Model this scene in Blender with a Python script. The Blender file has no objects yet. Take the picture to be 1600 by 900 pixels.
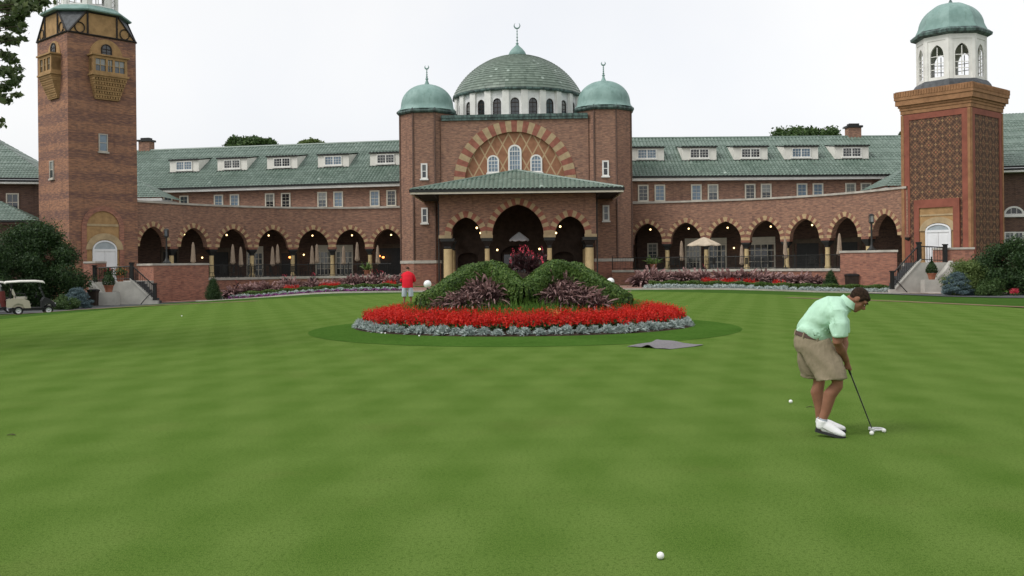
import bpy, bmesh, math, random
import numpy as np
from math import radians, sin, cos, pi, sqrt, atan2, floor
from mathutils import Vector, Matrix
R = random.Random(11)
NR = np.random.default_rng(5)
SC = bpy.context.scene
COL = SC.collection
V = Vector

# ------------------------------------------------------------------ camera model used to read positions off the survey
FPX, HY, EYE, ROLL = 1555.0, 416.0, 1.67, radians(.6)
CR_, SR_ = cos(ROLL), sin(ROLL)
def uv_of(px, py):
    dx, dy = px - 800, HY - py
    return dx * CR_ + dy * SR_, -dx * SR_ + dy * CR_
def W(px, py, D):
    u, v = uv_of(px, py)
    return V((u * D / FPX, D, EYE + v * D / FPX))
def on_line(px, py, A, B):
    """where a sight line meets the vertical plane through A and B: (metres from A, height)"""
    u, v = uv_of(px, py)
    k = u / FPX
    d = V((B[0] - A[0], B[1] - A[1])); d.normalize()
    t = (k * A[1] - A[0]) / (d.x - k * d.y)
    D = A[1] + t * d.y
    return t, EYE + v * D / FPX
def rz_of(A, B):
    return atan2(B[1] - A[1], B[0] - A[0])

# ------------------------------------------------------------------ objects
def link(o):
    COL.objects.link(o); return o
def tag(o, label=None, cat=None, group=None, kind=None):
    if label: o['label'] = label
    if cat: o['category'] = cat
    if group: o['group'] = group
    if kind: o['kind'] = kind
    return o
def thing(name, label, cat, loc=(0, 0, 0), rz=0, group=None):
    o = link(bpy.data.objects.new(name, None))
    o.empty_display_size = .3
    o.location = loc; o.rotation_euler = (0, 0, rz)
    return tag(o, label, cat, group)
def children_of():
    d = {}
    for o in COL.objects:
        if o.parent: d.setdefault(o.parent.name, []).append(o)
    return d
def dup(o, loc=None, rz=None, label=None, scale=None):
    kids = children_of()
    def cp(a, par):
        c = a.copy(); link(c); c.parent = par
        for ch in kids.get(a.name, []): cp(ch, c)
        return c
    c = cp(o, None)
    if loc is not None: c.location = loc
    if rz is not None: c.rotation_euler = (0, 0, rz)
    if scale is not None: c.scale = (scale,) * 3 if not hasattr(scale, '__len__') else scale
    if label: c['label'] = label
    return c
def mesh_obj(name, me, mats, parent=None, loc=None, rz=0):
    o = bpy.data.objects.new(name, me)
    for m in mats: me.materials.append(m)
    link(o)
    if parent is not None: o.parent = parent
    if loc is not None: o.location = loc
    if rz: o.rotation_euler = (0, 0, rz)
    return o

def arch_z(x, r, kind='p'):
    """height of an arch of half width 1 and rise r (both over half width) at |x|<=1"""
    x = min(1, abs(x))
    if r > 1.001:
        c = (r * r - 1) / 2
        return sqrt(max(0, (1 + c) ** 2 - (x + c) ** 2))
    return r * sqrt(max(0, 1 - x * x))
def arch_pts(a, r, n):
    """n+1 points of the arch curve left to right, evenly along its length"""
    N = 400
    P = [(a * -cos(pi * i / N), a * arch_z(cos(pi * i / N), r / a)) for i in range(N + 1)]
    L = [0]
    for i in range(N): L.append(L[-1] + math.dist(P[i], P[i + 1]))
    out, j = [], 0
    for k in range(n + 1):
        t = L[-1] * k / n
        while j < N - 1 and L[j + 1] < t: j += 1
        f = (t - L[j]) / max(1e-9, L[j + 1] - L[j])
        out.append((P[j][0] + f * (P[j + 1][0] - P[j][0]), P[j][1] + f * (P[j + 1][1] - P[j][1])))
    return out

class MB:
    def __init__(s):
        s.v, s.f, s.m, s.uvs = [], [], [], {}
    def face(s, pts, m=0, uv=None):
        b = len(s.v); s.v += [tuple(p) for p in pts]
        s.f.append(tuple(range(b, b + len(pts)))); s.m.append(m)
        if uv: s.uvs[len(s.f) - 1] = uv
    def obox(s, o, a, b, c, m=0):
        o, a, b, c = V(o), V(a), V(b), V(c)
        base = len(s.v)
        for k in (0, 1):
            for (i, j) in ((0, 0), (1, 0), (1, 1), (0, 1)):
                s.v.append(tuple(o + a * i + b * j + c * k))
        fl = a.cross(b).dot(c) < 0
        for q in ((3, 2, 1, 0), (4, 5, 6, 7), (0, 1, 5, 4), (1, 2, 6, 5), (2, 3, 7, 6), (3, 0, 4, 7)):
            q = q[::-1] if fl else q
            s.f.append(tuple(base + i for i in q)); s.m.append(m)
    def box(s, x0, x1, y0, y1, z0, z1, m=0):
        s.obox((x0, y0, z0), (x1 - x0, 0, 0), (0, y1 - y0, 0), (0, 0, z1 - z0), m)
    def prism(s, poly, z0, z1, m=0, cap=True):
        """vertical prism over a counter-clockwise xy polygon"""
        n = len(poly)
        ar = sum(poly[i][0] * poly[(i + 1) % n][1] - poly[(i + 1) % n][0] * poly[i][1] for i in range(n))
        if ar < 0: poly = poly[::-1]
        for i in range(n):
            p, q = poly[i], poly[(i + 1) % n]
            s.face([(p[0], p[1], z0), (q[0], q[1], z0), (q[0], q[1], z1), (p[0], p[1], z1)], m)
        if cap:
            s.face([(p[0], p[1], z1) for p in poly], m)
            s.face([(p[0], p[1], z0) for p in poly[::-1]], m)
    def extr(s, pts, d, m=0):
        """planar polygon pts (3d) swept along vector d"""
        pts = [V(p) for p in pts]; d = V(d); n = len(pts)
        nrm = V((0, 0, 0))
        for i in range(n): nrm += (pts[i]).cross(pts[(i + 1) % n])
        if nrm.dot(d) < 0: pts = pts[::-1]
        s.face([p + d for p in pts], m); s.face(pts[::-1], m)
        for i in range(n):
            p, q = pts[i], pts[(i + 1) % n]
            s.face([p, q, q + d, p + d], m)
    def grid(s, rows, m=0, close=False, uvf=None):
        b = len(s.v); nc = len(rows[0])
        for r in rows: s.v += [tuple(p) for p in r]
        for i in range(len(rows) - 1):
            for j in range(nc if close else nc - 1):
                k = (j + 1) % nc
                s.f.append((b + i * nc + j, b + i * nc + k, b + (i + 1) * nc + k, b + (i + 1) * nc + j)); s.m.append(m)
                if uvf: s.uvs[len(s.f) - 1] = [uvf(i, j), uvf(i, j + 1), uvf(i + 1, j + 1), uvf(i + 1, j)]
    def lathe(s, prof, c=(0, 0, 0), n=24, m=0, oct_=0, rot=0, uvs=None):
        """profile [(r,z)] from the bottom up"""
        rows = []
        for (r, z) in prof:
            row = []
            for j in range(n):
                t = 2 * pi * j / n
                k = 1
                if oct_:
                    ph = (t % (2 * pi / oct_)) - pi / oct_
                    k = cos(pi / oct_) / cos(ph)
                row.append((c[0] + r * k * cos(t + rot), c[1] + r * k * sin(t + rot), c[2] + z))
            rows.append(row)
        s.grid(rows, m, True, uvs)
        s.face(rows[0][::-1], m)
        if prof[-1][0] > 1e-4: s.face(rows[-1], m)
    def tube(s, path, rad, n=8, m=0, side=None, cap=True):
        """tube along a path; rad: number, list of numbers or of (a,b); b lies along side"""
        P = [V(p) for p in path]; rows = []
        for i, p in enumerate(P):
            t = (P[min(i + 1, len(P) - 1)] - P[max(i - 1, 0)]).normalized()
            if side is not None: b = V(side)
            else: b = V((0, 0, 1)) if abs(t.z) < .9 else V((1, 0, 0))
            b = (b - t * b.dot(t)).normalized(); a = b.cross(t).normalized()
            r = rad[i] if hasattr(rad, '__len__') else rad
            ra, rb = (r if hasattr(r, '__len__') else (r, r))
            rows.append([p + a * (ra * cos(2 * pi * j / n)) + b * (rb * sin(2 * pi * j / n)) for j in range(n)])
        b0 = len(s.f)
        s.grid(rows, m, True)
        if cap:
            s.face(rows[0][::-1], m); s.face(rows[-1], m)
    def ball(s, c, r, m=0, n=12, k=8, M=None):
        rows = []
        rr = r if hasattr(r, '__len__') else (r, r, r)
        for i in range(k + 1):
            f = -pi / 2 + pi * i / k
            row = []
            for j in range(n):
                t = 2 * pi * j / n
                p = V((rr[0] * cos(f) * cos(t), rr[1] * cos(f) * sin(t), rr[2] * sin(f)))
                if M is not None: p = M @ p
                row.append(V(c) + p)
            rows.append(row)
        s.grid(rows, m, True)
    def build(s, name, mats, parent=None, w2l=False, loc=None, rz=0, smooth=None, recalc=False):
        if not isinstance(mats, (list, tuple)): mats = [mats]
        vs = np.array(s.v, dtype=np.float64).reshape(-1, 3)
        M = None
        if w2l and parent is not None: M = Matrix.Translation(parent.location) @ Matrix.Rotation(parent.rotation_euler.z, 4, 'Z')
        elif w2l and loc is not None: M = Matrix.Translation(V(loc)) @ Matrix.Rotation(rz, 4, 'Z')
        if M is not None:
            Mi = np.array(M.inverted())
            vs = vs @ Mi[:3, :3].T + Mi[:3, 3]
        me = bpy.data.meshes.new(name)
        me.from_pydata(vs.tolist(), [], s.f)
        me.polygons.foreach_set('material_index', s.m)
        uvl = me.uv_layers.new(name='UVMap')
        n_l = len(me.loops)
        nor = np.zeros(len(me.polygons) * 3); me.polygons.foreach_get('normal', nor); nor = nor.reshape(-1, 3)
        tot = np.zeros(len(me.polygons), dtype=np.int64); me.polygons.foreach_get('loop_total', tot)
        vi = np.zeros(n_l, dtype=np.int64); me.loops.foreach_get('vertex_index', vi)
        ln = np.repeat(nor, tot, axis=0); co = vs[vi]
        hz = np.abs(ln[:, 2]) < .72
        t = np.stack([-ln[:, 1], ln[:, 0], np.zeros(n_l)], 1)
        t /= np.maximum(1e-9, np.linalg.norm(t, axis=1))[:, None]
        uv = np.where(hz[:, None], np.stack([(t * co).sum(1), co[:, 2]], 1), co[:, :2])
        if s.uvs:
            st = np.concatenate([[0], np.cumsum(tot)[:-1]])
            for k, q in s.uvs.items():
                for i, c in enumerate(q): uv[st[k] + i] = c
        uvl.data.foreach_set('uv', uv.astype(np.float32).ravel())
        if smooth is not None:
            me.shade_smooth()
            if smooth < 180: me.set_sharp_from_angle(angle=radians(smooth))
        me.update()
        if recalc:
            bm = bmesh.new(); bm.from_mesh(me); bmesh.ops.recalc_face_normals(bm, faces=bm.faces); bm.to_mesh(me); bm.free()
        return mesh_obj(name, me, mats, parent, None if (w2l and parent is not None) else loc, rz)

def np_quads(name, Q, mats, midx=None, parent=None, w2l=False, loc=None, per=4):
    """one mesh from an (n,per,3) array of loose faces"""
    Q = np.asarray(Q, dtype=np.float64); n = len(Q)
    if w2l:
        L = np.array(parent.location if parent is not None else loc)
        Q = Q - L
    me = bpy.data.meshes.new(name)
    me.vertices.add(n * per); me.vertices.foreach_set('co', Q.astype(np.float32).ravel())
    me.loops.add(n * per); me.loops.foreach_set('vertex_index', np.arange(n * per, dtype=np.int32))
    me.polygons.add(n); me.polygons.foreach_set('loop_start', np.arange(0, n * per, per, dtype=np.int32))
    if midx is not None: me.polygons.foreach_set('material_index', np.asarray(midx, dtype=np.int32))
    me.update(calc_edges=True); me.validate()
    return mesh_obj(name, me, mats if isinstance(mats, (list, tuple)) else [mats], parent, None if parent is not None else loc)

def unit(a): return a / np.maximum(1e-9, np.linalg.norm(a, axis=-1, keepdims=True))
def leaf_quads(P, L, Wd, out=None, bias=.0, flat=0):
    """diamond leaves at P (n,3); out: outward directions that the leaf normals lean to"""
    n = len(P)
    nr = unit(NR.normal(size=(n, 3)))
    if out is not None: nr = unit(nr * (1 - bias) + unit(out) * bias * 1.6)
    if flat: nr = unit(nr + np.array([0, 0, flat]))
    a = unit(np.cross(nr, NR.normal(size=(n, 3)))); b = np.cross(nr, a)
    s = (.65 + .7 * NR.random((n, 1)))
    a = a * L * s / 2; b = b * Wd * s / 2
    return np.stack([P - a, P + b - a * .1, P + a, P - b - a * .1], 1)
def blades(base, tip_dir, length, width, droop, seg=4, taper=True):
    """curved strips: base (n,3), dir (n,3) unit, length (n), width (n), droop (n)"""
    n = len(base); out = []
    side = unit(np.cross(tip_dir, NR.normal(size=(n, 3))))
    pts = []
    for k in range(seg + 1):
        t = k / seg
        p = base + tip_dir * (length * t)[:, None]
        p[:, 2] -= droop * t * t
        pts.append(p)
    for k in range(seg):
        w0 = (width * (1 - (k / seg) ** 2 * .85) if taper else width)[:, None]; w1 = (width * (1 - ((k + 1) / seg) ** 2 * .9) if taper else width)[:, None]
        out.append(np.stack([pts[k] - side * w0, pts[k] + side * w0, pts[k + 1] + side * w1, pts[k + 1] - side * w1], 1))
    return np.concatenate(out), pts[-1], unit(pts[-1] - pts[-2])

# ------------------------------------------------------------------ materials
class NT:
    def __init__(s, name):
        s.mat = bpy.data.materials.new(name); s.mat.use_nodes = True
        s.t = s.mat.node_tree; s.b = s.t.nodes['Principled BSDF']
    def n(s, typ, **kw):
        d = s.t.nodes.new(typ)
        for k, v in kw.items(): setattr(d, k, v)
        return d
    def set(s, sock, v):
        if isinstance(v, bpy.types.NodeSocket): s.t.links.new(v, sock)
        else: sock.default_value = v
    def coord(s, kind='Object'):
        return s.n('ShaderNodeTexCoord').outputs[kind]
    def scale(s, vec, sc):
        m = s.n('ShaderNodeMapping'); s.set(m.inputs['Vector'], vec); m.inputs['Scale'].default_value = sc if hasattr(sc, '__len__') else (sc,) * 3
        return m.outputs[0]
    def rot(s, vec, ang):
        m = s.n('ShaderNodeMapping'); s.set(m.inputs['Vector'], vec); m.inputs['Rotation'].default_value = (0, 0, ang)
        return m.outputs[0]
    def noise(s, vec, scale=5, detail=3, rough=.6):
        m = s.n('ShaderNodeTexNoise'); s.set(m.inputs['Vector'], vec)
        m.inputs['Scale'].default_value = scale; m.inputs['Detail'].default_value = detail; m.inputs['Roughness'].default_value = rough
        return m.outputs['Fac']
    def white(s, vec):
        m = s.n('ShaderNodeTexWhiteNoise', noise_dimensions='3D'); s.set(m.inputs['Vector'], vec); return m.outputs['Value']
    def math(s, op, a, b=0.0, c=None):
        m = s.n('ShaderNodeMath', operation=op); s.set(m.inputs[0], a); s.set(m.inputs[1], b)
        if c is not None: s.set(m.inputs[2], c)
        return m.outputs[0]
    def vmath(s, op, a, b=None):
        m = s.n('ShaderNodeVectorMath', operation=op); s.set(m.inputs[0], a)
        if b is not None: s.set(m.inputs[1], b)
        return m.outputs[0]
    def sep(s, v):
        m = s.n('ShaderNodeSeparateXYZ'); s.set(m.inputs[0], v); return m.outputs
    def rng(s, v, a, b, c=0., d=1., smooth=True):
        m = s.n('ShaderNodeMapRange', interpolation_type='SMOOTHSTEP' if smooth else 'LINEAR')
        s.set(m.inputs[0], v)
        for i, x in enumerate((a, b, c, d)): m.inputs[i + 1].default_value = x
        return m.outputs[0]
    def mix(s, f, a, b, mode='MIX'):
        m = s.n('ShaderNodeMix', data_type='RGBA', blend_type=mode)
        s.set(m.inputs[0], f)
        for i, x in ((6, a), (7, b)):
            if isinstance(x, tuple) and len(x) == 3: x = (*x, 1)
            s.set(m.inputs[i], x)
        return m.outputs[2]
    def ramp(s, f, stops):
        m = s.n('ShaderNodeValToRGB'); s.set(m.inputs[0], f)
        e = m.color_ramp.elements
        while len(e) < len(stops): e.new(.5)
        for i, (p, c) in enumerate(stops): e[i].position = p; e[i].color = (*c, 1)
        return m.outputs[0]
    def bump(s, h, strength=.3, dist=.02):
        m = s.n('ShaderNodeBump'); m.inputs['Strength'].default_value = strength; m.inputs['Distance'].default_value = dist
        s.set(m.inputs['Height'], h); s.set(s.b.inputs['Normal'], m.outputs[0])
    def out(s, col=None, rough=None, spec=None, metal=None):
        if col is not None: s.set(s.b.inputs['Base Color'], (*col, 1) if isinstance(col, tuple) else col)
        if rough is not None: s.set(s.b.inputs['Roughness'], rough)
        if spec is not None: s.set(s.b.inputs['Specular IOR Level'], spec)
        if metal is not None: s.set(s.b.inputs['Metallic'], metal)
        return s.mat

def plain(name, c, rough=.7, spec=.3, var=.25, sc=3., metal=0, bump=0):
    t = NT(name); o = t.coord()
    n = t.noise(o, sc, 5)
    col = t.mix(t.rng(n, .3, .7), tuple(x * (1 - var) for x in c), tuple(min(1, x * (1 + var)) for x in c))
    if bump: t.bump(t.noise(o, sc * 8, 4), bump, .02)
    return t.out(col, rough, spec, metal)

def brick(name, c1, c2, mortar=(.21, .165, .14), band=None, rough=.85):
    t = NT(name); uv = t.n('ShaderNodeTexCoord').outputs['UV']; o = t.coord()
    b = t.n('ShaderNodeTexBrick'); t.set(b.inputs['Vector'], uv)
    b.inputs['Scale'].default_value = 1; b.inputs['Brick Width'].default_value = .24; b.inputs['Row Height'].default_value = .085
    b.inputs['Mortar Size'].default_value = .009; b.inputs['Mortar Smooth'].default_value = .3
    b.inputs['Color1'].default_value = (*c1, 1); b.inputs['Color2'].default_value = (*c2, 1); b.inputs['Mortar'].default_value = (*mortar, 1)
    col = b.outputs['Color']
    # brick-by-brick colour: flashed, darker and pinker bricks
    sx = t.scale(uv, (1 / .24, 1 / .085, 1))
    fl = t.vmath('FLOOR', sx)
    wn = t.white(fl)
    col = t.mix(t.math('MULTIPLY', t.rng(wn, .72, .95), .55), col, (c2[0] * .55, c2[1] * .6, c2[2] * .75))
    col = t.mix(t.math('MULTIPLY', t.rng(wn, .25, .05), .4), col, (c1[0] * 1.35, c1[1] * 1.5, c1[2] * 1.5))
    if band:
        z = t.sep(uv)[1]
        w = t.math('SINE', t.math('MULTIPLY', t.math('ADD', z, t.math('MULTIPLY', t.noise(t.scale(uv, (.06, .8, 1)), 1, 2), 1.2)), 2 * pi / band))
        col = t.mix(t.math('MULTIPLY', t.rng(w, -.35, .35), t.rng(t.noise(t.scale(uv, (.2, 2.5, 1)), 1.4, 3), .25, .6, .55, .95)), col, (c2[0] * .62, c2[1] * .72, c2[2] * .95))
    n = t.noise(t.scale(o, (1, 1, .5)), .35, 4)
    col = t.mix(t.rng(n, .35, .7, 0, .35), col, (c2[0] * .8, c2[1] * .8, c2[2] * .85))
    rn = t.noise(t.scale(uv, (1.3, 7, 1)), 1.5, 3)
    col = t.mix(t.rng(rn, .42, .66, 0, .6), col, (c1[0] * 1.25, c1[1] * 1.3, c1[2] * 1.3))
    rd = t.noise(t.scale(uv, (1.1, 6, 1)), 2.1, 4)
    col = t.mix(t.rng(rd, .48, .7, 0, .6), col, (c2[0] * .55, c2[1] * .6, c2[2] * .7))
    sk = t.noise(t.scale(uv, (1.3, .13, 1)), 1.5, 4)
    col = t.mix(t.rng(sk, .54, .74, 0, .42), col, (c2[0] * .5, c2[1] * .52, c2[2] * .58))
    ef = t.noise(t.scale(uv, (.5, .35, 1)), 1.1, 5)
    col = t.mix(t.rng(ef, .6, .8, 0, .22), col, (.33, .25, .2))
    t.bump(t.math('ADD', b.outputs['Fac'], t.math('MULTIPLY', t.noise(uv, 30, 2), -.4)), .5, -.01)
    return t.out(col, rough, .2)

M = {}
def materials():
    M['brick'] = brick('brick_wall', (.335, .18, .118), (.215, .12, .087))
    M['brick_red'] = brick('brick_red', (.36, .16, .105), (.255, .115, .082))
    M['brick_band'] = brick('brick_banded', (.36, .175, .10), (.235, .122, .082), band=1.55)
    M['brick_dark'] = brick('brick_dark', (.15, .085, .06), (.10, .06, .048))
    M['brick_shaded'] = brick('brick_shaded', (.12, .07, .05), (.08, .05, .04), (.10, .08, .065))  # dark brick with the arcade's shade put into its colour
    # tiles: one colour per tile from its own uv cell
    def tile(name, cols, bright=.12):
        t = NT(name); uv = t.n('ShaderNodeTexCoord').outputs['UV']; o = t.coord()
        f = t.vmath('FLOOR', uv)
        w = t.white(f)
        c = t.ramp(w, [(0, cols[0]), (.35, cols[1]), (.7, cols[2]), (1, cols[3])])
        n = t.noise(t.scale(o, (1, 1, 1)), .35, 4)
        c = t.mix(t.rng(n, .35, .65, 0, .45), c, cols[1])
        d = t.noise(t.scale(o, (.8, .8, .15)), 1.4, 3)
        c = t.mix(t.rng(d, .58, .78, 0, .35), c, (.10, .12, .09))
        w2 = t.white(t.vmath('ADD', f, (3.7, 9.1, 0)))
        c = t.mix(t.rng(w2, 1 - bright, 1, 0, .65), c, (.42, .5, .44))
        return t.out(c, .38, .5)
    M['tile'] = tile('green_roof_tile', [(.088, .132, .104), (.112, .162, .13), (.132, .186, .15), (.165, .222, .184)], .008)
    M['tile_dome'] = tile('green_dome_tile', [(.085, .12, .092), (.115, .155, .12), (.14, .185, .148), (.17, .22, .175)], .02)
    t = NT('weathered_copper'); o = t.coord()
    n = t.noise(o, .9, 5); st = t.noise(t.scale(o, (3, 3, .25)), 1.5, 4)
    c = t.mix(t.rng(n, .3, .7), (.15, .25, .225), (.24, .36, .33))
    c = t.mix(t.rng(st, .5, .75, 0, .55), c, (.11, .19, .16))
    M['copper'] = t.out(c, .6, .35)
    t = NT('dark_copper'); o = t.coord()
    c = t.mix(t.rng(t.noise(t.scale(o, (2, 2, .5)), 2, 4), .35, .7), (.035, .05, .047), (.12, .19, .17))
    M['copper_dark'] = t.out(c, .6, .3)
    M['white'] = plain('white_painted', (.74, .73, .69), .6, .3, .08, 1.2)
    M['cream_paint'] = plain('cream_painted', (.62, .58, .48), .6, .3, .08, 1.5)
    M['dormer_white'] = plain('dormer_boards', (.74, .72, .66), .6, .3, .06, 1.5)
    M['stucco'] = plain('white_stucco', (.74, .74, .73), .8, .2, .14, .9)
    M['stone'] = plain('limestone', (.42, .39, .34), .8, .2, .18, 1.3, bump=.2)
    M['concrete'] = plain('pale_concrete', (.42, .41, .37), .85, .2, .14, 1.1, bump=.2)
    M['cream'] = plain('cream_block', (.39, .295, .175), .8, .2, .16, 2.2)
    M['arc_cream'] = plain('buff_block', (.42, .30, .17), .8, .2, .2, 2.2)
    M['arc_red'] = brick('arch_brick', (.27, .115, .075), (.21, .09, .06))
    M['redblock'] = plain('red_block', (.27, .105, .075), .8, .2, .2, 2.2)
    M['column'] = plain('cream_column', (.50, .385, .20), .6, .3, .1, 2.0)
    M['tan'] = plain('tan_terracotta', (.345, .215, .10), .8, .2, .2, 1.8, bump=.15)
    M['trim_tan'] = plain('brown_tan_trim', (.285, .152, .076), .8, .2, .2, 1.8, bump=.15)
    M['terracotta'] = plain('red_terracotta', (.235, .078, .052), .75, .25, .16, 1.2)
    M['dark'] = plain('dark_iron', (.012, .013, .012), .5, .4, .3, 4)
    M['wall_shade'] = plain('shade_dark_wall', (.045, .03, .022), .75, .25, .3, 2)  # hall wall colour taken near black to carry the porch shade
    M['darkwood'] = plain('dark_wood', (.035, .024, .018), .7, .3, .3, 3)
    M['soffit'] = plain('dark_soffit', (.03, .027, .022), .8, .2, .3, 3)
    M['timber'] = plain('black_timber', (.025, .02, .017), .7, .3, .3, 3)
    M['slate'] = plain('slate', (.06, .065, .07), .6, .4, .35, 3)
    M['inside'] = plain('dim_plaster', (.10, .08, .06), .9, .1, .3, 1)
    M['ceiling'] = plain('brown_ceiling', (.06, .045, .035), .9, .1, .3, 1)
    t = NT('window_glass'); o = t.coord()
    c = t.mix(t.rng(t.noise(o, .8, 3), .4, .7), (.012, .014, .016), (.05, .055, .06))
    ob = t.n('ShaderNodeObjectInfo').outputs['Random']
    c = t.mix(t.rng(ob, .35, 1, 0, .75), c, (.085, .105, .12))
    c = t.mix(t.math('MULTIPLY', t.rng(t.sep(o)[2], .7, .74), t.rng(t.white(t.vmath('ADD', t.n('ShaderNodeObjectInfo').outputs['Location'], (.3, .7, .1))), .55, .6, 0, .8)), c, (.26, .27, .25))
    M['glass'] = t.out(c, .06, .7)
    M['blind'] = plain('pale_blind_glass', (.30, .34, .36), .25, .5, .2, .8)
    M['blueglass'] = plain('hazy_window_glass', (.16, .22, .28), .12, .6, .3, .9)
    M['door_white'] = plain('white_door', (.68, .69, .70), .5, .4, .06, 1)
    def lamp(name, c, s):
        t = NT(name); t.out(c, .5); t.set(t.b.inputs['Emission Color'], (*c, 1)); t.b.inputs['Emission Strength'].default_value = s
        return t.mat
    M['lamp'] = lamp('lit_bulb', (1, .68, .30), 4.5)
    M['lamp_orange'] = lamp('lit_orange_bulb', (1, .32, .08), 4)
    M['globe'] = plain('white_globe', (.82, .82, .83), .25, .5, .03, 1)
    # diaper brick of the ornate tower
    t = NT('diaper_brick'); uv = t.n('ShaderNodeTexCoord').outputs['UV']
    x, y, _ = t.sep(uv)
    def tri(v, per):
        return t.math('ABSOLUTE', t.math('SUBTRACT', t.math('MULTIPLY', t.math('FRACT', t.math('DIVIDE', v, per)), 2), 1))
    a, b = t.math('ADD', x, t.math('MULTIPLY', y, .92)), t.math('SUBTRACT', x, t.math('MULTIPLY', y, .92))
    ta, tb = tri(a, 1.05), tri(b, 1.05)
    mn = t.math('MINIMUM', ta, tb); mx = t.math('MAXIMUM', ta, tb)
    pass
    col = t.mix(t.rng(t.white(t.vmath('FLOOR', t.scale(uv, (9, 12, 1)))), .2, .8), (.135, .076, .05), (.21, .11, .07))
    col = t.mix(t.rng(mn, .17, .1), col, (.045, .03, .025))                       # dark lattice lines
    col = t.mix(t.rng(t.math('ADD', ta, tb), 1.72, 1.86), col, (.33, .13, .075))      # red centre of each lozenge
    col = t.mix(t.rng(t.math('ABSOLUTE', t.math('SUBTRACT', mn, .55)), .09, .04), col, (.27, .155, .075))
    col = t.mix(t.rng(mx, .3, .2), col, (.30, .19, .10))
    te_, tf_ = tri(a, .2625), tri(b, .2625)
    col = t.mix(t.math('MULTIPLY', t.rng(t.math('MINIMUM', te_, tf_), .34, .2), .6), col, (.05, .032, .025))
    col = t.mix(t.math('MULTIPLY', t.rng(t.math('MULTIPLY', te_, tf_), .45, .7), .45), col, (.30, .16, .09))
    n = t.noise(uv, .6, 4)
    col = t.mix(t.rng(n, .35, .7, 0, .4), col, (.10, .06, .042))
    M['diaper'] = t.out(col, .85, .2)
    # tympanum: orange plaster with a cream lattice
    t = NT('lattice_panel'); uv = t.n('ShaderNodeTexCoord').outputs['UV']; x, y, _ = t.sep(uv)
    def tri2(v, per): return t.math('ABSOLUTE', t.math('SUBTRACT', t.math('MULTIPLY', t.math('FRACT', t.math('DIVIDE', v, per)), 2), 1))
    a, b = t.math('ADD', x, t.math('MULTIPLY', y, .55)), t.math('SUBTRACT', x, t.math('MULTIPLY', y, .55))
    mn = t.math('MINIMUM', tri2(a, 1.05), tri2(b, 1.05))
    col = t.mix(t.rng(t.noise(uv, 2.2, 4), .3, .7), (.25, .122, .07), (.33, .165, .095))
    col = t.mix(t.rng(mn, .15, .09), col, (.44, .32, .19))
    M['lattice'] = t.out(col, .85, .2)
    # ---- ground
    t = NT('putting_green'); o = t.coord()
    def stripe(ang, per, amp):
        v = t.sep(t.rot(o, ang))[0]
        wob = t.math('MULTIPLY', t.noise(o, .35, 2), .35)
        return t.math('MULTIPLY', t.rng(t.math('SINE', t.math('MULTIPLY', t.math('ADD', v, wob), 2 * pi / per)), -.7, .7, -1, 1), amp)
    s1, s2 = stripe(radians(14.5), 1.04, .30), stripe(radians(-15.5), 1.04, .26)
    s1 = t.math('ADD', s1, stripe(radians(83), 1.1, .16))
    big = t.noise(o, .22, 4); mid = t.noise(t.scale(o, (1, 1, 1)), 1.1, 4, .65)
    f = t.math('ADD', t.math('ADD', s1, s2), t.math('MULTIPLY', t.math('SUBTRACT', big, .5), .9))
    f = t.math('ADD', f, t.math('MULTIPLY', t.math('SUBTRACT', mid, .5), 1.5))
    col = t.mix(t.rng(f, -1.3, 1.3, smooth=False), (.064, .134, .0175), (.136, .212, .049))
    yel = t.noise(t.vmath('ADD', o, (13., 7., 0.)), .55, 5, .7)
    col = t.mix(t.rng(yel, .52, .75, 0, .35), col, (.130, .152, .044))
    g1 = t.noise(o, 130, 3, .7); g2 = t.noise(o, 38, 3, .7)
    col = t.mix(t.rng(g1, .47, .63, 0, .6), col, (.175, .235, .065))
    col = t.mix(t.rng(g1, .5, .36, 0, .75), col, (.028, .058, .010))
    col = t.mix(t.rng(g2, .5, .64, 0, .55), col, (.045, .085, .015))
    t.bump(t.math('ADD', g1, t.math('MULTIPLY', g2, .6)), .55, .012)
    M['green'] = t.out(col, 1., .0)
    def grass(name, c1, c2, sc=8, stripe_w=0):
        t = NT(name); o = t.coord()
        n = t.noise(o, sc, 5, .7); n2 = t.noise(o, .5, 4); n3 = t.noise(o, 60, 3, .7)
        col = t.mix(t.rng(n, .3, .7), c1, c2)
        col = t.mix(t.rng(n2, .4, .7, 0, .5), col, tuple(x * .7 for x in c1))
        col = t.mix(t.rng(n3, .5, .75, 0, .4), col, tuple(x * 1.35 for x in c2))
        t.bump(t.math('ADD', n, n3), .7, .03)
        return t.out(col, 1., .0)
    M['lawn'] = grass('lawn_grass', (.042, .094, .018), (.066, .126, .027))
    M['fringe'] = grass('fringe_grass', (.047, .112, .017), (.076, .150, .028))
    M['soil'] = plain('dark_mulch', (.035, .024, .018), .95, .1, .5, 6, bump=.5)
    M['asphalt'] = plain('asphalt', (.085, .087, .09), .9, .2, .2, 1.5, bump=.1)
    t = NT('brick_paving'); o = t.coord()
    b = t.n('ShaderNodeTexBrick'); t.set(b.inputs['Vector'], t.rot(o, .6)); b.inputs['Scale'].default_value = 1; b.inputs['Brick Width'].default_value = .22; b.inputs['Row Height'].default_value = .11
    b.inputs['Mortar Size'].default_value = .006
    for k, c in (('Color1', (.30, .165, .13)), ('Color2', (.23, .13, .105)), ('Mortar', (.22, .17, .14))): b.inputs[k].default_value = (*c, 1)
    M['paving'] = t.out(t.mix(t.rng(t.noise(o, .8, 3), .35, .7, 0, .4), b.outputs['Color'], (.33, .22, .18)), .85, .2)
    M['dirt'] = plain('tan_path', (.20, .135, .085), .95, .1, .2, 2)
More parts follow.
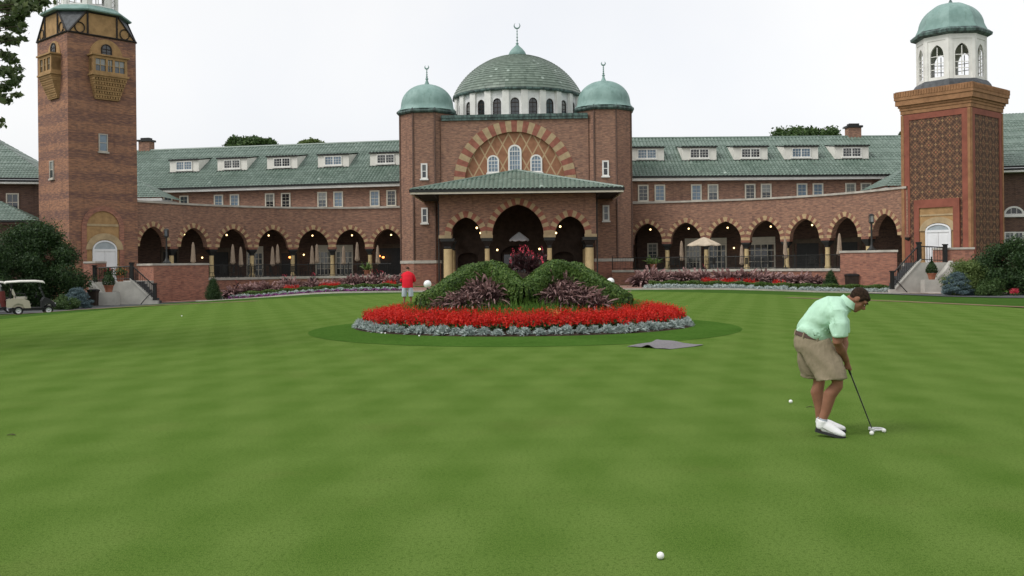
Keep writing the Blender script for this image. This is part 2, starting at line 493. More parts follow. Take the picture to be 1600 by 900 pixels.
    # ---- plants
    def leaf(name, cols, rough=.55, trans=.25, spec=.3):
        t = NT(name); g = t.n('ShaderNodeNewGeometry'); o = t.coord()
        r = g.outputs['Random Per Island']
        c = t.ramp(r, [(0, cols[0]), (.55, cols[1]), (1, cols[2])])
        n = t.noise(o, .9, 2)
        c = t.mix(t.rng(n, .35, .7, 0, .4), c, cols[0])
        t.out(c, rough, spec)
        tr = t.n('ShaderNodeBsdfTranslucent'); t.set(tr.inputs[0], c)
        mx = t.n('ShaderNodeMixShader'); mx.inputs[0].default_value = trans
        t.t.links.new(t.b.outputs[0], mx.inputs[1]); t.t.links.new(tr.outputs[0], mx.inputs[2])
        t.t.links.new(mx.outputs[0], t.t.nodes['Material Output'].inputs[0])
        return t.mat
    M['leaf_hedge'] = leaf('hedge_leaf', [(.04, .085, .014), (.08, .15, .026), (.15, .225, .05)])
    M['leaf_dark'] = leaf('dark_leaf', [(.017, .040, .013), (.034, .072, .020), (.068, .12, .036)])
    M['leaf_mid'] = leaf('mid_leaf', [(.034, .066, .019), (.06, .115, .03), (.11, .17, .054)])
    M['leaf_light'] = leaf('yellow_green_leaf', [(.08, .12, .03), (.13, .19, .05), (.2, .26, .09)])
    M['leaf_tree'] = leaf('maple_leaf', [(.05, .078, .03), (.09, .125, .048), (.15, .18, .08)], trans=.4)
    M['leaf_silver'] = leaf('silver_leaf', [(.26, .32, .30), (.40, .46, .44), (.56, .62, .60)], .8, .15)
    M['leaf_blue'] = leaf('blue_spruce_needle', [(.06, .10, .11), (.11, .17, .18), (.19, .26, .28)], .7, .1)
    M['petal_red'] = leaf('red_petal', [(.42, .010, .008), (.62, .018, .010), (.78, .05, .022)], .6, .2)
    M['petal_pink'] = leaf('pink_red_petal', [(.45, .02, .05), (.6, .05, .09), (.7, .13, .16)], .6, .2)
    M['petal_purple'] = leaf('purple_petal', [(.16, .03, .15), (.30, .08, .28), (.46, .20, .44)], .6, .2)
    M['petal_white'] = leaf('white_petal', [(.45, .47, .48), (.6, .62, .63), (.75, .76, .77)], .6, .2)
    M['petal_orange'] = leaf('orange_petal', [(.6, .16, .03), (.7, .25, .06), (.75, .35, .12)], .6, .2)
    M['grass_purple'] = leaf('purple_grass_blade', [(.035, .018, .020), (.07, .035, .036), (.11, .06, .055)])
    M['plume'] = leaf('purple_grass_plume', [(.24, .135, .13), (.37, .225, .21), (.52, .37, .34)], .9, .2)
    M['leaf_canna'] = leaf('burgundy_canna_leaf', [(.028, .014, .016), (.06, .028, .03), (.11, .05, .052)], .4, .2)
    M['grass_bright'] = leaf('bright_grass_blade', [(.06, .14, .018), (.10, .21, .028), (.15, .27, .045)])
    M['leaf_banana'] = leaf('banana_leaf', [(.10, .19, .04), (.18, .29, .07), (.28, .38, .12)], .4, .3)
    M['bark'] = plain('bark', (.055, .042, .033), .95, .1, .4, 6, bump=.5)
    # ---- people and small things
    t = NT('skin'); o = t.coord()
    t.out(t.mix(t.rng(t.noise(o, 9, 3), .3, .7), (.215, .10, .060), (.275, .13, .08)), .68, .2); t.b.inputs['Subsurface Weight'].default_value = .05
    M['skin'] = t.mat
    def cloth(name, c, wr=.5, sc=6):
        t = NT(name); o = t.coord()
        n = t.noise(t.scale(o, (1.2, 1.2, .55)), sc, 3)
        t.bump(t.math('ADD', n, t.math('MULTIPLY', t.noise(o, 160, 2), .05)), wr, .035)
        return t.out(t.mix(t.rng(n, .3, .7), tuple(x * .92 for x in c), tuple(min(1, x * 1.06) for x in c)), .9, .1)
    M['mint'] = cloth('mint_polo_cloth', (.44, .665, .51), .8)
    M['khaki'] = cloth('khaki_cloth', (.255, .21, .145), .9)
    M['redshirt'] = cloth('red_cloth', (.62, .02, .035))
    M['greyshort'] = cloth('pale_grey_cloth', (.42, .46, .52))
    M['hair'] = plain('dark_brown_hair', (.032, .019, .012), .8, .12, .5, 60, bump=.6)
    M['belt'] = plain('brown_leather', (.07, .03, .022), .4, .5, .2, 8)
    M['shoe'] = plain('white_leather', (.72, .72, .72), .4, .4, .05, 6)
    M['sole'] = plain('black_sole', (.02, .02, .022), .6, .3, .2, 8)
    M['eye'] = plain('eye_white', (.6, .58, .55), .3, .5, .05, 5)
    M['steel'] = plain('polished_steel', (.45, .45, .44), .3, .5, .1, 5, metal=.9)
    M['shaft'] = plain('dark_shaft', (.09, .09, .085), .35, .5, .1, 5, metal=.6)
    t = NT('dimpled_white'); o = t.coord()
    vo = t.n('ShaderNodeTexVoronoi'); t.set(vo.inputs['Vector'], o); vo.inputs['Scale'].default_value = 280
    t.bump(vo.outputs['Distance'], .25, .001)
    M['ball'] = t.out((.82, .82, .80), .35, .5)
    t = NT('grey_rubber_mat'); o = t.coord()
    M['mat'] = t.out(t.mix(t.rng(t.noise(o, 26, 4, .7), .3, .7), (.14, .132, .138), (.21, .198, .205)), .9, .2)
    M['canvas'] = cloth('beige_canvas', (.33, .255, .19), .4, 3)
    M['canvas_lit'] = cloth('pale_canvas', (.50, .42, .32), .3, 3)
    M['canvas_grey'] = cloth('grey_canvas', (.72, .74, .78), .3, 3)
    M['cart_body'] = plain('cream_cart_body', (.45, .41, .31), .35, .5, .06, 2)
    M['cart_roof'] = plain('white_cart_roof', (.68, .66, .60), .4, .5, .06, 2)
    M['black'] = plain('black_plastic', (.014, .014, .015), .5, .4, .3, 5)
    M['tyre'] = plain('tyre_rubber', (.018, .018, .018), .8, .2, .2, 6)
    M['rim'] = plain('silver_rim', (.55, .55, .56), .3, .5, .08, 6, metal=.4)
    M['seat'] = plain('cream_vinyl', (.52, .48, .40), .5, .4, .06, 3)
    M['bagred'] = plain('maroon_bag', (.13, .025, .022), .6, .3, .2, 5)
    M['pot'] = plain('terracotta_pot', (.30, .12, .07), .8, .2, .2, 5)
    t = NT('windscreen'); t.out((.30, .33, .33), .08, .6); t.b.inputs['Alpha'].default_value = .45
    M['screen'] = t.mat
materials()
# ------------------------------------------------------------------ shared building pieces
def flat(o=(0, 0, 0), ex=(1, 0, 0), ey=(0, 1, 0)):
    o, ex, ey = V(o), V(ex), V(ey)
    return lambda s, d, z: o + ex * s + ey * d + V((0, 0, z))

def arch_wall(mb, fr, s0, s1, zb, zt, ops, th, m=0, ms=None, n=14, step=1.2, ends=True):
    """a wall from s0 to s1 between zb and zt with arched openings (centre, half width, bottom, spring height, rise)"""
    ms = m if ms is None else ms
    cuts = {round(s0, 5), round(s1, 5)}
    for (c, a, b, sp, r) in ops:
        for i in range(n + 1): cuts.add(round(min(s1, max(s0, c - a * cos(pi * i / n))), 5))
    cs = sorted(cuts); full = []
    for i in range(len(cs) - 1):
        k = max(1, int((cs[i + 1] - cs[i]) / step)); full += [cs[i] + (cs[i + 1] - cs[i]) * j / k for j in range(k)]
    full.append(cs[-1])
    def quad(sa, za0, za1, sb, zb0, zb1):
        mb.face([fr(sa, 0, za0), fr(sb, 0, zb0), fr(sb, 0, zb1), fr(sa, 0, za1)], m)
        mb.face([fr(sb, th, zb0), fr(sa, th, za0), fr(sa, th, za1), fr(sb, th, zb1)], m)
    for sa, sb in zip(full, full[1:]):
        if sb - sa < 1e-4: continue
        mid = (sa + sb) / 2; op = None
        for q in ops:
            if abs(mid - q[0]) < q[1]: op = q
        if op is None:
            quad(sa, zb, zt, sb, zb, zt)
            mb.face([fr(sa, th, zb), fr(sb, th, zb), fr(sb, 0, zb), fr(sa, 0, zb)], ms)
        else:
            c, a, b, sp, r = op
            ha, hb = sp + a * arch_z((sa - c) / a, r / a), sp + a * arch_z((sb - c) / a, r / a)
            quad(sa, ha, zt, sb, hb, zt)
            mb.face([fr(sa, 0, ha), fr(sa, th, ha), fr(sb, th, hb), fr(sb, 0, hb)], ms)
            if b > zb + 1e-3:
                quad(sa, zb, b, sb, zb, b)
                mb.face([fr(sa, 0, b), fr(sb, 0, b), fr(sb, th, b), fr(sa, th, b)], ms)
        mb.face([fr(sa, 0, zt), fr(sb, 0, zt), fr(sb, th, zt), fr(sa, th, zt)], m)
    for (c, a, b, sp, r) in ops:
        if sp > b + 1e-3:
            for sgn in (-1, 1):
                s = c + sgn * a
                q = [fr(s, 0, b), fr(s, th, b), fr(s, th, sp), fr(s, 0, sp)]
                mb.face(q if sgn < 0 else q[::-1], ms)
    if ends:
        mb.face([fr(s0, th, zb), fr(s0, 0, zb), fr(s0, 0, zt), fr(s0, th, zt)], m)
        mb.face([fr(s1, 0, zb), fr(s1, th, zb), fr(s1, th, zt), fr(s1, 0, zt)], m)

def arch_ring(mb, fr, c, sp, a, r, thick, n, d0, d1, mats=(0, 1), ext=0):
    """voussoirs of alternating colour round an arch"""
    sub = 2
    P = arch_pts(a, r, n * sub)
    N = len(P)
    O = []
    for i in range(N):
        p, q = P[max(0, i - 1)], P[min(N - 1, i + 1)]
        tx, tz = q[0] - p[0], q[1] - p[1]; l = math.hypot(tx, tz)
        if i in (0, N - 1): tx, tz, l = 0, 1 if i == 0 else -1, 1
        O.append((P[i][0] - tz / l * thick, P[i][1] + tx / l * thick))
    for k in range(n):
        m = mats[k % 2]
        for j in range(sub):
            i = k * sub + j
            f = [(P[i], O[i]), (P[i + 1], O[i + 1])]
            (p0, o0), (p1, o1) = f
            F = lambda p, d: fr(c + p[0], d, sp + p[1])
            mb.face([F(p0, d0), F(p1, d0), F(o1, d0), F(o0, d0)], m)
            mb.face([F(o0, d0), F(o1, d0), F(o1, d1), F(o0, d1)], m)
            mb.face([F(p1, d0), F(p0, d0), F(p0, d1), F(p1, d1)], m)

WCACHE = {}
def window(parent, pos, rz=0, w=.95, h=1.5, arch=0, nx=2, ny=2, rail=True, fr='cream_paint', glass='glass', fw=.1, sill=True, mw=.035, name='window', dep=.09):
    """a window (frame and sill; its pane is a child) facing local -y, pos = bottom middle"""
    key = (round(w, 2), round(h, 2), round(arch, 2), nx, ny, rail, fr, glass, fw, sill, name, dep)
    if key not in WCACHE:
        mb = MB(); x = w / 2
        mb.box(-x, -x + fw, -dep, .03, 0, h); mb.box(x - fw, x, -dep, .03, 0, h)
        if arch:
            P = arch_pts(x, arch, 12); Q = arch_pts(x - fw, max(.02, arch - fw), 12)
            for i in range(12):
                a, b, c, d = P[i], P[i + 1], Q[i + 1], Q[i]
                mb.extr([(a[0], -dep, h + a[1]), (b[0], -dep, h + b[1]), (c[0], -dep, h + c[1]), (d[0], -dep, h + d[1])], (0, dep + .03, 0))
        else:
            mb.box(-x + fw, x - fw, -dep, .03, h - fw, h)
        mb.box(-x + fw, x - fw, -dep, .03, 0, fw * .8)
        iw = w - 2 * fw; top = h if arch else h - fw
        ah = lambda xx: (max(.02, arch - fw) * arch_z(xx / (x - fw), max(.02, arch - fw) / (x - fw)) / 1 * ((x - fw) / max(.02, arch - fw)) if arch else 0)
        for i in range(1, nx):
            xx = -iw / 2 + iw * i / nx
            hh = top + (ah(xx) if arch else 0)
            mb.box(xx - mw / 2, xx + mw / 2, -dep * .72, -.02, fw * .8, hh)
        for i in range(1, ny):
            z = fw * .8 + (top - fw * .8) * i / ny
            k = 1.6 if rail and i == ny // 2 else 1
            mb.box(-iw / 2, iw / 2, -dep * .66, -.02, z - mw / 2 * k, z + mw / 2 * k)
        if arch: mb.box(-iw / 2, iw / 2, -dep * .7, -.02, h - mw, h + mw)
        if sill: mb.box(-x - .08, x + .08, -dep - .07, .03, -.13, -.004)
        o = mb.build(name, M[fr])
        mp = MB()
        if arch:
            Q = arch_pts(x - fw * .6, max(.02, arch - fw * .6), 14)
            pts = [(-x + fw * .6, -.035, .03), (x - fw * .6, -.035, .03)] + [(p[0], -.035, h + p[1]) for p in Q[::-1]]
        else: pts = [(-x + .03, -.035, .03), (x - .03, -.035, .03), (x - .03, -.035, h - .03), (-x + .03, -.035, h - .03)]
        mp.extr(pts, (0, .025, 0))
        p = mp.build('pane', M[glass], o)
        WCACHE[key] = (o, p); first = True
    else:
        a, b = WCACHE[key]
        o = a.copy(); link(o); p = b.copy(); link(p); p.parent = o
    o.parent = parent; o.location = pos; o.rotation_euler = (0, 0, rz)
    return o

def tile_patch(mb, poly, rib=.26, course=.36, hgt=.045, m=0, sub=6):
    """barrel tiles on a planar convex polygon; poly[0]->poly[1] is the eave, left to right from outside"""
    P = [V(p) for p in poly]
    ex = (P[1] - P[0]).normalized()
    n = V((0, 0, 0))
    for i in range(1, len(P) - 1): n += (P[i] - P[0]).cross(P[i + 1] - P[0])
    n.normalize(); ey = n.cross(ex)
    p2 = [((p - P[0]).dot(ex), (p - P[0]).dot(ey)) for p in P]
    u0, u1 = min(p[0] for p in p2), max(p[0] for p in p2); v1 = max(p[1] for p in p2)
    du = rib / sub
    i0, i1 = int(floor(u0 / du)), int(math.ceil(u1 / du))
    us = np.arange(i0, i1 + 1) * du
    vs = []
    for k in range(int(math.ceil(v1 / course))): vs += [k * course, (k + 1) * course - .004]
    bm = bmesh.new()
    G = [[bm.verts.new((u, v, 0)) for u in us] for v in vs]
    for i in range(len(vs) - 1):
        for j in range(len(us) - 1): bm.faces.new((G[i][j], G[i][j + 1], G[i + 1][j + 1], G[i + 1][j]))
    for i in range(len(p2)):
        a, b = V((*p2[i], 0)), V((*p2[(i + 1) % len(p2)], 0))
        d = b - a
        bmesh.ops.bisect_plane(bm, geom=bm.verts[:] + bm.edges[:] + bm.faces[:], plane_co=a, plane_no=(d.y, -d.x, 0), clear_outer=True)
    def H(u, v):
        x = (u / rib) % 1.0
        s = abs(sin(pi * x)); k = (v / course) % 1.0
        return hgt * s ** .8 + .03 * (1 - k)
    base = len(mb.v); idx = {}
    for v in bm.verts:
        idx[v] = base + len(idx)
        mb.v.append(tuple(P[0] + ex * v.co.x + ey * v.co.y + n * H(v.co.x, v.co.y)))
    for f in bm.faces:
        mb.f.append(tuple(idx[v] for v in f.verts)); mb.m.append(m)
        c = f.calc_center_median(); ku, kv = floor(c.x / rib), floor(c.y / course)
        if c.y - kv * course > course - .005: kv += .5
        mb.uvs[len(mb.f) - 1] = [(ku + .5, kv + .5)] * len(f.verts)
    bm.free()

def crescent_finial(parent, z, h, name='crescent_finial', mat='copper', pos=(0, 0)):
    mb = MB()
    mb.tube([(0, 0, 0), (0, 0, h * .72)], [.05, .035], 8)
    for f, r in ((.08, .14), (.22, .10), (.36, .085), (.5, .075), (.62, .065)): mb.ball((0, 0, h * f), (r, r, r * .8), 0, 10, 6)
    c, r = h * .87, h * .125
    pts = []
    for i in range(17):
        t = radians(-90 - 140 + 280 * i / 16)
        pts.append((r * cos(t), 0, c + r * sin(t)))
    mb.tube(pts, [.015 + .06 * sin(pi * i / 16) for i in range(17)], 8)
    return mb.build(name, M[mat], parent, loc=(pos[0], pos[1], z), smooth=50)

def lantern(parent, c, z0, R0=2.42, skirt=True, glassy=True):
    """white octagonal lantern with pointed lights under a copper cap; c = centre, z0 = foot"""
    H = 3.25
    lm = MB()
    for k in range(8):
        t0 = 2 * pi * (k + .5) / 8; t1 = 2 * pi * (k + 1.5) / 8
        a = V((c[0] + R0 * cos(t0), c[1] + R0 * sin(t0), z0)); b = V((c[0] + R0 * cos(t1), c[1] + R0 * sin(t1), z0))
        # outward view: left to right is b -> a  (counter-clockwise ring seen from outside runs left to right)
        ex = (b - a).normalized(); L = (b - a).length; ey = V((-ex.y, ex.x, 0))
        fr = flat(a, ex, ey)
        arch_wall(lm, fr, 0, L, 0, H, [(L / 2, .5, .22, 1.8, .78)], .14, 0)
        # raised corner strips and head band
        lm.obox(fr(0, -.05, 0), ex * .24, ey * .048, (0, 0, H)); lm.obox(fr(L - .24, -.05, 0), ex * .24, ey * .048, (0, 0, H))
        lm.obox(fr(.24, -.04, H - .34), ex * (L - .48), ey * .038, (0, 0, .34))
        mul = MB()
        for x in (0,): mul.obox(fr(L / 2 - .028, .04, .3), ex * .056, ey * .05, (0, 0, 2.1))
        for zz in (.75, 1.2, 1.72): mul.obox(fr(L / 2 - .5, .045, zz), ex * 1.0, ey * .04, (0, 0, .05))
        mul.build('glazing_bars', M['white'], parent)
    lm.build('lantern_wall', M['white'], parent)
    mb = MB(); mb.prism([(c[0] + (R0 - .15) * cos(2 * pi * (k + .5) / 8), c[1] + (R0 - .15) * sin(2 * pi * (k + .5) / 8)) for k in range(8)], z0 + .02, z0 + .1)
    mb.build('lantern_floor', M['slate'], parent)
    e = MB()
    rot = pi / 8
    e.lathe([(R0 - .3, H - .02), (R0 + .05, H), (R0 + .42, H + .12), (R0 + .46, H + .3), (R0 + .2, H + .5), (R0 - .2, H + .56)], (c[0], c[1], z0), 32, 0, 8, rot)
    e.build('cap_eave', M['copper_dark'], parent)
    d = MB()
    prof = [(R0 + .12, H + .52), (R0 - .02, H + .8)]
    for i in range(1, 15):
        t = i / 14 * pi / 2
        prof.append(((R0 - .1) * cos(t) ** .92, H + .8 + 1.95 * sin(t)))
    prof[-1] = (.03, prof[-1][1])
    rows = []
    d.lathe(prof, (c[0], c[1], z0), 32, 0, 8, rot)
    o = d.build('cap_dome', M['copper'], parent, smooth=28)
    f = MB(); f.lathe([(.3, H + 2.66), (.16, H + 2.8), (.07, H + 3.0), (.05, H + 3.25), (.02, H + 3.5)], (c[0], c[1], z0), 12)
    f.build('cap_finial', M['copper_dark'], parent, smooth=40)
    if skirt:
        s = MB(); s.lathe([(R0 + .42, -.62), (R0 + .3, -.3), (R0 + .1, -.03), (R0 - .2, 0)], (c[0], c[1], z0), 8, 0, 0, rot)
        s.build('lantern_skirt', M['slate'], parent)

# ------------------------------------------------------------------ central domed hall
TH = radians(3)
HO = W(806, 445, 87.5); HO.z = 0
hall = thing('domed_hall', 'central brick hall under a big green tiled dome with two copper capped turrets', 'building', HO, -TH)
fr = flat()
mb = MB()
arch_wall(mb, fr, -6.5, 6.5, 9.1, 14.55, [(0, 5.35, 9.1, 9.1, 5.35)], .35, 0, n=40)
mb.build('front_wall', M['brick'], hall)
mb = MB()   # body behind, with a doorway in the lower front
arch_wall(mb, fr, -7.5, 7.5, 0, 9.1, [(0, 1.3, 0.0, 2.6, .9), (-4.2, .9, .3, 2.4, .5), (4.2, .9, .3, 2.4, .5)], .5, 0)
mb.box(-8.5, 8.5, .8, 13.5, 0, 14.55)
mb.build('body_wall', M['wall_shade'], hall)
mb = MB()   # tympanum
P = arch_pts(4.42, 4.42, 40)
mb.extr([(p[0], .2, 9.1 + p[1]) for p in P], (0, .3, 0))
mb.build('lattice_tympanum', M['lattice'], hall)
mb = MB(); arch_ring(mb, fr, 0, 9.1, 4.4, 4.4, .98, 31, -.07, .33)
mb.build('striped_arch', [M['cream'], M['redblock']], hall)
mb = MB(); mb.box(-6.45, 6.45, -.16, 13.6, 14.55, 14.95); mb.box(-6.45, 6.45, -.22, -.02, 14.78, 15.02)
mb.build('parapet', M['copper_dark'], hall)
window(hall, (0.02, .2, 10.05), 0, 1.18, 1.75, .58, 4, 4, False, 'white', 'blueglass', .15)
window(hall, (-1.9, .2, 9.93), 0, 1.05, 1.05, .5, 3, 3, False, 'white', 'blueglass', .13)
window(hall, (1.9, .2, 9.93), 0, 1.05, 1.05, .5, 3, 3, False, 'white', 'blueglass', .13)
mb = MB()
for s in (-1, 1): mb.box(s * .62 - .6, s * .62 + .6, .25, .3, .3, 2.9)
d = mb.build('entrance_door', M['darkwood'], hall)
mb = MB()
for s in (-1, 1): mb.box(s * .62 - .42, s * .62 + .42, .235, .252, 1.1, 2.7)
mb.build('door_glass', M['glass'], d)
# drum and dome
DC = (0, 7.6)
RD = 5.85; NB = 22
mb = MB()
for k in range(NB):
    t0 = -pi / 2 + 2 * pi * (k - .5) / NB; t1 = t0 + 2 * pi / NB
    a = V((DC[0] + RD * cos(t0), DC[1] + RD * sin(t0), 0)); b = V((DC[0] + RD * cos(t1), DC[1] + RD * sin(t1), 0))
    ex = (b - a).normalized(); L = (b - a).length; f2 = flat(a, ex, V((-ex.y, ex.x, 0)))
    arch_wall(mb, f2, 0, L, 14.9, 17.55, [(L / 2, .40, 15.15, 16.4, .43)], .25, 0, n=10)
    for e0 in (0, L - .3):
        if e0: continue
        pil = MB(); pil.obox(f2(-.3, -.2, 14.9), ex * .6, V((-ex.y, ex.x, 0)) * .26, (0, 0, 2.63)); pil.build('pilaster', M['white'], hall)
mb.build('drum_wall', M['stucco'], hall)
for k in range(NB):
    t0 = -pi / 2 + 2 * pi * k / NB
    if sin(t0) > .35: continue
    r = (RD * cos(pi / NB)) - .16
    window(hall, (DC[0] + r * cos(t0), DC[1] + r * sin(t0), 15.15), t0 + pi / 2, .80, 1.25, .40, 2, 3, False, 'darkwood', 'glass', .06, False, name='drum_window')
mb = MB(); mb.lathe([(RD - .3, 14.9), (RD - .3, 17.5)], (DC[0], DC[1], 0), 22); mb.build('drum_core', M['inside'], hall)
mb = MB()
mb.lathe([(RD + .0, 17.5), (RD + .36, 17.5), (RD + .42, 17.62), (RD + .36, 17.8), (RD - .1, 17.85)], (DC[0], DC[1], 0), 66, 0, 22, -pi / 2 - pi / 22)
mb.build('dome_eave', M['copper_dark'], hall)
Rb = RD + .38; rise = 4.05; cc = (Rb * Rb - rise * rise) / (2 * rise); RS = rise + cc
t_b = math.asin(min(1, Rb / RS)); NC = 26; prof = []
for k in range(NC):
    for e, dr in ((0, .035), (.97, 0)):
        t = t_b * (1 - (k + e) / NC)
        r = (RS + dr) * sin(t); z = 17.72 + (RS + dr) * cos(t) - cc
        prof.append((max(.02, r), z))
mb = MB(); NT_ = 132
mb.lathe(prof, (DC[0], DC[1], 0), NT_, 0, 22, -pi / 2 - pi / 22, uvs=lambda i, j: (min(j, NT_) * .999 + .0, i / 2 + .2) if False else (floor(min(j, NT_ - 1)) + .5, i // 2 + .5))
# one uv cell per tile
for fi in list(mb.uvs):
    i, j = divmod(fi, NT_); mb.uvs[fi] = [(j + .5, i // 2 + .5)] * 4
mb.build('dome', M['tile_dome'], hall)
mb = MB(); mb.lathe([(.60, -.1), (.60, .06), (.80, .1), (.84, .25), (.80, .42), (.68, .62), (.48, .85), (.28, 1.03), (.13, 1.18), (.06, 1.4)], (DC[0], DC[1], 21.6), 20)
dome_cap = mb.build('dome_cap', M['copper'], hall, smooth=50)
crescent_finial(hall, 22.75, 2.2, pos=DC)
# turrets
for sx in (-1, 1):
    cx, cy = sx * 7.95, 2.0
    R0 = 2.52
    t = MB()
    oc = [(cx + R0 * cos(pi / 8 + k * pi / 4), cy + R0 * sin(pi / 8 + k * pi / 4)) for k in range(8)]
    t.prism(oc, 0, 15.3)
    o = t.build('turret_wall', M['brick'], hall)
    b = MB()
    for p in oc: b.tube([(p[0], p[1], 2.3), (p[0], p[1], 15.3)], .10, 6)
    b.build('corner_bead', M['brick_dark'], o)
    b = MB(); b.prism([(cx + (R0 + .12) * cos(pi / 8 + k * pi / 4), cy + (R0 + .12) * sin(pi / 8 + k * pi / 4)) for k in range(8)], 2.0, 2.26)
    b.build('belt_course', M['stone'], o)
    b = MB(); b.prism([(cx + (R0 + .05) * cos(pi / 8 + k * pi / 4), cy + (R0 + .05) * sin(pi / 8 + k * pi / 4)) for k in range(8)], -.3, 2.0)
    b.build('plinth', M['brick_red'], o)
    ap = R0 * cos(pi / 8)
    window(hall, (cx, cy - ap, 9.45), 0, .58, 1.35, 0, 1, 2, True, 'white', 'glass', .13)
    window(hall, (cx, cy - ap, 5.55), 0, .58, 1.35, 0, 1, 2, True, 'white', 'glass', .13)
    for k in (-1, 1):
        window(hall, (cx + ap * sin(k * pi / 4), cy - ap * cos(k * pi / 4), 12.0), k * pi / 4, .001 + .4, .9, 0, 1, 1, False, 'white', 'glass', .1) if False else None
    b = MB(); b.lathe([(R0 - .1, 15.25), (R0 + .2, 15.3), (R0 + .32, 15.42), (R0 + .3, 15.55), (R0 + .05, 15.75), (R0 - .2, 15.8)], (cx, cy, 0), 32, 0, 8, pi / 8)
    b.build('turret_eave', M['copper_dark'], hall)
    prof = [(R0 + .12, 15.66), (R0 - .12, 15.95), (R0 - .16, 16.2)]
    for i in range(1, 13):
        a = i / 12 * pi / 2; prof.append(((R0 - .17) * cos(a) ** .95, 16.2 + 1.95 * sin(a)))
    prof[-1] = (.25, prof[-1][1]); prof += [(.2, 18.25), (.12, 18.45), (.05, 18.7)]
    b = MB(); b.lathe(prof, (cx, cy, 0), 48); b.build('turret_dome', M['copper'], hall, smooth=40)
    crescent_finial(hall, 18.55, 1.38, pos=(cx, cy))

# ------------------------------------------------------------------ entrance porch
porch = thing('entrance_porch', 'projecting brick porch with striped arches and a low green tiled hip roof', 'porch', (W(809, 420, 79.6).x, 79.6, 0), -TH * .3)
ops = [(0.05, 2.06, 4.2, 4.2, 2.43), (-4.12, 1.2, 4.2, 4.2, 1.43), (4.22, 1.2, 4.2, 4.2, 1.43)]
mb = MB(); arch_wall(mb, fr, -6.25, 6.3, 4.2, 7.45, ops, .55, 0)
fl_ = flat((-6.25, 7.7, 0), (0, -1, 0), (1, 0, 0)); frr = flat((6.3, .55, 0), (0, 1, 0), (-1, 0, 0))
so = [(1.9, 1.45, 4.2, 4.2, 1.75), (5.3, 1.45, 4.2, 4.2, 1.75)]
arch_wall(mb, fl_, 0, 7.15, 4.2, 7.45, so, .5, 0); arch_wall(mb, frr, 0, 7.15, 4.2, 7.45, so, .5, 0)
mb.build('porch_wall', M['brick'], porch)
for (c, a, zb, sp, r) in ops:
    mb = MB(); arch_ring(mb, fr, c, sp, a, r, .5, 25 if a > 2 else 15, -.05, .5)
    mb.build('striped_arch', [M['cream'], M['redblock']], porch)
for f3 in (fl_, frr):
    for (c, a, zb, sp, r) in so:
        mb = MB(); arch_ring(mb, f3, c, sp, a, r, .42, 17, -.04, .52); mb.build('striped_arch', [M['cream'], M['redblock']], porch)
def column(parent, x, y, z0, z1, r, sq=.55, mat='column', capmat='dark', caph=.85):
    mb = MB(); mb.lathe([(r * 1.25, z0), (r * 1.25, z0 + .15), (r * 1.05, z0 + .22), (r, z0 + .4), (r * .95, z1 - caph)], (x, y, 0), 20)
    c = mb.build('column', M[mat], parent, smooth=35)
    mb = MB()
    mb.lathe([(r * 1.0, z1 - caph), (r * 1.12, z1 - caph + .1), (r * 1.05, z1 - caph + .2), (sq * .8, z1 - .3), (sq, z1 - .25), (sq, z1)], (x, y, 0), 16, 0, 4, pi / 4)
    mb.build('capital', M[capmat], c)
for x, y, r, s in ((-5.6, .28, .36, .8), (5.75, .28, .36, .8), (-2.44, .28, .2, .62), (2.56, .28, .2, .62), (-5.75, 4.3, .26, .55), (5.85, 4.3, .26, .55), (-5.75, 7.2, .26, .5), (5.85, 7.2, .26, .5)):
    column(porch, x, y, .25, 3.95, r, s)
for x0, x1 in ((-6.3, -5.28), (-2.96, -1.98), (2.08, 3.06), (5.38, 6.35)): mb = MB(); mb.box(x0, x1, -.06, .6, 3.952, 4.197); mb.build('impost_block', M['cream'], porch)
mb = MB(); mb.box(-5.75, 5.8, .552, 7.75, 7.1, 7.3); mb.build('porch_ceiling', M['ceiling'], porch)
mb = MB(); mb.box(-6.7, 6.75, -.5, 7.9, -.2, .25); mb.build('porch_floor', M['paving'], porch)
EX, EY, EZ, AZ, AY = 8.3, -2.05, 7.68, 9.62, 3.6
mb = MB()
tile_patch(mb, [(-EX, EY, EZ), (EX, EY, EZ), (0, AY, AZ)], .36, .42, .10)
tile_patch(mb, [(EX, EY, EZ), (EX, 7.9, EZ), (0, 7.9, AZ), (0, AY, AZ)], .33, .38, .09)
tile_patch(mb, [(-EX, 7.9, EZ), (-EX, EY, EZ), (0, AY, AZ), (0, 7.9, AZ)], .36, .42, .10)
rf = mb.build('porch_roof', M['tile'], porch, smooth=40)
mb = MB()
mb.tube([(-EX, EY, EZ + .06), (0, AY, AZ + .06)], .11, 8); mb.tube([(EX, EY, EZ + .06), (0, AY, AZ + .06)], .11, 8); mb.tube([(0, AY, AZ + .08), (0, 7.9, AZ + .08)], .12, 8)
mb.build('hip_ridge_tiles', M['tile'], rf)
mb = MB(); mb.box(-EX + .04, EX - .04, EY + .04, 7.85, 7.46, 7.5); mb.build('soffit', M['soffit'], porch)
mb = MB(); mb.box(-EX - .02, EX + .02, EY - .1, EY + .02, 7.52, 7.72); mb.box(EX - .02, EX + .1, EY - .1, 7.9, 7.52, 7.72); mb.box(-EX - .1, -EX + .02, EY - .1, 7.9, 7.52, 7.72)
mb.build('gutter', M['dark'], porch)
mb = MB(); mb.box(-EX, EX, EY - .03, EY + .09, 7.36, 7.515); mb.box(EX - .09, EX + .03, EY + .09, 7.85, 7.36, 7.515); mb.box(-EX - .03, -EX + .09, EY + .09, 7.85, 7.36, 7.515)
mb.build('fascia', M['cream_paint'], porch)
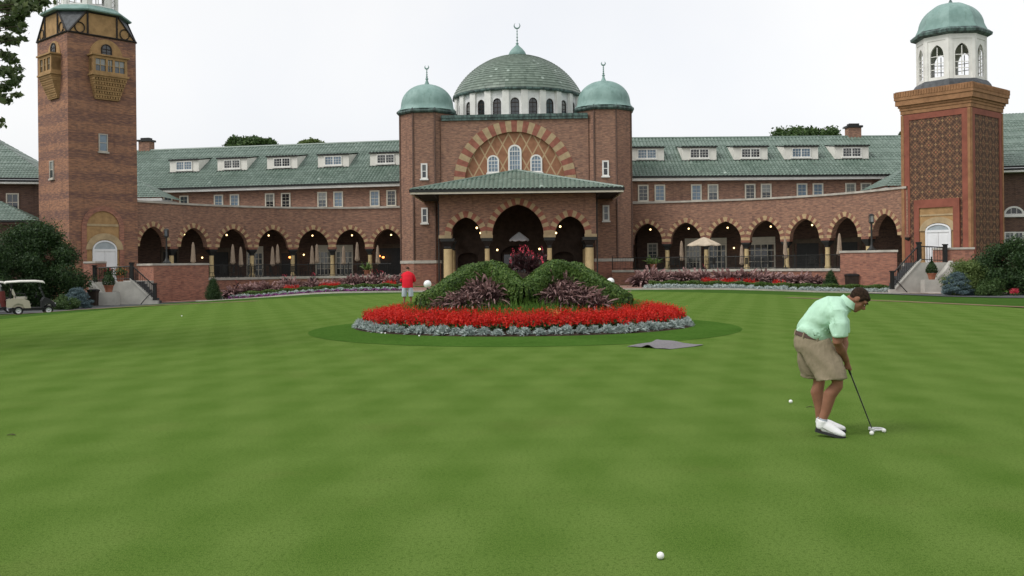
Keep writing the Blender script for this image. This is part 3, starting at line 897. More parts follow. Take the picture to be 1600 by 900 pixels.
for s in (-1, 1):
    mb = MB(); mb.tube([(s * 6.5, EY + .1, 7.45), (s * 6.4, -.4, 7.15), (s * 6.34 + .03, .1, 6.7), (s * 6.34 + .03, .1, .2)], .06, 8); mb.build('downpipe', M['dark'], porch)
for s in (-1, 1):
    mb = MB(); mb.box(s * 4.0 - 1.0, s * 4.0 + 1.0, .5, .9, .25, .82) if False else mb.box(min(s * 3.2, s * 5.2), max(s * 3.2, s * 5.2), .6, .95, .25, .8)
    mb.build('planter_box', M['pot'], porch)
def hung_lamp(loc, label, r=.09, group=None, drop=.7, cage=True, name='hanging_lamp'):
    t = thing(name, label, 'lamp', loc, 0, group)
    mb = MB(); mb.ball((0, 0, 0), r, 0, 10, 6); mb.build('bulb', M['lamp'], t, smooth=180)
    mb = MB(); mb.tube([(0, 0, r * .8), (0, 0, drop)], .015, 5); mb.lathe([(r * 1.5, r * 1.2), (r * .8, r * 1.9), (.02, r * 2.4)], (0, 0, 0), 10)
    mb.build('lamp_cap', M['dark'], t)
    return t
for px, py, D, w in ((745, 356, 81.5, 'upper left porch lamp glowing beside the left striped arch'), (751, 364, 83.5, 'lower left porch lamp glowing beside the left striped arch'), (875.3, 354, 81.5, 'upper right porch lamp glowing inside the right striped arch'), (868.7, 364, 83.5, 'lower right porch lamp glowing inside the right striped arch'), (777, 390.5, 85.8, 'lamp left of the porch door behind the flower bed'), (843, 389, 85.8, 'lamp right of the porch door behind the flower bed')):
    p = W(px, py, D)
    hung_lamp(p, w, .085, 'warm lamps inside the porch', .3)
def parasol(name, label, loc, open_=False, h=2.75, mat='canvas', group=None, rad=1.45, rz=0):
    t = thing(name, label, 'parasol', loc, rz, group)
    mb = MB(); mb.tube([(0, 0, 0.02), (0, 0, h)], .025, 8); mb.lathe([(.26, 0), (.26, .05), (.06, .1), (.04, .3)], (0, 0, 0), 14); mb.build('pole', M['dark'], t, smooth=40)
    mb = MB(); n = 32
    if open_:
        prof = [(rad, h - .72), (rad * .97, h - .62), (rad * .7, h - .42), (rad * .4, h - .22), (rad * .15, h - .06), (.03, h)]
        rows = []
        for (r, z) in prof:
            row = []
            for j in range(n):
                a = 2 * pi * j / n; ph = abs(((a / (2 * pi / 8)) % 1) - .5) * 2
                k = .93 + .07 * ph if r > .05 else 1
                row.append((r * k * cos(a), r * k * sin(a), z - .06 * (1 - ph) * r / rad))
            rows.append(row)
        mb.grid(rows, 0, True); mb.build('canopy', M[mat], t)
        mb = MB()
        for j in range(8):
            a = 2 * pi * j / 8; mb.tube([(0, 0, h - .2), (rad * .95 * cos(a), rad * .95 * sin(a), h - .75)], .012, 5)
        mb.build('ribs', M['dark'], t)
    else:
        rows = []
        for (r, z) in [(.05, h - 1.75), (.20, h - 1.62), (.17, h - 1.45), (.15, h - 1.1), (.13, h - .7), (.10, h - .3), (.05, h - .08), (.015, h)]:
            rows.append([(r * (1 + .22 * cos(7 * 2 * pi * j / n + z * 3)) * cos(2 * pi * j / n), r * (1 + .22 * cos(7 * 2 * pi * j / n + z * 3)) * sin(2 * pi * j / n), z) for j in range(n)])
        mb.grid(rows, 0, True); mb.build('canopy', M[mat], t, smooth=60)
        mb = MB(); mb.lathe([(.15, h - 1.2), (.165, h - 1.17), (.15, h - 1.12)], (0, 0, 0), 14); mb.build('tie', M[mat], t)
    return t
p = W(811, 368, 84.2); p.z = .25
parasol('patio_parasol', 'small pale grey open canopy inside the dark porch', p, True, 4.3, 'canvas_grey', None, .85)

# ------------------------------------------------------------------ wings behind the arcades
def wing(side, A, B, label, win_px, dorm_px, wy, dy, dside, chim):
    rz = rz_of(A, B); L = math.hypot(B[0] - A[0], B[1] - A[1])
    t = thing('brick_wing', label, 'building wing', (A[0], A[1], 0), rz)
    mb = MB(); mb.box(0, L, 0, 14, 6.6, 9.45); mb.box(.02, L - .02, 4.4, 13.9, -1, 6.598); mb.build('wall', M['brick'], t)
    ZE, run, ang = 9.72, 7.6, radians(32.5 if side < 0 else 30.4)
    yr, zr = -.6 + run, ZE + run * math.tan(ang)
    mb = MB(); tile_patch(mb, [(-.3, -.6, ZE), (L + .3, -.6, ZE), (L + .3, yr, zr), (-.3, yr, zr)], .34, .40, .10)
    tile_patch(mb, [(L + .3, yr * 2 + .6, ZE), (-.3, yr * 2 + .6, ZE), (-.3, yr, zr), (L + .3, yr, zr)], .54, .74, sub=4)
    rf = mb.build('tiled_roof', M['tile'], t, smooth=40)
    mb = MB(); mb.tube([(-.3, yr, zr + .02), (L + .3, yr, zr + .02)], .14, 8); mb.build('ridge_tiles', M['tile'], rf)
    mb = MB(); mb.box(-.3, L + .3, -.72, -.58, 9.62, 9.78); mb.build('gutter', M['dark'], t)
    mb = MB(); mb.box(-.3, L + .3, -.6, -.02, 9.36, 9.61); mb.build('cornice', M['white'], t)
    mb = MB(); mb.box(0, L, -.12, -.003, 7.4, 7.52); mb.build('sill_course', M['stone'], t)
    for i, px in enumerate(win_px):
        s, z = on_line(px, wy, A, B)
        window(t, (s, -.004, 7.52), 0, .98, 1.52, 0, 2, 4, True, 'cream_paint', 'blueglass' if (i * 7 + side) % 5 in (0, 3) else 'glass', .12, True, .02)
    for i, px in enumerate(dorm_px):
        s, z = on_line(px, dy, (A[0] - sin(rz) * 2.3, A[1] + cos(rz) * 2.3), (B[0] - sin(rz) * 2.3, B[1] + cos(rz) * 2.3))
        w2 = 1.62; yf = 2.3; zf = ZE + (yf + .6) * math.tan(ang) - .02; h = 1.28
        zt = zf + h; ybk = yf + (h + .55) / math.tan(ang); yb2 = yf + 3.6
        d = MB()
        zbk = ZE + (yb2 + .6) * math.tan(ang)
        d.extr([(s - w2, yf, zf - .3), (s - w2, yf, zt), (s - w2, yb2, zt + .5), (s - w2, yb2, zf - .3)], (2 * w2, 0, 0))
        do = d.build('dormer', M['dormer_white'], t)
        d = MB()
        tile_patch(d, [(s - w2 - .1, yf - .14, zt + .06), (s + w2 + .1, yf - .14, zt + .06), (s + w2 + .1, yb2, zt + .6), (s - w2 - .1, yb2, zt + .6)], .34, .40, .08)
        d.build('dormer_roof', M['tile'], do, smooth=40)
        d = MB(); d.box(s - w2 - .1, s + w2 + .1, yf - .16, yf - .003, zt + .002, zt + .12); d.build('dormer_fascia', M['dark'], do)
        d = MB(); d.box(s - w2 - .1, s + w2 + .1, yf - .14, yf - .003, zf + .02, zf + .1); d.build('dormer_apron', M['dark'], do)
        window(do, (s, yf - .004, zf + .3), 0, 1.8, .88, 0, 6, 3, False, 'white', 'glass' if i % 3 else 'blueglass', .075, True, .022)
        d = MB(); d.box(s - .05, s + .05, yf - .08, yf - .03, zf + .33, zf + 1.1); d.build('mullion', M['white'], do)
        if False: pass
    for (px, py0, py1, D) in chim:
        o2 = (-sin(rz) * (yr + .3), cos(rz) * (yr + .3))
        q = V((on_line(px, py1, (A[0] + o2[0], A[1] + o2[1]), (B[0] + o2[0], B[1] + o2[1]))[0], yr + .3)); D = A[1] + q.x * sin(rz) + q.y * cos(rz)
        d = MB(); d.box(q.x - .65, q.x + .65, q.y - .5, q.y + .5, 12, W(px, py0 + 6, D).z); ch = d.build('chimney', M['brick'], t)
        z = W(px, py0 + 6, D).z
        d = MB(); d.box(q.x - .78, q.x + .78, q.y - .62, q.y + .62, z - .2, z - .002); d.box(q.x - .5, q.x + .5, q.y - .35, q.y + .35, z + .005, z + .22); d.build('chimney_cap', M['dark'], ch)
    for s in ((.24 * L, .77 * L) if False else (.27 * L,) if side < 0 else (.74 * L,)):
        d = MB(); d.tube([(s - .2, -.6, 9.6), (s - .1, -.3, 9.25), (s, -.1, 8.9), (s, -.1, 7.0)], .06, 8); d.build('downpipe', M['dark'], t)
    return t
AL, BL = W(195, 300, 100.5), W(640, 300, 94.3)
AR_, BR_ = W(975, 300, 91.6), W(1440, 290, 92.2)
AL = AL + (AL - BL).normalized() * 7; BR_ = BR_ + (BR_ - AR_).normalized() * 5.5
wing(-1, AL, BL, 'left brick wing with five white dormers, running between banded tower and domed hall', [263, 288, 342, 367, 422, 447, 504, 529, 586, 612], [288, 363, 441, 521, 603], 322, 262, 1, [(229, 213, 237, 104)])
wing(1, AR_, BR_, 'right brick wing with five white dormers, running between domed hall and lattice tower', [1005, 1031, 1088, 1114, 1172, 1197, 1253, 1278, 1329, 1353], [1011, 1093, 1173, 1252, 1331], 314, 262, -1, [(1333, 191, 213, 98)])

# ------------------------------------------------------------------ curved arcades and terraces
class Curve:
    def __init__(s, pts):
        P = [V(p) for p in pts]; P = [P[0] * 2 - P[1]] + P + [P[-1] * 2 - P[-2]]
        out = []
        for i in range(1, len(P) - 2):
            for k in range(20):
                t = k / 20; a, b, c, d = P[i - 1], P[i], P[i + 1], P[i + 2]
                out.append(.5 * ((2 * b) + (c - a) * t + (2 * a - 5 * b + 4 * c - d) * t * t + (3 * b - a - 3 * c + d) * t ** 3))
        out.append(P[-2]); s.p = out; s.l = [0]
        for a, b in zip(out, out[1:]): s.l.append(s.l[-1] + (b - a).length)
        s.L = s.l[-1]
    def at(s, x):
        if x <= 0: i, f = 0, x / (s.l[1] - s.l[0])
        elif x >= s.L: i = len(s.p) - 2; f = 1 + (x - s.L) / (s.l[-1] - s.l[-2])
        else:
            i = 0
            lo, hi = 0, len(s.l) - 1
            while hi - lo > 1:
                m = (lo + hi) // 2
                if s.l[m] <= x: lo = m
                else: hi = m
            i = lo; f = (x - s.l[i]) / (s.l[i + 1] - s.l[i])
        return s.p[i] + (s.p[i + 1] - s.p[i]) * f
    def tan(s, x): return (s.at(x + .6) - s.at(x - .6)).normalized()
    def fr(s, x, d, z):
        """d > 0 is away from the lawn"""
        p = s.at(x); t = s.tan(x)
        return V((p.x - t.y * d, p.y + t.x * d, z))
    def find(s, px, off=0):
        best = None
        for i in range(0, 801):
            x = s.L * (i / 800 * 1.1 - .05)
            q = s.fr(x, off, 0); e = abs(q.x / q.y - (px - 800) / FPX)
            if best is None or e < best[0]: best = (e, x)
        return best[1]
CL_ = Curve([(-30.9, 80.2), (-26.4, 87.1), (-21.1, 91.3), (-15.4, 92.9), (-9.6, 92.4)])
CRT = Curve([(10.4, 90.7), (16.4, 88.4), (21.6, 86.1), (26.6, 81.3), (29.7, 74.6)])
ORN = ['first', 'second', 'third', 'fourth', 'fifth', 'sixth', 'seventh']
ARC = {}
def arcade(cv, label, centers, zf, zs, rise, ahalf, side, doors):
    S = [cv.find(px) for px in centers]
    o = cv.at(cv.L / 2)
    t = thing('brick_arcade', label, 'arcade', (o.x, o.y, zf))
    sp = [b - a for a, b in zip(S, S[1:])]
    ops = [(c, ahalf, zs, zs, rise) for c in S]
    mb = MB(); arch_wall(mb, cv.fr, 0, cv.L, zs, 7.25, ops, .6, 0)
    mb.build('arcade_wall', M['brick'], t, w2l=True)
    mb = MB()
    n = 60
    rows = [[cv.fr(cv.L * i / n, d, z) for (d, z) in ((-.12, 7.2), (-.12, 7.36), (.72, 7.36), (.72, 7.2), (-.12, 7.2))] for i in range(n + 1)]
    mb.grid(rows); mb.build('coping', M['stone'], t, w2l=True)
    for c in S:
        mb = MB(); arch_ring(mb, cv.fr, c, zs, ahalf, rise, .40, 21, -.05, .55)
        mb.build('striped_arch', [M['arc_cream'], M['arc_red']], t, w2l=True)
    mids = [S[0] - (S[1] - S[0]) / 2] + [(a + b) / 2 for a, b in zip(S, S[1:])] + [S[-1] + (S[-1] - S[-2]) / 2]
    for i, x in enumerate(mids):
        if x < -.2 or x > cv.L + .2: continue
        p = cv.fr(x, .3, 0); tn = cv.tan(x)
        mb = MB(); mb.lathe([(.26, zf), (.26, zf + .18), (.2, zf + .28), (.19, zs - .75)], (p.x, p.y, 0), 16)
        col = mb.build('column', M['column'], t, w2l=True, smooth=35)
        mb = MB(); mb.lathe([(.2, zs - .75), (.24, zs - .68), (.24, zs - .6), (.5, zs - .32), (.5, zs - .19)], (p.x, p.y, 0), 16, 0, 4, pi / 4 + atan2(tn.y, tn.x))
        cp = mb.build('capital', M['dark'], None, w2l=True, loc=(t.location.x, t.location.y, zf)); cp.parent = col; cp.location = (0, 0, 0)
        mb = MB(); a, b2 = tn * .42, V((-tn.y, tn.x)) * .36
        mb.obox((p.x - a.x - b2.x, p.y - a.y - b2.y, zs - .188), (2 * a.x, 2 * a.y, 0), (2 * b2.x, 2 * b2.y, 0), (0, 0, .186))
        cp = mb.build('impost_block', M['arc_red'], None, w2l=True, loc=(t.location.x, t.location.y, zf)); cp.parent = col; cp.location = (0, 0, 0)
    # back wall, ceiling, roof
    n = 50
    def sheet(name, prof, mat, s0=0, s1=None):
        s1 = cv.L if s1 is None else s1
        m_ = MB(); m_.grid([[cv.fr(s0 + (s1 - s0) * i / n, d, z) for d, z in prof + prof[:1]] for i in range(n + 1)][::1])
        m_.face([cv.fr(s0, d, z) for d, z in prof]); m_.face([cv.fr(s1, d, z) for d, z in prof][::-1])
        return m_.build(name, M[mat], t, w2l=True, recalc=True)
    sheet('back_wall', [(4.3, zf), (4.3, 7.15), (4.6, 7.15), (4.6, zf)], 'brick_shaded')
    sheet('arcade_ceiling', [(.62, 6.3), (4.28, 6.3), (4.28, 6.45), (.62, 6.45)], 'ceiling')
    sheet('flat_roof', [(.62, 6.9), (11.5 if side < 0 else 9, 6.9), (11.5 if side < 0 else 9, 7.05), (.62, 7.05)], 'slate')
    for (px, w, h, kind) in doors:
        x = cv.find(px, 4.3); p = cv.fr(x, 4.3, zf); tn = cv.tan(x)
        loc = p - t.location
        rz = atan2(tn.y, tn.x)
        if kind == 'win': window(t, (loc.x, loc.y, 1.0), rz, w, h, 0, 2, 4, True, 'cream_paint', 'glass', .12)
        elif kind == 'open':
            mb = MB(); mb.box(-w / 2 - .2, w / 2 + .2, -.1, 0, h, h + .4); mb.box(-w / 2 - .22, -w / 2, -.1, 0, 0, h); mb.box(w / 2, w / 2 + .22, -.1, 0, 0, h)
            d = mb.build('door_frame', M['inside'], t, loc=(loc.x, loc.y, .01), rz=rz)
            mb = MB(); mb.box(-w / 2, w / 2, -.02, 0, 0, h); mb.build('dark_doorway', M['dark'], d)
        else:
            d = window(t, (loc.x, loc.y, .02), rz, w, h, 0, 4, 4, False, 'cream_paint', 'glass', .14, False, .07, 'french_door')
            mb = MB(); mb.box(-w / 2, w / 2, -.06, 0, h + .01, h + .55); mb.build('transom', M['cream_paint'], d)
    for i, c in enumerate(S):
        p = cv.fr(c, 1.3, 4.75 if side < 0 else 4.9)
        k = i + 1
        hung_lamp(p, ('white arcade lamp in the %s arch counted from the %s tower' % (ORN[i] if side < 0 else ORN[len(S) - 1 - i], 'banded' if side < 0 else 'ornate lattice')), .075, 'lamps hanging in the arcades', 1.5)
    return t, S
ZFL, ZFR = .95, 1.22
LC = [240, 303, 365, 427, 490, 548, 606]; RC = [1012, 1072, 1134, 1196, 1258, 1321, 1383]
arcL, SL = arcade(CL_, 'curved brick arcade of striped pointed arches next to the banded tower', LC, ZFL, 3.62, 1.66, 1.36, -1,
    [(398, 1.6, 2.3, 'fr'), (345, 1.4, 2.3, 'open'), (452, 1.5, 2.2, 'open'), (507, 1.7, 2.4, 'fr'), (538, 1.7, 2.4, 'fr'), (609, 2.4, 2.6, 'open'), (265, 1.4, 2.3, 'open')])
arcR, SR = arcade(CRT, 'curved brick arcade of striped pointed arches next to the ornate lattice tower', RC, ZFR, 3.72, 1.70, 1.36, 1,
    [(1020, 1.0, 1.5, 'win'), (1083, 1.5, 2.3, 'fr'), (1121, 1.7, 2.3, 'fr'), (1190, 2.6, 2.3, 'fr'), (1262, 2.4, 2.2, 'open'), (1326, 2.2, 2.2, 'open')])
# wall lamps that glow under the arches
for px, py, c, lab in ((475, 398, CL_, 'small wall lamp glowing low under the fifth arch from banded tower'), (1147, 387.5, CRT, 'small wall lamp glowing low under third arch right of the porch'), (316, 402.5, CL_, 'small lamp glowing low behind the second arch from banded tower')):
    x = c.find(px, 3.9); q = c.fr(x, 3.9, 0); q.z = W(px, py, q.y).z
    hung_lamp(q, lab, .075, None, .2, name='wall_lamp')
for k, (px, py) in enumerate(((593, 400), (599, 402), (453, 402))):
    x = CL_.find(px, 3.6); q = CL_.fr(x, 3.6, 0); q.z = W(px, py, q.y).z
    t = thing('orange_lamp', ('left of two orange lamps in the open doorway near the left turret', 'right of two orange lamps in the open doorway near the left turret', 'orange lamp glowing under the fourth arch from banded tower')[k], 'lamp', q)
    mb = MB(); mb.ball((0, 0, 0), (.13, .13, .1), 0, 10, 6); mb.build('shade', M['lamp_orange'], t, smooth=180)
    mb = MB(); mb.tube([(0, 0, .08), (0, 0, 1.2)], .012, 5); mb.build('cord', M['dark'], t)

def terrace(cv, s0, s1, off, zf, zb, label, cat='terrace wall'):
    o = cv.fr((s0 + s1) / 2, -off, zb)
    t = thing('terrace_wall', label, cat, o)
    n = 50
    m_ = MB(); ring = [(-off, zb), (-off, zf - .16), (-off + .35, zf - .16), (-off + .35, zb)]
    m_.grid([[cv.fr(s0 + (s1 - s0) * i / n, d, z) for d, z in ring + ring[:1]] for i in range(n + 1)])
    m_.face([cv.fr(s0, d, z) for d, z in ring]); m_.face([cv.fr(s1, d, z) for d, z in ring])
    m_.build('retaining_wall', M['brick_red'], t, w2l=True, recalc=True)
    m_ = MB(); ring = [(-off - .08, zf - .158), (-off - .08, zf + .03), (-off + .42, zf + .03), (-off + .42, zf - .158)]
    m_.grid([[cv.fr(s0 + (s1 - s0) * i / n, d, z) for d, z in ring + ring[:1]] for i in range(n + 1)])
    m_.build('coping', M['stone'], t, w2l=True, recalc=True)
    # floor behind
    m_ = MB(); ring = [(-off + .43, zf - .3), (-off + .43, zf - .004), (4.29, zf - .004), (4.29, zf - .3)]
    m_.grid([[cv.fr((s0 if d < -3 else -1.5) + ((s1 - s0) if d < -3 else (cv.L + 2.5)) * i / n, d, z) for d, z in ring + ring[:1]] for i in range(n + 1)])
    fo = m_.build('terrace_floor', M['concrete'], t, w2l=True, recalc=True)
    return t
def railing(cv, s0, s1, off, zf, label, h=1.05):
    o = cv.fr((s0 + s1) / 2, -off, zf)
    t = thing('iron_railing', label, 'railing', o)
    n = 40
    m_ = MB()
    for z in (zf + .14, zf + h): m_.tube([cv.fr(s0 + (s1 - s0) * i / n, -off + .15, z) for i in range(n + 1)], .03 if z > zf + .5 else .022, 6)
    m_.build('rails', M['dark'], t, w2l=True)
    m_ = MB(); k = int((s1 - s0) / .14)
    for i in range(k + 1):
        p = cv.fr(s0 + (s1 - s0) * i / k, -off + .15, zf + .05)
        big = i % 14 == 0
        m_.tube([p, p + V((0, 0, h if not big else h + .1))], .035 if big else .009, 4)
    m_.build('balusters', M['dark'], t, w2l=True)
    return t
OFF = 6.0
sL0 = CL_.find(322, -OFF); sL1 = CL_.L - .3
sR0 = .3; sR1 = CRT.find(1314, -OFF)
terrace(CL_, sL0, sL1, OFF, ZFL, -1.4, 'low brick terrace wall behind the purple and silver flower border')
terrace(CRT, sR0, sR1, OFF, ZFR, -1.2, 'low brick terrace wall behind the silver flower border')
railing(CL_, sL0, sL1, OFF, ZFL, 'black iron railing along the terrace left of the porch')
railing(CRT, sR0, sR1, OFF, ZFR, 'black iron railing along the terrace right of the porch')
# folded and open parasols
F1 = [(302, 378), (364, 381), (376.5, 385), (426, 385), (434, 381), (488, 383.5), (495.5, 381), (558.5, 378), (537, 384), (590.5, 383)]
LF = ['folded beige parasol under the second arch from the banded tower', 'taller of two folded parasols under the third arch from banded tower', 'shorter of two folded parasols under the third arch from banded tower', 'slimmer of two folded parasols under the fourth arch from banded tower', 'wide folded parasol under the fourth arch from banded tower', 'left of two folded parasols under the fifth arch from banded tower', 'right of two folded parasols under the fifth arch from banded tower', 'folded parasol centred under the sixth arch from banded tower', 'folded parasol before the white doors under the sixth arch', 'folded parasol at the column nearest the left turret']
for (px, py), lab in zip(F1, LF):
    x = CL_.find(px, -3.2); q = CL_.fr(x, -3.2, ZFL); top = W(px, py, q.y).z
    parasol('folded_parasol', lab, q, False, top - ZFL, 'canvas', 'folded parasols on the terrace', rz=R.random() * 3)
F2 = [(1065, 376), (1159, 382), (1227.5, 371), (1312, 364)]
RF = ['folded parasol left of the open parasol on the right terrace', 'small folded parasol just right of the open parasol', 'folded parasol in front of a column midway along the right terrace', 'folded parasol beside the brick pier near the ornate tower']
for (px, py), lab in zip(F2, RF):
    x = CRT.find(px, -3.2); q = CRT.fr(x, -3.2, ZFR); top = W(px, py, q.y).z
    parasol('folded_parasol', lab, q, False, top - ZFR, 'canvas', 'folded parasols on the terrace', rz=R.random() * 3)
x = CRT.find(1100, -3.6); q = CRT.fr(x, -3.6, ZFR)
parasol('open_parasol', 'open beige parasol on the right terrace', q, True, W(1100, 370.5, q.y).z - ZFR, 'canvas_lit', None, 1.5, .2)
# patio furniture, hardly more than dark shapes behind the railings
def patio_set(loc, label, rz=0):
    t = thing('patio_table', label, 'table', loc, rz, 'patio tables behind the railings')
    mb = MB(); mb.lathe([(.55, .72), (.55, .75)], (0, 0, 0), 18); mb.build('tabletop', M['dark'], t)
    for k in range(4):
        a = pi / 4 + k * pi / 2; m2 = MB(); m2.tube([(.35 * cos(a), .35 * sin(a), .72), (.45 * cos(a), .45 * sin(a), 0)], .02, 5); m2.build('leg', M['dark'], t)
    return t
def patio_chair(loc, rz, label):
    t = thing('patio_chair', label, 'chair', loc, rz, 'patio chairs behind the railings')
    mb = MB(); mb.box(-.25, .25, -.25, .25, .42, .46); mb.build('seat', M['dark'], t)
    mb = MB()
    for i in range(5): mb.box(-.24 + i * .11, -.2 + i * .11, .22, .25, .46, .92)
    mb.box(-.26, .26, .215, .255, .92, .97); mb.build('backrest', M['dark'], t)
    for sx in (-1, 1):
        for sy in (-1, 1): m2 = MB(); m2.tube([(sx * .22, sy * .22, .42), (sx * .25, sy * .25, 0)], .018, 5); m2.build('leg', M['dark'], t)
    return t
k = 0
for cv, zf, lst, sd in ((CL_, ZFL, [345, 404, 466, 575], 'left'), (CRT, ZFR, [1045, 1098, 1185, 1265], 'right')):
    for px in lst:
        x = cv.find(px, -3.4); q = cv.fr(x, -3.4, zf)
        nm = {345: 'third arch', 404: 'arcade column', 466: 'fifth arch', 575: 'sixth arch', 1045: 'first column', 1098: 'open parasol', 1185: 'french doors', 1265: 'folded parasol'}[px]
        patio_set(q, 'dark round patio table behind the %s terrace railing, near the %s' % (sd, nm), R.random())
        for j in range(3):
            a = j * 2.1 + R.random()
            patio_chair(q + V((.85 * cos(a), .85 * sin(a), 0)), a - pi / 2, 'dark chair at the %s table on the %s terrace' % (nm, sd))
# ------------------------------------------------------------------ towers
def solve_tower(pxa, Da, pxc, pxo, left):
    ka = uv_of(pxa, 250)[0] / FPX; kc = uv_of(pxc, 250)[0] / FPX; ko = uv_of(pxo, 250)[0] / FPX
    A = V((ka * Da, Da)); best = None
    for i in range(4000):
        D0 = Da - 14 + i * .0045
        C = V((kc * D0, D0))
        d = (A - C) if left else (C - A)
        O = C + V((-d.y, d.x))
        e = abs(O.x / O.y - ko)
        if d.length > 2 and (best is None or e < best[0]): best = (e, C, O)
    return A, best[1], best[2]
# left: banded brick tower
CR, C0, CLf = solve_tower(214, 80.6, 107, 60, True)
S = (CR - C0).length; rzT = rz_of(C0, CR)
twl = thing('banded_tower', 'tall dark banded brick tower with tan oriels and a chamfered timbered top', 'tower', (C0.x, C0.y, 0), rzT)
fx = lambda px, py=250: on_line(px, py, C0, CR)
lx = lambda px, py=250: on_line(px, py, C0, CLf)
Z1 = 20.05; Z2 = 21.95
mb = MB(); mb.prism([(0, 0), (S, 0), (S, S), (0, S)], -1.4, Z1); mb.build('shaft', M['brick_band'], twl)
q = S * (1 - 1 / (1 + sqrt(2))) / 2 * .95
b4 = [(0, 0), (S, 0), (S, S), (0, S)]
o8 = [(q, 0), (S - q, 0), (S, q), (S, S - q), (S - q, S), (q, S), (0, S - q), (0, q)]
mp = MB()
for k in range(4):
    a, b = b4[k], b4[(k + 1) % 4]; c, d = o8[2 * k + 1], o8[2 * k]
    mp.face([(*a, Z1), (*b, Z1), (*c, Z2), (*d, Z2)])
    e = o8[(2 * k + 2) % 8]
    ms = MB(); ms.face([(*b, Z1), (*e, Z2), (*c, Z2)]); ms.build('corner_broach', M['slate'], twl)
mp.build('timbered_panel', M['tan'], twl)
tm = MB()
for k in range(4):
    a, b = V((*b4[k], 0)), V((*b4[(k + 1) % 4], 0)); ex = (b - a).normalized(); ey = V((-ex.y, ex.x, 0)); f = flat(a, ex, ey)
    P0 = lambda s, z, d=-.05: f(s, d, Z1 + z)
    hh = Z2 - Z1
    for (s1, z1, s2, z2) in ((0, .07, S, .07), (q, hh - .06, S - q, hh - .06), (.02, 0, q, hh), (S - .02, 0, S - q, hh), (q + .05, 0, q + .05, hh), (S - q - .05, 0, S - q - .05, hh)):
        tm.tube([P0(s1, z1), P0(s2, z2)], .075, 4)
    for s in (q * .62, S - q * .62):
        tm.tube([P0(s + .4 * cos(2 * pi * j / 20) * .95, .52 + .4 * sin(2 * pi * j / 20)) for j in range(21)], .045, 4)
tm.build('timber_frame', M['timber'], twl)
mb = MB(); cxy = (S / 2, S / 2)
ro = S / 2 / cos(pi / 8)
mb.lathe([(ro + .02, Z2 - .02), (ro + .42, Z2 + .02), (ro + .45, Z2 + .12), (ro + .1, Z2 + .38), (ro - .3, Z2 + .6)], (*cxy, 0), 8, 0, 0, pi / 8)
mb.build('copper_ledge', M['copper'], twl)
lantern(twl, cxy, Z2 + .58, S / 2 * .86, False)
def oriel(parent, pos, rz, w=2.1):
    t = M['tan']
    mb = MB(); d = .75; x = w / 2
    mb.box(-x, x, -d, 0, 0, .22); mb.box(-x, x, -d, 0, 1.18, 1.4)
    for a, b in ((-x, -x + .2), (-.36, -.2), (.2, .36), (x - .2, x)): mb.box(a, b, -d, -.02, .22, 1.18)
    mb.box(-x, -x + .14, -d + .02, 0, .22, 1.18); mb.box(x - .14, x, -d + .02, 0, .22, 1.18)
    mb.box(-x - .16, x + .16, -d - .14, 0, 1.402, 1.52); mb.box(-x - .12, x + .12, -d - .1, 0, -.14, -.002)
    o = mb.build('oriel_bay', t, parent, loc=pos, rz=rz)
    mp_ = MB(); mp_.box(-x + .15, x - .15, -d + .12, -d + .18, .22, 1.18); p = mp_.build('pane', M['glass'], o)
    mg = MB()
    for a, b in ((-x + .2, -.36), (-.2, .2), (.36, x - .2)):
        mg.box((a + b) / 2 - .02, (a + b) / 2 + .02, -d + .06, -d + .11, .22, 1.18); mg.box(a, b, -d + .06, -d + .11, .68, .72)
    mg.build('glazing_bars', M['cream'], o)
    mc = MB(); n = 5
    for k in range(n):
        k0 = 1 - k * .13; ww = x * (1 - k * .058); dd = d * (1 - k * .16)
        z1 = -.142 - k * .33
        mc.box(-ww, ww, -dd, 0, z1 - .15, z1 - .002)
        nd = max(5, int(ww * 2 / .2))
        for i in range(nd):
            s = -ww + .04 + (2 * ww - .2) * i / (nd - 1); mc.box(s, s + .12, -dd + .03, 0, z1 - .329, z1 - .152)
        mc.box(-ww + .15, ww - .15, -dd + .14, 0, z1 - .328, z1 - .153)
    mc.box(-x * .7, x * .7, -d * .22, 0, -.142 - n * .33 - .1, -.144 - n * .33)
    mc.build('corbel', t, o)
    mh = MB(); a = x * .98; fz = 1.52
    P = arch_pts(a, a * 1.02, 24)
    mh.extr([(p[0], -.06, fz + p[1]) for p in P], (0, .06, 0)); mh.build('hood_panel', t, o)
    window(o, (0, -.062, fz + .02), 0, .86, .55, .42, 2, 2, False, 'timber', 'glass', .08, False, name='arch_light')
s0, zo = fx(138, 120); s1, _ = fx(193, 120); zbo = fx(165, 119)[1]
oriel(twl, ((s0 + s1) / 2, 0, zbo), 0, s1 - s0 - .1)
ob = V((-(CR - C0).normalized().x * .75, -(CR - C0).normalized().y * .75))
l0, l1 = on_line(80, 120, C0 + ob, CLf + ob)[0], on_line(60.5, 120, C0 + ob, CLf + ob)[0]
oriel(twl, (0, (l0 + l1) / 2, zbo), -pi / 2, min(2.4, abs(l1 - l0)))
sx, z = fx(161, 237); window(twl, (sx, -.004, z), 0, .72, 1.4, 0, 1, 2, True, 'stone', 'blueglass', .08)
sx, z = lx(82, 279); window(twl, (-.004, sx, z), -pi / 2, .72, 1.4, 0, 1, 2, True, 'stone', 'glass', .08)
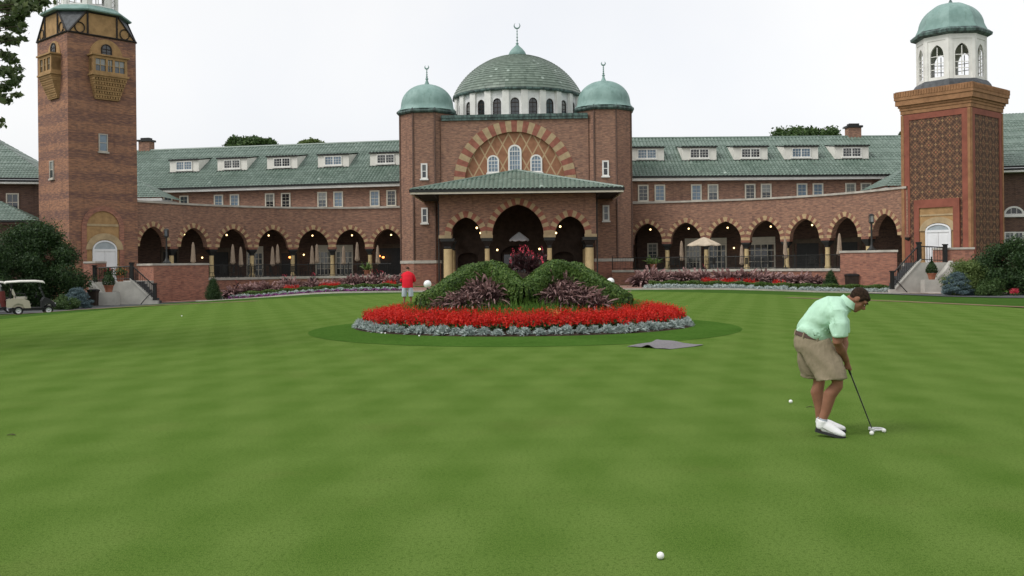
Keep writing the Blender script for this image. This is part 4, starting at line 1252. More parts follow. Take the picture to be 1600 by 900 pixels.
# door recess of the banded tower
def door_set(parent, s, zb, w, hd, hood, rz=0, y=0, arch_mat='tan', rise=.9):
    """white double door under a segmental fanlight, with cream voussoirs"""
    mb = MB(); x = w / 2
    mb.box(-x, -x + .13, -.1, 0, 0, hd); mb.box(x - .13, x, -.1, 0, 0, hd); mb.box(-x + .13, x - .13, -.1, 0, hd - .1, hd + .06)
    P, Q = arch_pts(x, rise, 14), arch_pts(x - .12, rise - .12, 14)
    for i in range(14):
        a, b, c, d = P[i], P[i + 1], Q[i + 1], Q[i]
        mb.extr([(a[0], -.1, hd + a[1]), (b[0], -.1, hd + b[1]), (c[0], -.1, hd + c[1]), (d[0], -.1, hd + d[1])], (0, .1, 0))
    o = mb.build('door_frame', M['door_white'], parent, loc=(s, y, zb), rz=rz)
    mb = MB()
    for k in (-1, 1):
        x0, x1 = (-x + .13, -.012) if k < 0 else (.012, x - .13)
        mb.box(x0, x1, -.05, 0, .02, hd - .1)
        for z0, z1 in ((.25, 1.0), (1.12, hd - .3)): 
            mb.box(x0 + .12, x1 - .12, -.065, -.051, z0, z1)
    mb.build('double_door', M['door_white'], o)
    mb = MB(); mb.ball((-.08, -.09, 1.05), .035, 0, 8, 5); mb.ball((.08, -.09, 1.05), .035, 0, 8, 5); mb.build('knobs', M['steel'], o)
    mb = MB(); mb.extr([(p[0], -.04, hd + .061 + p[1] * .9) for p in arch_pts(x - .1, rise - .12, 14)], (0, .03, 0)); mb.build('fanlight', M['blind'], o)
    mb = MB(); arch_ring(mb, flat(), 0, hd + .02, x + .02, rise + .03, hood, 13, -.09, .0, (0, 0)); mb.build('cream_arch', M['cream'], o)
zd = fx(160, 440)[1]; ZLD = W(178, 440, 73).z
a0, a1 = fx(133, 400)[0], fx(188, 400)[0]; ac = (a0 + a1) / 2; ah = (a1 - a0) / 2
zap = fx(160, 328)[1]; zsp = fx(160, 356)[1]
mb = MB(); rr = zap - zsp - .1
P = [(-ah + .1, ZLD)] + [(p[0], zsp + p[1]) for p in arch_pts(ah - .1, rr, 24)] + [(ah - .1, ZLD)]
mb.extr([(ac + p[0], -.03, p[1]) for p in P], (0, .02, 0)); mb.build('tan_recess', M['tan'], twl)
mb = MB(); arch_ring(mb, flat(), ac, zsp, ah - .1, rr, .38, 25, -.12, 0, (0, 0))
for k in (-1, 1): mb.box(ac + k * (ah + .09) - .19, ac + k * (ah + .09) + .19, -.12, 0, ZLD - .5, zsp)
mb.build('brick_hood', M['brick_red'], twl)
d0, d1 = fx(143, 400)[0], fx(181, 400)[0]
door_set(twl, (d0 + d1) / 2 + .05, ZLD, (d1 - d0), 2.45, .5, 0, -.032, rise=.75)
mb = MB(); mb.box(ac - ah + .14, ac + ah - .14, -.07, -.031, zsp + .12, zsp + .3); mb.build('string_band', M['cream'], twl)

# right: ornate lattice tower
RA, RC0, RO = solve_tower(1409, 75.0, 1517, 1567, False)
SR_T = (RC0 - RA).length
twr = thing('lattice_tower', 'square terracotta tower with diamond patterned brick panels and white lantern', 'tower', (RA.x, RA.y, 0), rz_of(RA, RC0))
gx = lambda px, py=300: on_line(px, py, RA, RC0)
hx = lambda px, py=300: on_line(px, py, RC0, RO)
T = SR_T
zc0 = on_line(1517, 166, RA, RC0)[1]; zc1 = on_line(1517, 131, RA, RC0)[1]
mb = MB(); mb.box(.04, T - .04, .04, T - .04, -1, zc0); mb.build('shaft', M['brick_red'], twr)
mf, mt, md = MB(), MB(), MB()
for k in range(4):
    o = [(0, 0), (T, 0), (T, T), (0, T)][k]; ex = [(1, 0, 0), (0, 1, 0), (-1, 0, 0), (0, -1, 0)][k]; ey = [(0, 1, 0), (-1, 0, 0), (0, -1, 0), (1, 0, 0)][k]
    f = flat((*o, 0), ex, ey); ex, ey = V(ex), V(ey)
    e = .20
    zt = zc0 - .05
    def slab(m_, s0, s1, z0, z1, d0): m_.obox(f(s0, d0, z0), ex * (s1 - s0), ey * (.04 - d0 - .001), (0, 0, z1 - z0))
    slab(mt, .0, e, -1, zt, -.06); slab(mt, T - e, T - .002, -1, zt, -.06)
    slab(mf, e, e + .42, -1, zt, -.03); slab(mf, T - e - .42, T - e, -1, zt, -.03); slab(mf, e + .42, T - e - .42, zt - .42, zt, -.03)
    slab(md, e + .42, T - e - .42, -1, zt - .42, .015)
mt.build('corner_strip', M['trim_tan'], twr); mf.build('panel_frame', M['terracotta'], twr); md.build('lattice_panel', M['diaper'], twr)
mb = MB(); st = [(.05, 0, .2), (.10, .2, .34), (.18, .34, .46), (.32, .46, .74), (.38, .74, 1.12)]
hc = zc1 - zc0
for (p, a, b) in st:
    mb.box(-p, T + p, -p, T + p, zc0 + a * hc / 1.12, zc0 + b * hc / 1.12 - .002)
mb.box(-.3, T + .3, -.3, T + .3, zc1, zc1 + .12)
nd = 30
for k in range(4):
    for i in range(nd):
        s = -.36 + (T + .62) * i / (nd - 1)
        x0, y0 = [(s, -.42), (T + .36, s), (s, T + .36), (-.42, s)][k]
        mb.box(x0, x0 + (.12 if k in (0, 2) else .06), y0, y0 + (.06 if k in (0, 2) else .12), zc1 - .3, zc1 + .06)
mb.build('cornice', M['trim_tan'], twr)
lantern(twr, (T / 2, T / 2), zc1 + .7, 2.4)
# portal
p0, p1 = gx(1430, 380)[0], gx(1501, 380)[0]; i0, i1 = gx(1438, 380)[0], gx(1491, 380)[0]
zp1 = gx(1465, 311)[1]; zi1 = gx(1465, 324)[1]; ZRD = W(1456, 410, 68).z
mb = MB(); mb.box(p0, i0, -.16, .01, ZRD - .6, zi1); mb.box(i1, p1, -.16, .01, ZRD - .6, zi1); mb.box(p0, p1, -.16, .01, zi1 + .001, zp1)
mb.build('portal_frame', M['terracotta'], twr)
mb = MB(); mb.box(i0 + .001, i1 - .001, -.06, .012, ZRD - .6, zi1 - .002); mb.build('portal_panel', M['tan'], twr)
mb = MB(); zz = gx(1465, 337)[1]; mb.box(i0 + .02, i1 - .02, -.1, -.061, zz, zz + .12); mb.build('string_band', M['cream'], twr)
d0, d1 = gx(1447.5, 390)[0], gx(1487.5, 390)[0]
door_set(twr, (d0 + d1) / 2, ZRD, d1 - d0, 2.3, .42, 0, -.062, rise=.55)

# ------------------------------------------------------------------ buildings beyond the towers
def side_house(name, label, A, B, ze, zr, run, mirror=False):
    rz = rz_of(A, B); L = math.hypot(B[0] - A[0], B[1] - A[1])
    t = thing(name, label, 'building', (A[0], A[1], 0), rz)
    mb = MB(); mb.box(0, L, 0, 12, -1.5, ze - .3); mb.build('wall', M['brick_dark'], t)
    mb = MB()
    tile_patch(mb, [(-.8, -.9, ze), (L + .8, -.9, ze), (L - .8 - run * .8 if not mirror else L + .8, run, zr), (-.8 if not mirror else run * .8 + .8, run, zr)], .27, .37)
    if mirror: tile_patch(mb, [(-.8, 2 * run + .9, ze), (-.8, -.9, ze), (run * .8 + .8, run, zr)], .27, .37)
    else: tile_patch(mb, [(L + .8, -.9, ze), (L + .8, 2 * run + .9, ze), (L - .8 - run * .8, run, zr)], .27, .37)
    rf = mb.build('tiled_roof', M['tile'], t, smooth=40)
    mb = MB(); mb.box(-.8, L + .8, -1.02, -.88, ze - .1, ze + .06); mb.box(-.8, L + .8, -.9, -.005, ze - .28, ze - .12); mb.build('gutter', M['dark'], t)
    mb = MB(); mb.box(-.8, L + .8, -.87, -.004, ze - .44, ze - .29); mb.build('cornice', M['white'], t)
    return t, L
A, B = W(-330, 282, 80), W(70, 282, 84)
zE = W(30, 280, 83.5).z
hl, L = side_house('gabled_annex', 'dark brick annex with a green tiled roof left of the banded tower', (A.x, A.y), (B.x, B.y), zE, zE + 5.6, 9.0)
for px in (-40, -90, 20): 
    s, z = on_line(px, 330, A, B); window(hl, (s, -.004, z), 0, 1.0, 1.5, 0, 2, 2, True, 'cream_paint', 'glass', .1)
mb = MB(); A2, B2 = W(-200, 345, 75), W(45, 345, 78); rz2 = rz_of(A2, B2); L2 = (B2 - A2).length
bay = thing('low_annex', 'low brick annex with a dark green tiled hip roof behind the dark shrub', 'building', (A2.x, A2.y, 0), rz2)
mb.box(0, L2, 0, 7, -1.4, W(20, 350, 77).z); mb.build('wall', M['brick_dark'], bay)
ze = W(30, 345, 77).z; mb = MB()
tile_patch(mb, [(-.7, -.8, ze), (L2 + .7, -.8, ze), (L2 - 2.6, 3.2, ze + 1.75), (-.7, 3.2, ze + 1.75)], .27, .37)
tile_patch(mb, [(L2 + .7, -.8, ze), (L2 + .7, 7.2, ze), (L2 - 2.6, 3.2, ze + 1.75)], .27, .37)
mb.build('tiled_roof', M['tile'], bay, smooth=40)
mb = MB(); mb.box(-.7, L2 + .75, -.9, -.78, ze - .1, ze + .05); mb.box(-.7, L2 + .6, -.78, -.01, ze - .1, ze - .04); mb.build('gutter', M['dark'], bay)
A, B = W(1560, 263, 79), W(1880, 263, 76)
zE = W(1580, 262, 79).z
hr, L = side_house('window_annex', 'brick annex with an arched window and a green roof right of the lattice tower', (A.x, A.y), (B.x, B.y), zE, W(1565, 183, 88).z + .1, 8.6, False)
s0, z0 = on_line(1568, 337, A, B); s1, _ = on_line(1600, 337, A, B)
window(hr, ((s0 + s1) / 2, -.004, z0), 0, s1 - s0, .1, (s1 - s0) / 2 * .85, 3, 1, False, 'white', 'glass', .14)
for px in (1578, 1592, 1606):
    s, z = on_line(px, 381, A, B); window(hr, (s, -.004, z), 0, .85, .95, 0, 2, 2, False, 'white', 'glass', .09)
# low link roofs that tuck behind the towers
A, B = W(190, 300, 93), W(246, 309, 92.5)
lk = thing('link_roof', 'small green hipped roof tucked beside the banded tower above the arcade', 'roof', (A.x, A.y, 7.05))
z1 = W(243, 308, 92.5).z
mb = MB(); x0, x1, y0 = A.x, B.x, A.y
tile_patch(mb, [(x0 - 1, y0, z1), (x1 + .3, y0, z1), (x1 - 3.0, y0 + 3, z1 + 1.9), (x0 - 1, y0 + 3, z1 + 1.9)], .27, .37)
tile_patch(mb, [(x1 + .3, y0, z1), (x1 + .3, y0 + 6, z1), (x1 - 3.0, y0 + 3, z1 + 1.9)], .27, .37)
mb.build('tiled_slope', M['tile'], lk, w2l=True, smooth=40)
mb = MB(); mb.box(x0 - 1, x1 + .2, y0, y0 + .2, z1 - .3, z1 - .05); mb.box(x0 - 1, x1, y0 + .2, y0 + 5, 7.1, z1 - .1); mb.build('cornice', M['white'], lk, w2l=True)
A = W(1383, 290, 84)
lk = thing('link_roof', 'small green hipped roof tucked beside the lattice tower above the arcade', 'roof', (A.x, A.y, 7.05))
x0 = A.x; z1 = W(1384, 291, 84).z; mb = MB()
tile_patch(mb, [(x0, A.y, z1), (x0 + 5, A.y, z1), (x0 + 5, A.y + 3, z1 + 1.9), (x0 + 3, A.y + 3, z1 + 1.9)], .27, .37)
tile_patch(mb, [(x0, A.y + 6, z1), (x0, A.y, z1), (x0 + 3, A.y + 3, z1 + 1.9)], .27, .37)
mb.build('tiled_slope', M['tile'], lk, w2l=True, smooth=40)
mb = MB(); mb.box(x0 + .1, x0 + 5, A.y + .05, A.y + 4, 7.1, z1 - .1); mb.build('cornice', M['white'], lk, w2l=True)

# ------------------------------------------------------------------ ground shape
def sst(a, b, x):
    t = min(1, max(0, (x - a) / (b - a))); return t * t * (3 - 2 * t)
GCY, GRX, GRY = 32.5, 18.0, 33.5
def gout(x, y):
    e = sqrt((x / GRX) ** 2 + (max(y - GCY, 0) / GRY) ** 2)
    return max(0, (e - 1) * 18)
def terr(x, y):
    o = sst(0, 9, gout(x, y))
    return (-.82 * sst(9, 27, -x) - .45 * sst(10, 28, x)) * o * (.72 + .28 * sst(42, 72, y))
def sheet_poly(name, poly, mat, lift, res=1.0):
    """a ground sheet over a polygon, following the terrain"""
    bm = bmesh.new()
    xs = [p[0] for p in poly]; ys = [p[1] for p in poly]
    vs = [bm.verts.new((p[0], p[1], 0)) for p in poly]; f = bm.faces.new(vs)
    if f.normal.z < 0: bmesh.ops.reverse_faces(bm, faces=[f])
    for a0, a1, no in ((min(xs), max(xs), (1, 0, 0)), (min(ys), max(ys), (0, 1, 0))):
        k = math.ceil(a0 / res) * res
        while k < a1:
            bmesh.ops.bisect_plane(bm, geom=bm.verts[:] + bm.edges[:] + bm.faces[:], plane_co=(k, k, 0), plane_no=no); k += res
    bmesh.ops.triangulate(bm, faces=bm.faces[:])
    for v in bm.verts: v.co.z = terr(v.co.x, v.co.y) + lift
    bmesh.ops.recalc_face_normals(bm, faces=bm.faces[:])
    me = bpy.data.meshes.new(name); bm.to_mesh(me); bm.free()
    if me.polygons and me.polygons[0].normal.z < 0: me.flip_normals()
    return tag(mesh_obj(name, me, [M[mat]]), kind='structure')
def axis(near, far, step):
    a = list(np.arange(-near, near + .01, step)); g = near; st = step
    out = []
    while g < far: st *= 1.5; g += st; out.append(g)
    return [-x for x in out[::-1]] + a + out
xs = axis(60, 900, 1.0)
ys = [y for y in axis(110, 900, 1.0) if y > -60]
mb = MB(); mb.grid([[(x, y, terr(x, y) - .012) for x in xs] for y in ys])
tag(mb.build('lawn', M['lawn'], smooth=180), kind='structure')
gp = [(GRX * cos(pi * i / 80), GCY + GRY * sin(pi * i / 80)) for i in range(81)] + [(-GRX, -12), (GRX, -12)]
def flat_sheet(name, poly, mat, z):
    mb = MB(); mb.face([(p[0], p[1], z) for p in poly]); return tag(mb.build(name, M[mat]), kind='structure')
flat_sheet('putting_green', gp, 'green', 0)
BX, BY, BR = .32, 28.3, 4.8
flat_sheet('grass_collar', [(BX + 5.72 * cos(2 * pi * i / 96), 27.0 + 6.45 * sin(2 * pi * i / 96)) for i in range(96)], 'fringe', .005)
# the rest of the ground
sheet_poly('driveway_asphalt', [(-75, 46), (-32, 50.5), (-26.5, 56), (-23.5, 63), (-20.5, 71.5), (-22, 76), (-26.5, 74.2), (-32, 72.5), (-45, 71), (-75, 68)], 'asphalt', .02)
sheet_poly('driveway_asphalt', [(23.5, 66), (25.3, 58), (30, 52), (38, 47), (75, 42), (75, 58), (42, 58.5), (33, 60.5), (27, 65)], 'asphalt', .02)
PF = [(-24, 76), (-22.2, 73.5), (-15.5, 69), (-10.4, 67.4), (-6, 67.4), (0, 67.2), (6, 67.4), (9, 67.4), (16.3, 66.6), (22, 66.2), (27.5, 65.2)]
def offset_line(pl, d):
    out = []
    for i, p in enumerate(pl):
        a, b = V(pl[max(0, i - 1)]), V(pl[min(len(pl) - 1, i + 1)]); t = (b - a).normalized()
        out.append((p[0] - t.y * d, p[1] + t.x * d))
    return out
PBk = offset_line(PF, 1.5)
sheet_poly('brick_path', PF + PBk[::-1], 'paving', .03)
sheet_poly('brick_plaza', [(-8.6, 68.5), (10.2, 68.3), (10.0, 80.5), (7, 79.5), (-7, 81), (-9.4, 84)], 'paving', .036)
sheet_poly('brick_plaza', [(22, 67.6), (30, 62.5), (33, 61), (33, 66), (30, 71), (24, 75)], 'paving', .04)
sheet_poly('brick_plaza', [(-24, 76), (-22, 77.5), (-24, 80), (-30, 78), (-28, 74)], 'paving', .04)
for pl in ([(13.6, 48.5), (16.8, 42), (19.6, 33), (20.6, 24), (20.8, 10)], [(-13.5, 52), (-17, 47), (-20.2, 41), (-21.5, 33), (-21.8, 20)]):
    sheet_poly('dirt_path', pl + offset_line(pl, -.55 if pl[0][0] > 0 else .55)[::-1], 'dirt', .014)
# kerb of pale stone along the path and drive
def kerb(name, pl, w, h, mat):
    mb = MB(); q = offset_line(pl, w); r0, r1 = [], []
    fine = []
    for (a, b), (c, d) in zip(zip(pl, pl[1:]), zip(q, q[1:])):
        n = max(1, int(math.dist(a, b) / 1))
        for k in range(n): fine.append(((a[0] + (b[0] - a[0]) * k / n, a[1] + (b[1] - a[1]) * k / n), (c[0] + (d[0] - c[0]) * k / n, c[1] + (d[1] - c[1]) * k / n)))
    fine.append((pl[-1], q[-1]))
    mb.grid([[(a[0], a[1], terr(*a) - .05), (a[0], a[1], terr(*a) + h), (b[0], b[1], terr(*a) + h), (b[0], b[1], terr(*a) - .05)] for a, b in fine])
    return tag(mb.build(name, M[mat], recalc=True), kind='structure')
kerb('stone_kerb', offset_line(PF, -.18), .18, .09, 'stone')
kerb('stone_kerb', [(-75, 68.2), (-45, 71.2), (-32, 72.7), (-26.5, 74.4)], .2, .13, 'concrete')
kerb('stone_kerb', [(27, 65.2), (33, 60.7), (42, 58.7), (75, 58.2)], .2, .13, 'concrete')

# ------------------------------------------------------------------ piers, stairs and what stands on them
def pier(label, quad, zb, zt):
    c = sum((V(p) for p in quad), V((0, 0))) / 4
    t = thing('terrace_pier', label, 'brick pier', (c.x, c.y, zb))
    mb = MB(); mb.prism(quad, zb, zt - .16); mb.build('brick_block', M['brick_red'], t, w2l=True)
    big = [tuple(c + (V(p) - c) * 1.035) for p in quad]
    mb = MB(); mb.prism(big, zt - .158, zt); mb.build('coping', M['stone'], t, w2l=True)
    return t
a = CL_.fr(sL0, -OFF, 0)
pl0, pl1 = W(240, 440, 76.5), W(326, 440, a.y)
pier('brick pier with a lamp post ending the left terrace', [(pl0.x, pl0.y), (pl1.x, pl1.y), (pl1.x - 1.2, pl1.y + 4), (W(216, 440, 79).x, 79)], -1.2, W(280, 411.5, 79).z)
a = CRT.fr(sR1, -OFF, 0)
pr0, pr1 = W(1313, 430, a.y), W(1402, 430, 70.0)
pier('brick pier with a lamp post ending the right terrace', [(pr0.x, pr0.y), (pr1.x, pr1.y), (pr1.x + .7, pr1.y + 3), (pr0.x + 2, pr0.y + 4)], -.9, W(1360, 391.5, 73).z)
def lamp_post(p, h, label):
    t = thing('lamp_post', label, 'lamp post', p)
    mb = MB(); mb.lathe([(.34, 0), (.34, .08), (.2, .2), (.12, .34), (.075, .5), (.065, h - .75)], (0, 0, 0), 16); mb.build('post', M['dark'], t, smooth=40)
    mb = MB(); mb.lathe([(.09, h - .75), (.2, h - .68), (.2, h - .62), (.05, h - .6)], (0, 0, 0), 4, 0, 0, pi / 4); mb.lathe([(.24, h - .14), (.2, h - .06), (.05, h)], (0, 0, 0), 4, 0, 0, pi / 4)
    for k in range(4): a = pi / 4 + k * pi / 2; mb.tube([(.18 * cos(a), .18 * sin(a), h - .62), (.2 * cos(a), .2 * sin(a), h - .13)], .022, 4)
    l = mb.build('lantern_cage', M['dark'], t)
    mb = MB(); mb.box(-.11, .11, -.11, .11, h - .6, h - .15); mb.build('lantern_glass', M['glass'], l)
q = W(260.5, 411, 78.5); q.z = W(280, 411.5, 79).z; lamp_post(q, W(260.5, 357, 78.5).z - q.z, 'dark lantern post standing on the left brick pier')
q = W(1362, 390, 73.5); q.z = W(1360, 391.5, 73).z; lamp_post(q, W(1362, 334, 73.5).z - q.z, 'dark lantern post standing on the right brick pier')

def iron_rail(t, pts, h, n):
    mb = MB()
    mb.tube([V(p) + V((0, 0, h)) for p in pts], .045, 6); mb.tube([V(p) + V((0, 0, .12)) for p in pts], .03, 6)
    mb.build('handrail', M['dark'], t, w2l=True)
    mb = MB()
    for a, b in zip(pts, pts[1:]):
        a, b = V(a), V(b); k = max(2, int((b - a).length / .17))
        for i in range(k + 1):
            p = a.lerp(b, i / k); mb.tube([p, p + V((0, 0, h))], .016, 4)
    mb.build('balusters', M['dark'], t, w2l=True)
    for p in pts: mb = MB(); mb.obox(V(p) + V((-.11, -.11, 0)), (.22, 0, 0), (0, .22, 0), (0, 0, h + .15)); mb.obox(V(p) + V((-.15, -.15, h + .151)), (.3, 0, 0), (0, .3, 0), (0, 0, .08)); mb.build('newel_post', M['dark'], t, w2l=True)
def potted(p, label, s=1.0, kind='cone'):
    t = thing('potted_topiary' if kind == 'cone' else 'potted_plant', label, 'potted plant', p)
    mb = MB(); mb.lathe([(.22 * s, 0), (.32 * s, .42 * s), (.36 * s, .42 * s), (.36 * s, .5 * s), (.3 * s, .5 * s)], (0, 0, 0), 18); mb.build('pot', M['pot'], t, smooth=40)
    n = 2200
    if kind == 'cone':
        z = NR.random(n); a = NR.random(n) * 2 * pi
        r = .48 * s * np.sin(np.clip(z * 1.08 + .16, 0, 1) ** .75 * pi) ** .8 * (1 - z * .45) * (.75 + .3 * NR.random(n))
        P = np.stack([r * np.cos(a), r * np.sin(a), .5 * s + z * 1.25 * s], 1)
        np_quads('clipped_foliage', leaf_quads(P, .10, .05, P - np.array([0, 0, .9]), .5), M['leaf_dark'], parent=t)
    else:
        P = NR.normal(size=(500, 3)) * np.array([.22, .22, .18]) * s + np.array([0, 0, .75 * s])
        np_quads('foliage', leaf_quads(P, .16, .07), M['leaf_mid'], parent=t)
        P = NR.normal(size=(90, 3)) * np.array([.24, .24, .14]) * s + np.array([0, 0, .9 * s])
        np_quads('blossoms', leaf_quads(P, .1, .08), M['petal_orange' if 'yellow' in label else 'petal_pink'], parent=t)
    return t
def steps_thing(label, X0, X1, z0, z1, y0, y1, n, landing, up_left):
    """flight from (X0,z0 low) to (X1,z1 high) between y0 (front) and y1; landing = polygon"""
    t = thing('door_steps', label, 'stairs', (X1, y0, z0))
    mb = MB()
    for i in range(n):
        a = X0 + (X1 - X0) * i / n
        mb.box(min(a, X1), max(a, X1), y0 + .36, y1, z0 - .5 if i == 0 else z0 + (z1 - z0) * i / n + .002, z0 + (z1 - z0) * (i + 1) / n)
    mb.build('treads', M['slate'], t, w2l=True)
    mb = MB(); mb.prism(landing, z0 - .5, z1 - .003); mb.build('landing', M['concrete'], t, w2l=True)
    mb = MB(); sg = 1 if X0 > X1 else -1
    prof = [(X1, z0 - .5), (X1, z1 + .12), (X0 + sg * .1, z0 + .28), (X0 + sg * .5, z0 + .28), (X0 + sg * .5, z0 - .5)]
    mb.extr([(x, y0, z) for x, z in prof], (0, .34, 0)); mb.build('stringer_wall', M['concrete'], t, w2l=True)
    mb = MB(); prof = [(X1 - sg * .05, z1 + .122), (X1 - sg * .05, z1 + .24), (X0 + sg * .12, z0 + .40), (X0 + sg * .12, z0 + .282)]
    mb.extr([(x, y0 - .06, z) for x, z in prof], (0, .46, 0)); mb.build('stringer_cap', M['concrete'], t, w2l=True)
    return t
# left steps
zL = terr(-27, 72) ; XL0, XL1 = W(236, 470, 72).x, W(205, 440, 72).x
land = [(W(143, 440, 71.9).x, 71.9), (XL1, 71.9), (XL1 + .0, 79.2), (W(200, 440, 79.6).x, 79.6), (C0.x + (CR.x - C0.x) * .35, C0.y + (CR.y - C0.y) * .35 - .05)]
stl = steps_thing('pale concrete steps with iron rails up to the banded tower door', XL0, XL1, zL, ZLD, 71.9, 74.2, 8, land, True)
iron_rail(stl, [(W(147, 440, 72).x, 72.1, ZLD), (XL1, 72.1, ZLD + .1)], 1.0, 8)
iron_rail(stl, [(XL1 + .02, 72.08, ZLD + .16), (XL0 + .25, 72.08, zL + .3)], 1.0, 8)
mb = MB(); mb.tube([(XL0 + .2, 71.8, zL + 1.0), (XL0 - .5, 71.6, zL + .15), (XL0 - .6, 71.6, zL)], .035, 6); mb.build('grab_rail', M['dark'], stl, w2l=True)
mb = MB(); xa, xb = W(143, 440, 71.7).x, W(165, 458, 71.7).x
mb.extr([(xa, 71.2, zL - .4), (xb, 71.2, zL - .4), (xb, 71.2, zL + .75), (xb - .25, 71.2, zL + .95), (xa, 71.2, ZLD + .1)], (0, .65, 0)); mb.build('wing_wall', M['concrete'], stl, w2l=True)
xa, xb = W(153, 455, 70.6).x, W(182, 455, 70.6).x; zt = W(168, 456.5, 70.6).z
mb = MB(); mb.box(xa, xb, 70.5, 71.19, zL - .4, zt); mb.build('plinth_block', M['concrete'], stl, w2l=True)
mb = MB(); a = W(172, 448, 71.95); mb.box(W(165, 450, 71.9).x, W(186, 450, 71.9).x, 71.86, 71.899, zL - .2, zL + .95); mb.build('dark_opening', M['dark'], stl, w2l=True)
q = W(170, 456, 70.85); q.z = zt; potted(q, 'pear shaped topiary in a clay pot by the banded tower steps', 1.0)
for px, lab in ((169, 'potted plant with dark pot on the landing of banded tower'), (188, 'potted plant with yellow blooms at the head of banded tower steps')):
    q = W(px, 440, 73.2); q.z = ZLD; potted(q, lab, .9, 'plant')
def low_pier(label, quad, zb, zt):
    c = sum((V(p) for p in quad), V((0, 0))) / 4
    t = thing('landing_pier', label, 'brick pier', (c.x, c.y, zb))
    mb = MB(); mb.prism(quad, zb, zt - .14); mb.build('brick_block', M['brick_red'], t, w2l=True)
    mb = MB(); mb.prism([tuple(c + (V(p) - c) * 1.05) for p in quad], zt - .138, zt); mb.build('coping', M['stone'], t, w2l=True)
a, b = W(131, 430, 73), W(149, 430, 72.4)
low_pier('low brick pier beside the banded tower door landing', [(a.x, a.y), (b.x, b.y), (b.x, b.y + 2), (a.x, a.y + 2)], -1.2, W(140, 408.5, 73).z)
def bin_thing(p, w, h, label):
    t = thing('litter_bin', label, 'bin', p)
    mb = MB(); mb.lathe([(w * .62, 0), (w * .7, h * .86)], (0, 0, 0), 4, 0, 0, pi / 4); mb.build('bin_body', M['darkwood'], t)
    mb = MB(); mb.lathe([(w * .76, h * .862), (w * .76, h * .94), (w * .4, h)], (0, 0, 0), 4, 0, 0, pi / 4); mb.build('bin_lid', M['black'], t)
q = W(146, 473, 70.3); q.z = terr(q.x, q.y); bin_thing(q, .62, 1.2, 'dark square bin beside the blue spruce near the steps')
# right steps
XR0, XR1 = W(1400, 455, 67.2).x, W(1436, 410, 67.2).x
zR = terr(27, 67)
land = [(XR1, 67.0), (W(1522, 420, 67).x, 67.0), (W(1522, 420, 67).x + .3, RC0.y + .4), (RA.x + (RC0.x - RA.x) * .55, RA.y + (RC0.y - RA.y) * .55), (XR1, 72.0)]
land[2] = (RC0.x + .1, RC0.y - .02)
str_ = steps_thing('pale concrete steps with iron rails up to the lattice tower door', XR0, XR1, zR, ZRD, 67.0, 69.3, 9, land, False)
iron_rail(str_, [(XR1, 67.2, ZRD + .1), (W(1477, 410, 67.2).x, 67.2, ZRD)], 1.0, 8)
iron_rail(str_, [(XR0 - .25, 67.18, zR + .3), (XR1 - .02, 67.18, ZRD + .16)], 1.0, 8)
mb = MB(); mb.tube([(XR0 - .2, 66.9, zR + 1.0), (XR0 + .5, 66.7, zR + .15), (XR0 + .6, 66.7, zR)], .035, 6); mb.build('grab_rail', M['dark'], str_, w2l=True)
xa, xb = W(1463, 440, 66.5).x, W(1487, 415, 66.5).x
mb = MB(); mb.extr([(xa, 66.3, zR - .4), (xb, 66.3, zR - .4), (xb, 66.3, ZRD + .1), (xa, 66.3, zR + .85)], (0, .65, 0)); mb.build('wing_wall', M['concrete'], str_, w2l=True)
xa, xb = W(1444, 440, 65.7).x, W(1470, 440, 65.7).x; zt = W(1457, 437, 65.7).z
mb = MB(); mb.box(xa, xb, 65.6, 66.29, zR - .4, zt); mb.build('plinth_block', M['concrete'], str_, w2l=True)
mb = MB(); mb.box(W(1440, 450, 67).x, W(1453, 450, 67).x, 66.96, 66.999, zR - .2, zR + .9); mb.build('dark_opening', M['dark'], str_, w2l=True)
q = W(1456, 437, 66.0); q.z = zt; potted(q, 'cone topiary in a clay pot by the lattice tower steps', .86)
a, b = W(1479, 400, 67.3), W(1522, 400, 66.8)
low_pier('long low brick pier in front of the lattice tower', [(a.x, a.y), (b.x, b.y), (b.x + .6, b.y + 2.2), (a.x, a.y + 2.2)], -.9, W(1500, 386.5, 67).z)
q = W(1331, 448, 72); q.z = terr(q.x, q.y); bin_thing(q, .78, 1.3, 'large dark bin against the right brick pier')
for px, py, D, lab in ((668, 444, 60.5, 'white globe bollard light behind the flower bed, near the man in red'), (954, 440, 62, 'white globe bollard light right of the purple grass')):
    g = W(px, py, D); z = terr(g.x, g.y)
    t = thing('globe_light', lab, 'lamp', (g.x, g.y, z), 0, 'white globe lights')
    r = .24; h = g.z - z
    mb = MB(); mb.ball((0, 0, max(h, .45)), r, 0, 20, 12); mb.build('globe', M['globe'], t, smooth=180)
    mb = MB(); mb.lathe([(.16, 0), (.16, .05), (.06, .09), (.06, max(.45, h) - r + .03), (.12, max(.45, h) - r + .05)], (0, 0, 0), 12); mb.build('stem', M['dark'], t)
# ------------------------------------------------------------------ round flower bed with the hedge crown
def mound(r):
    pts = [(0, 1.52), (.8, 1.48), (1.4, 1.28), (2.0, .90), (2.5, .64), (3.0, .36), (3.4, .24), (4.2, .11), (4.72, .03), (4.85, -.03)]
    for (a, za), (b, zb) in zip(pts, pts[1:]):
        if r <= b: return za + (zb - za) * (r - a) / (b - a)
    return -.03
mb = MB()
rows = [[(BX + r * cos(2 * pi * j / 72), BY + r * sin(2 * pi * j / 72), mound(r)) for j in range(72)] for r in (4.85, 4.72, 4.2, 3.8, 3.4, 3.0, 2.5, 2.0, 1.7, 1.4, .8, .02)]
mb.grid(rows, 0, True)
tag(mb.build('flower_bed_soil', M['soil'], smooth=180), kind='structure')
mvec = np.vectorize(mound)

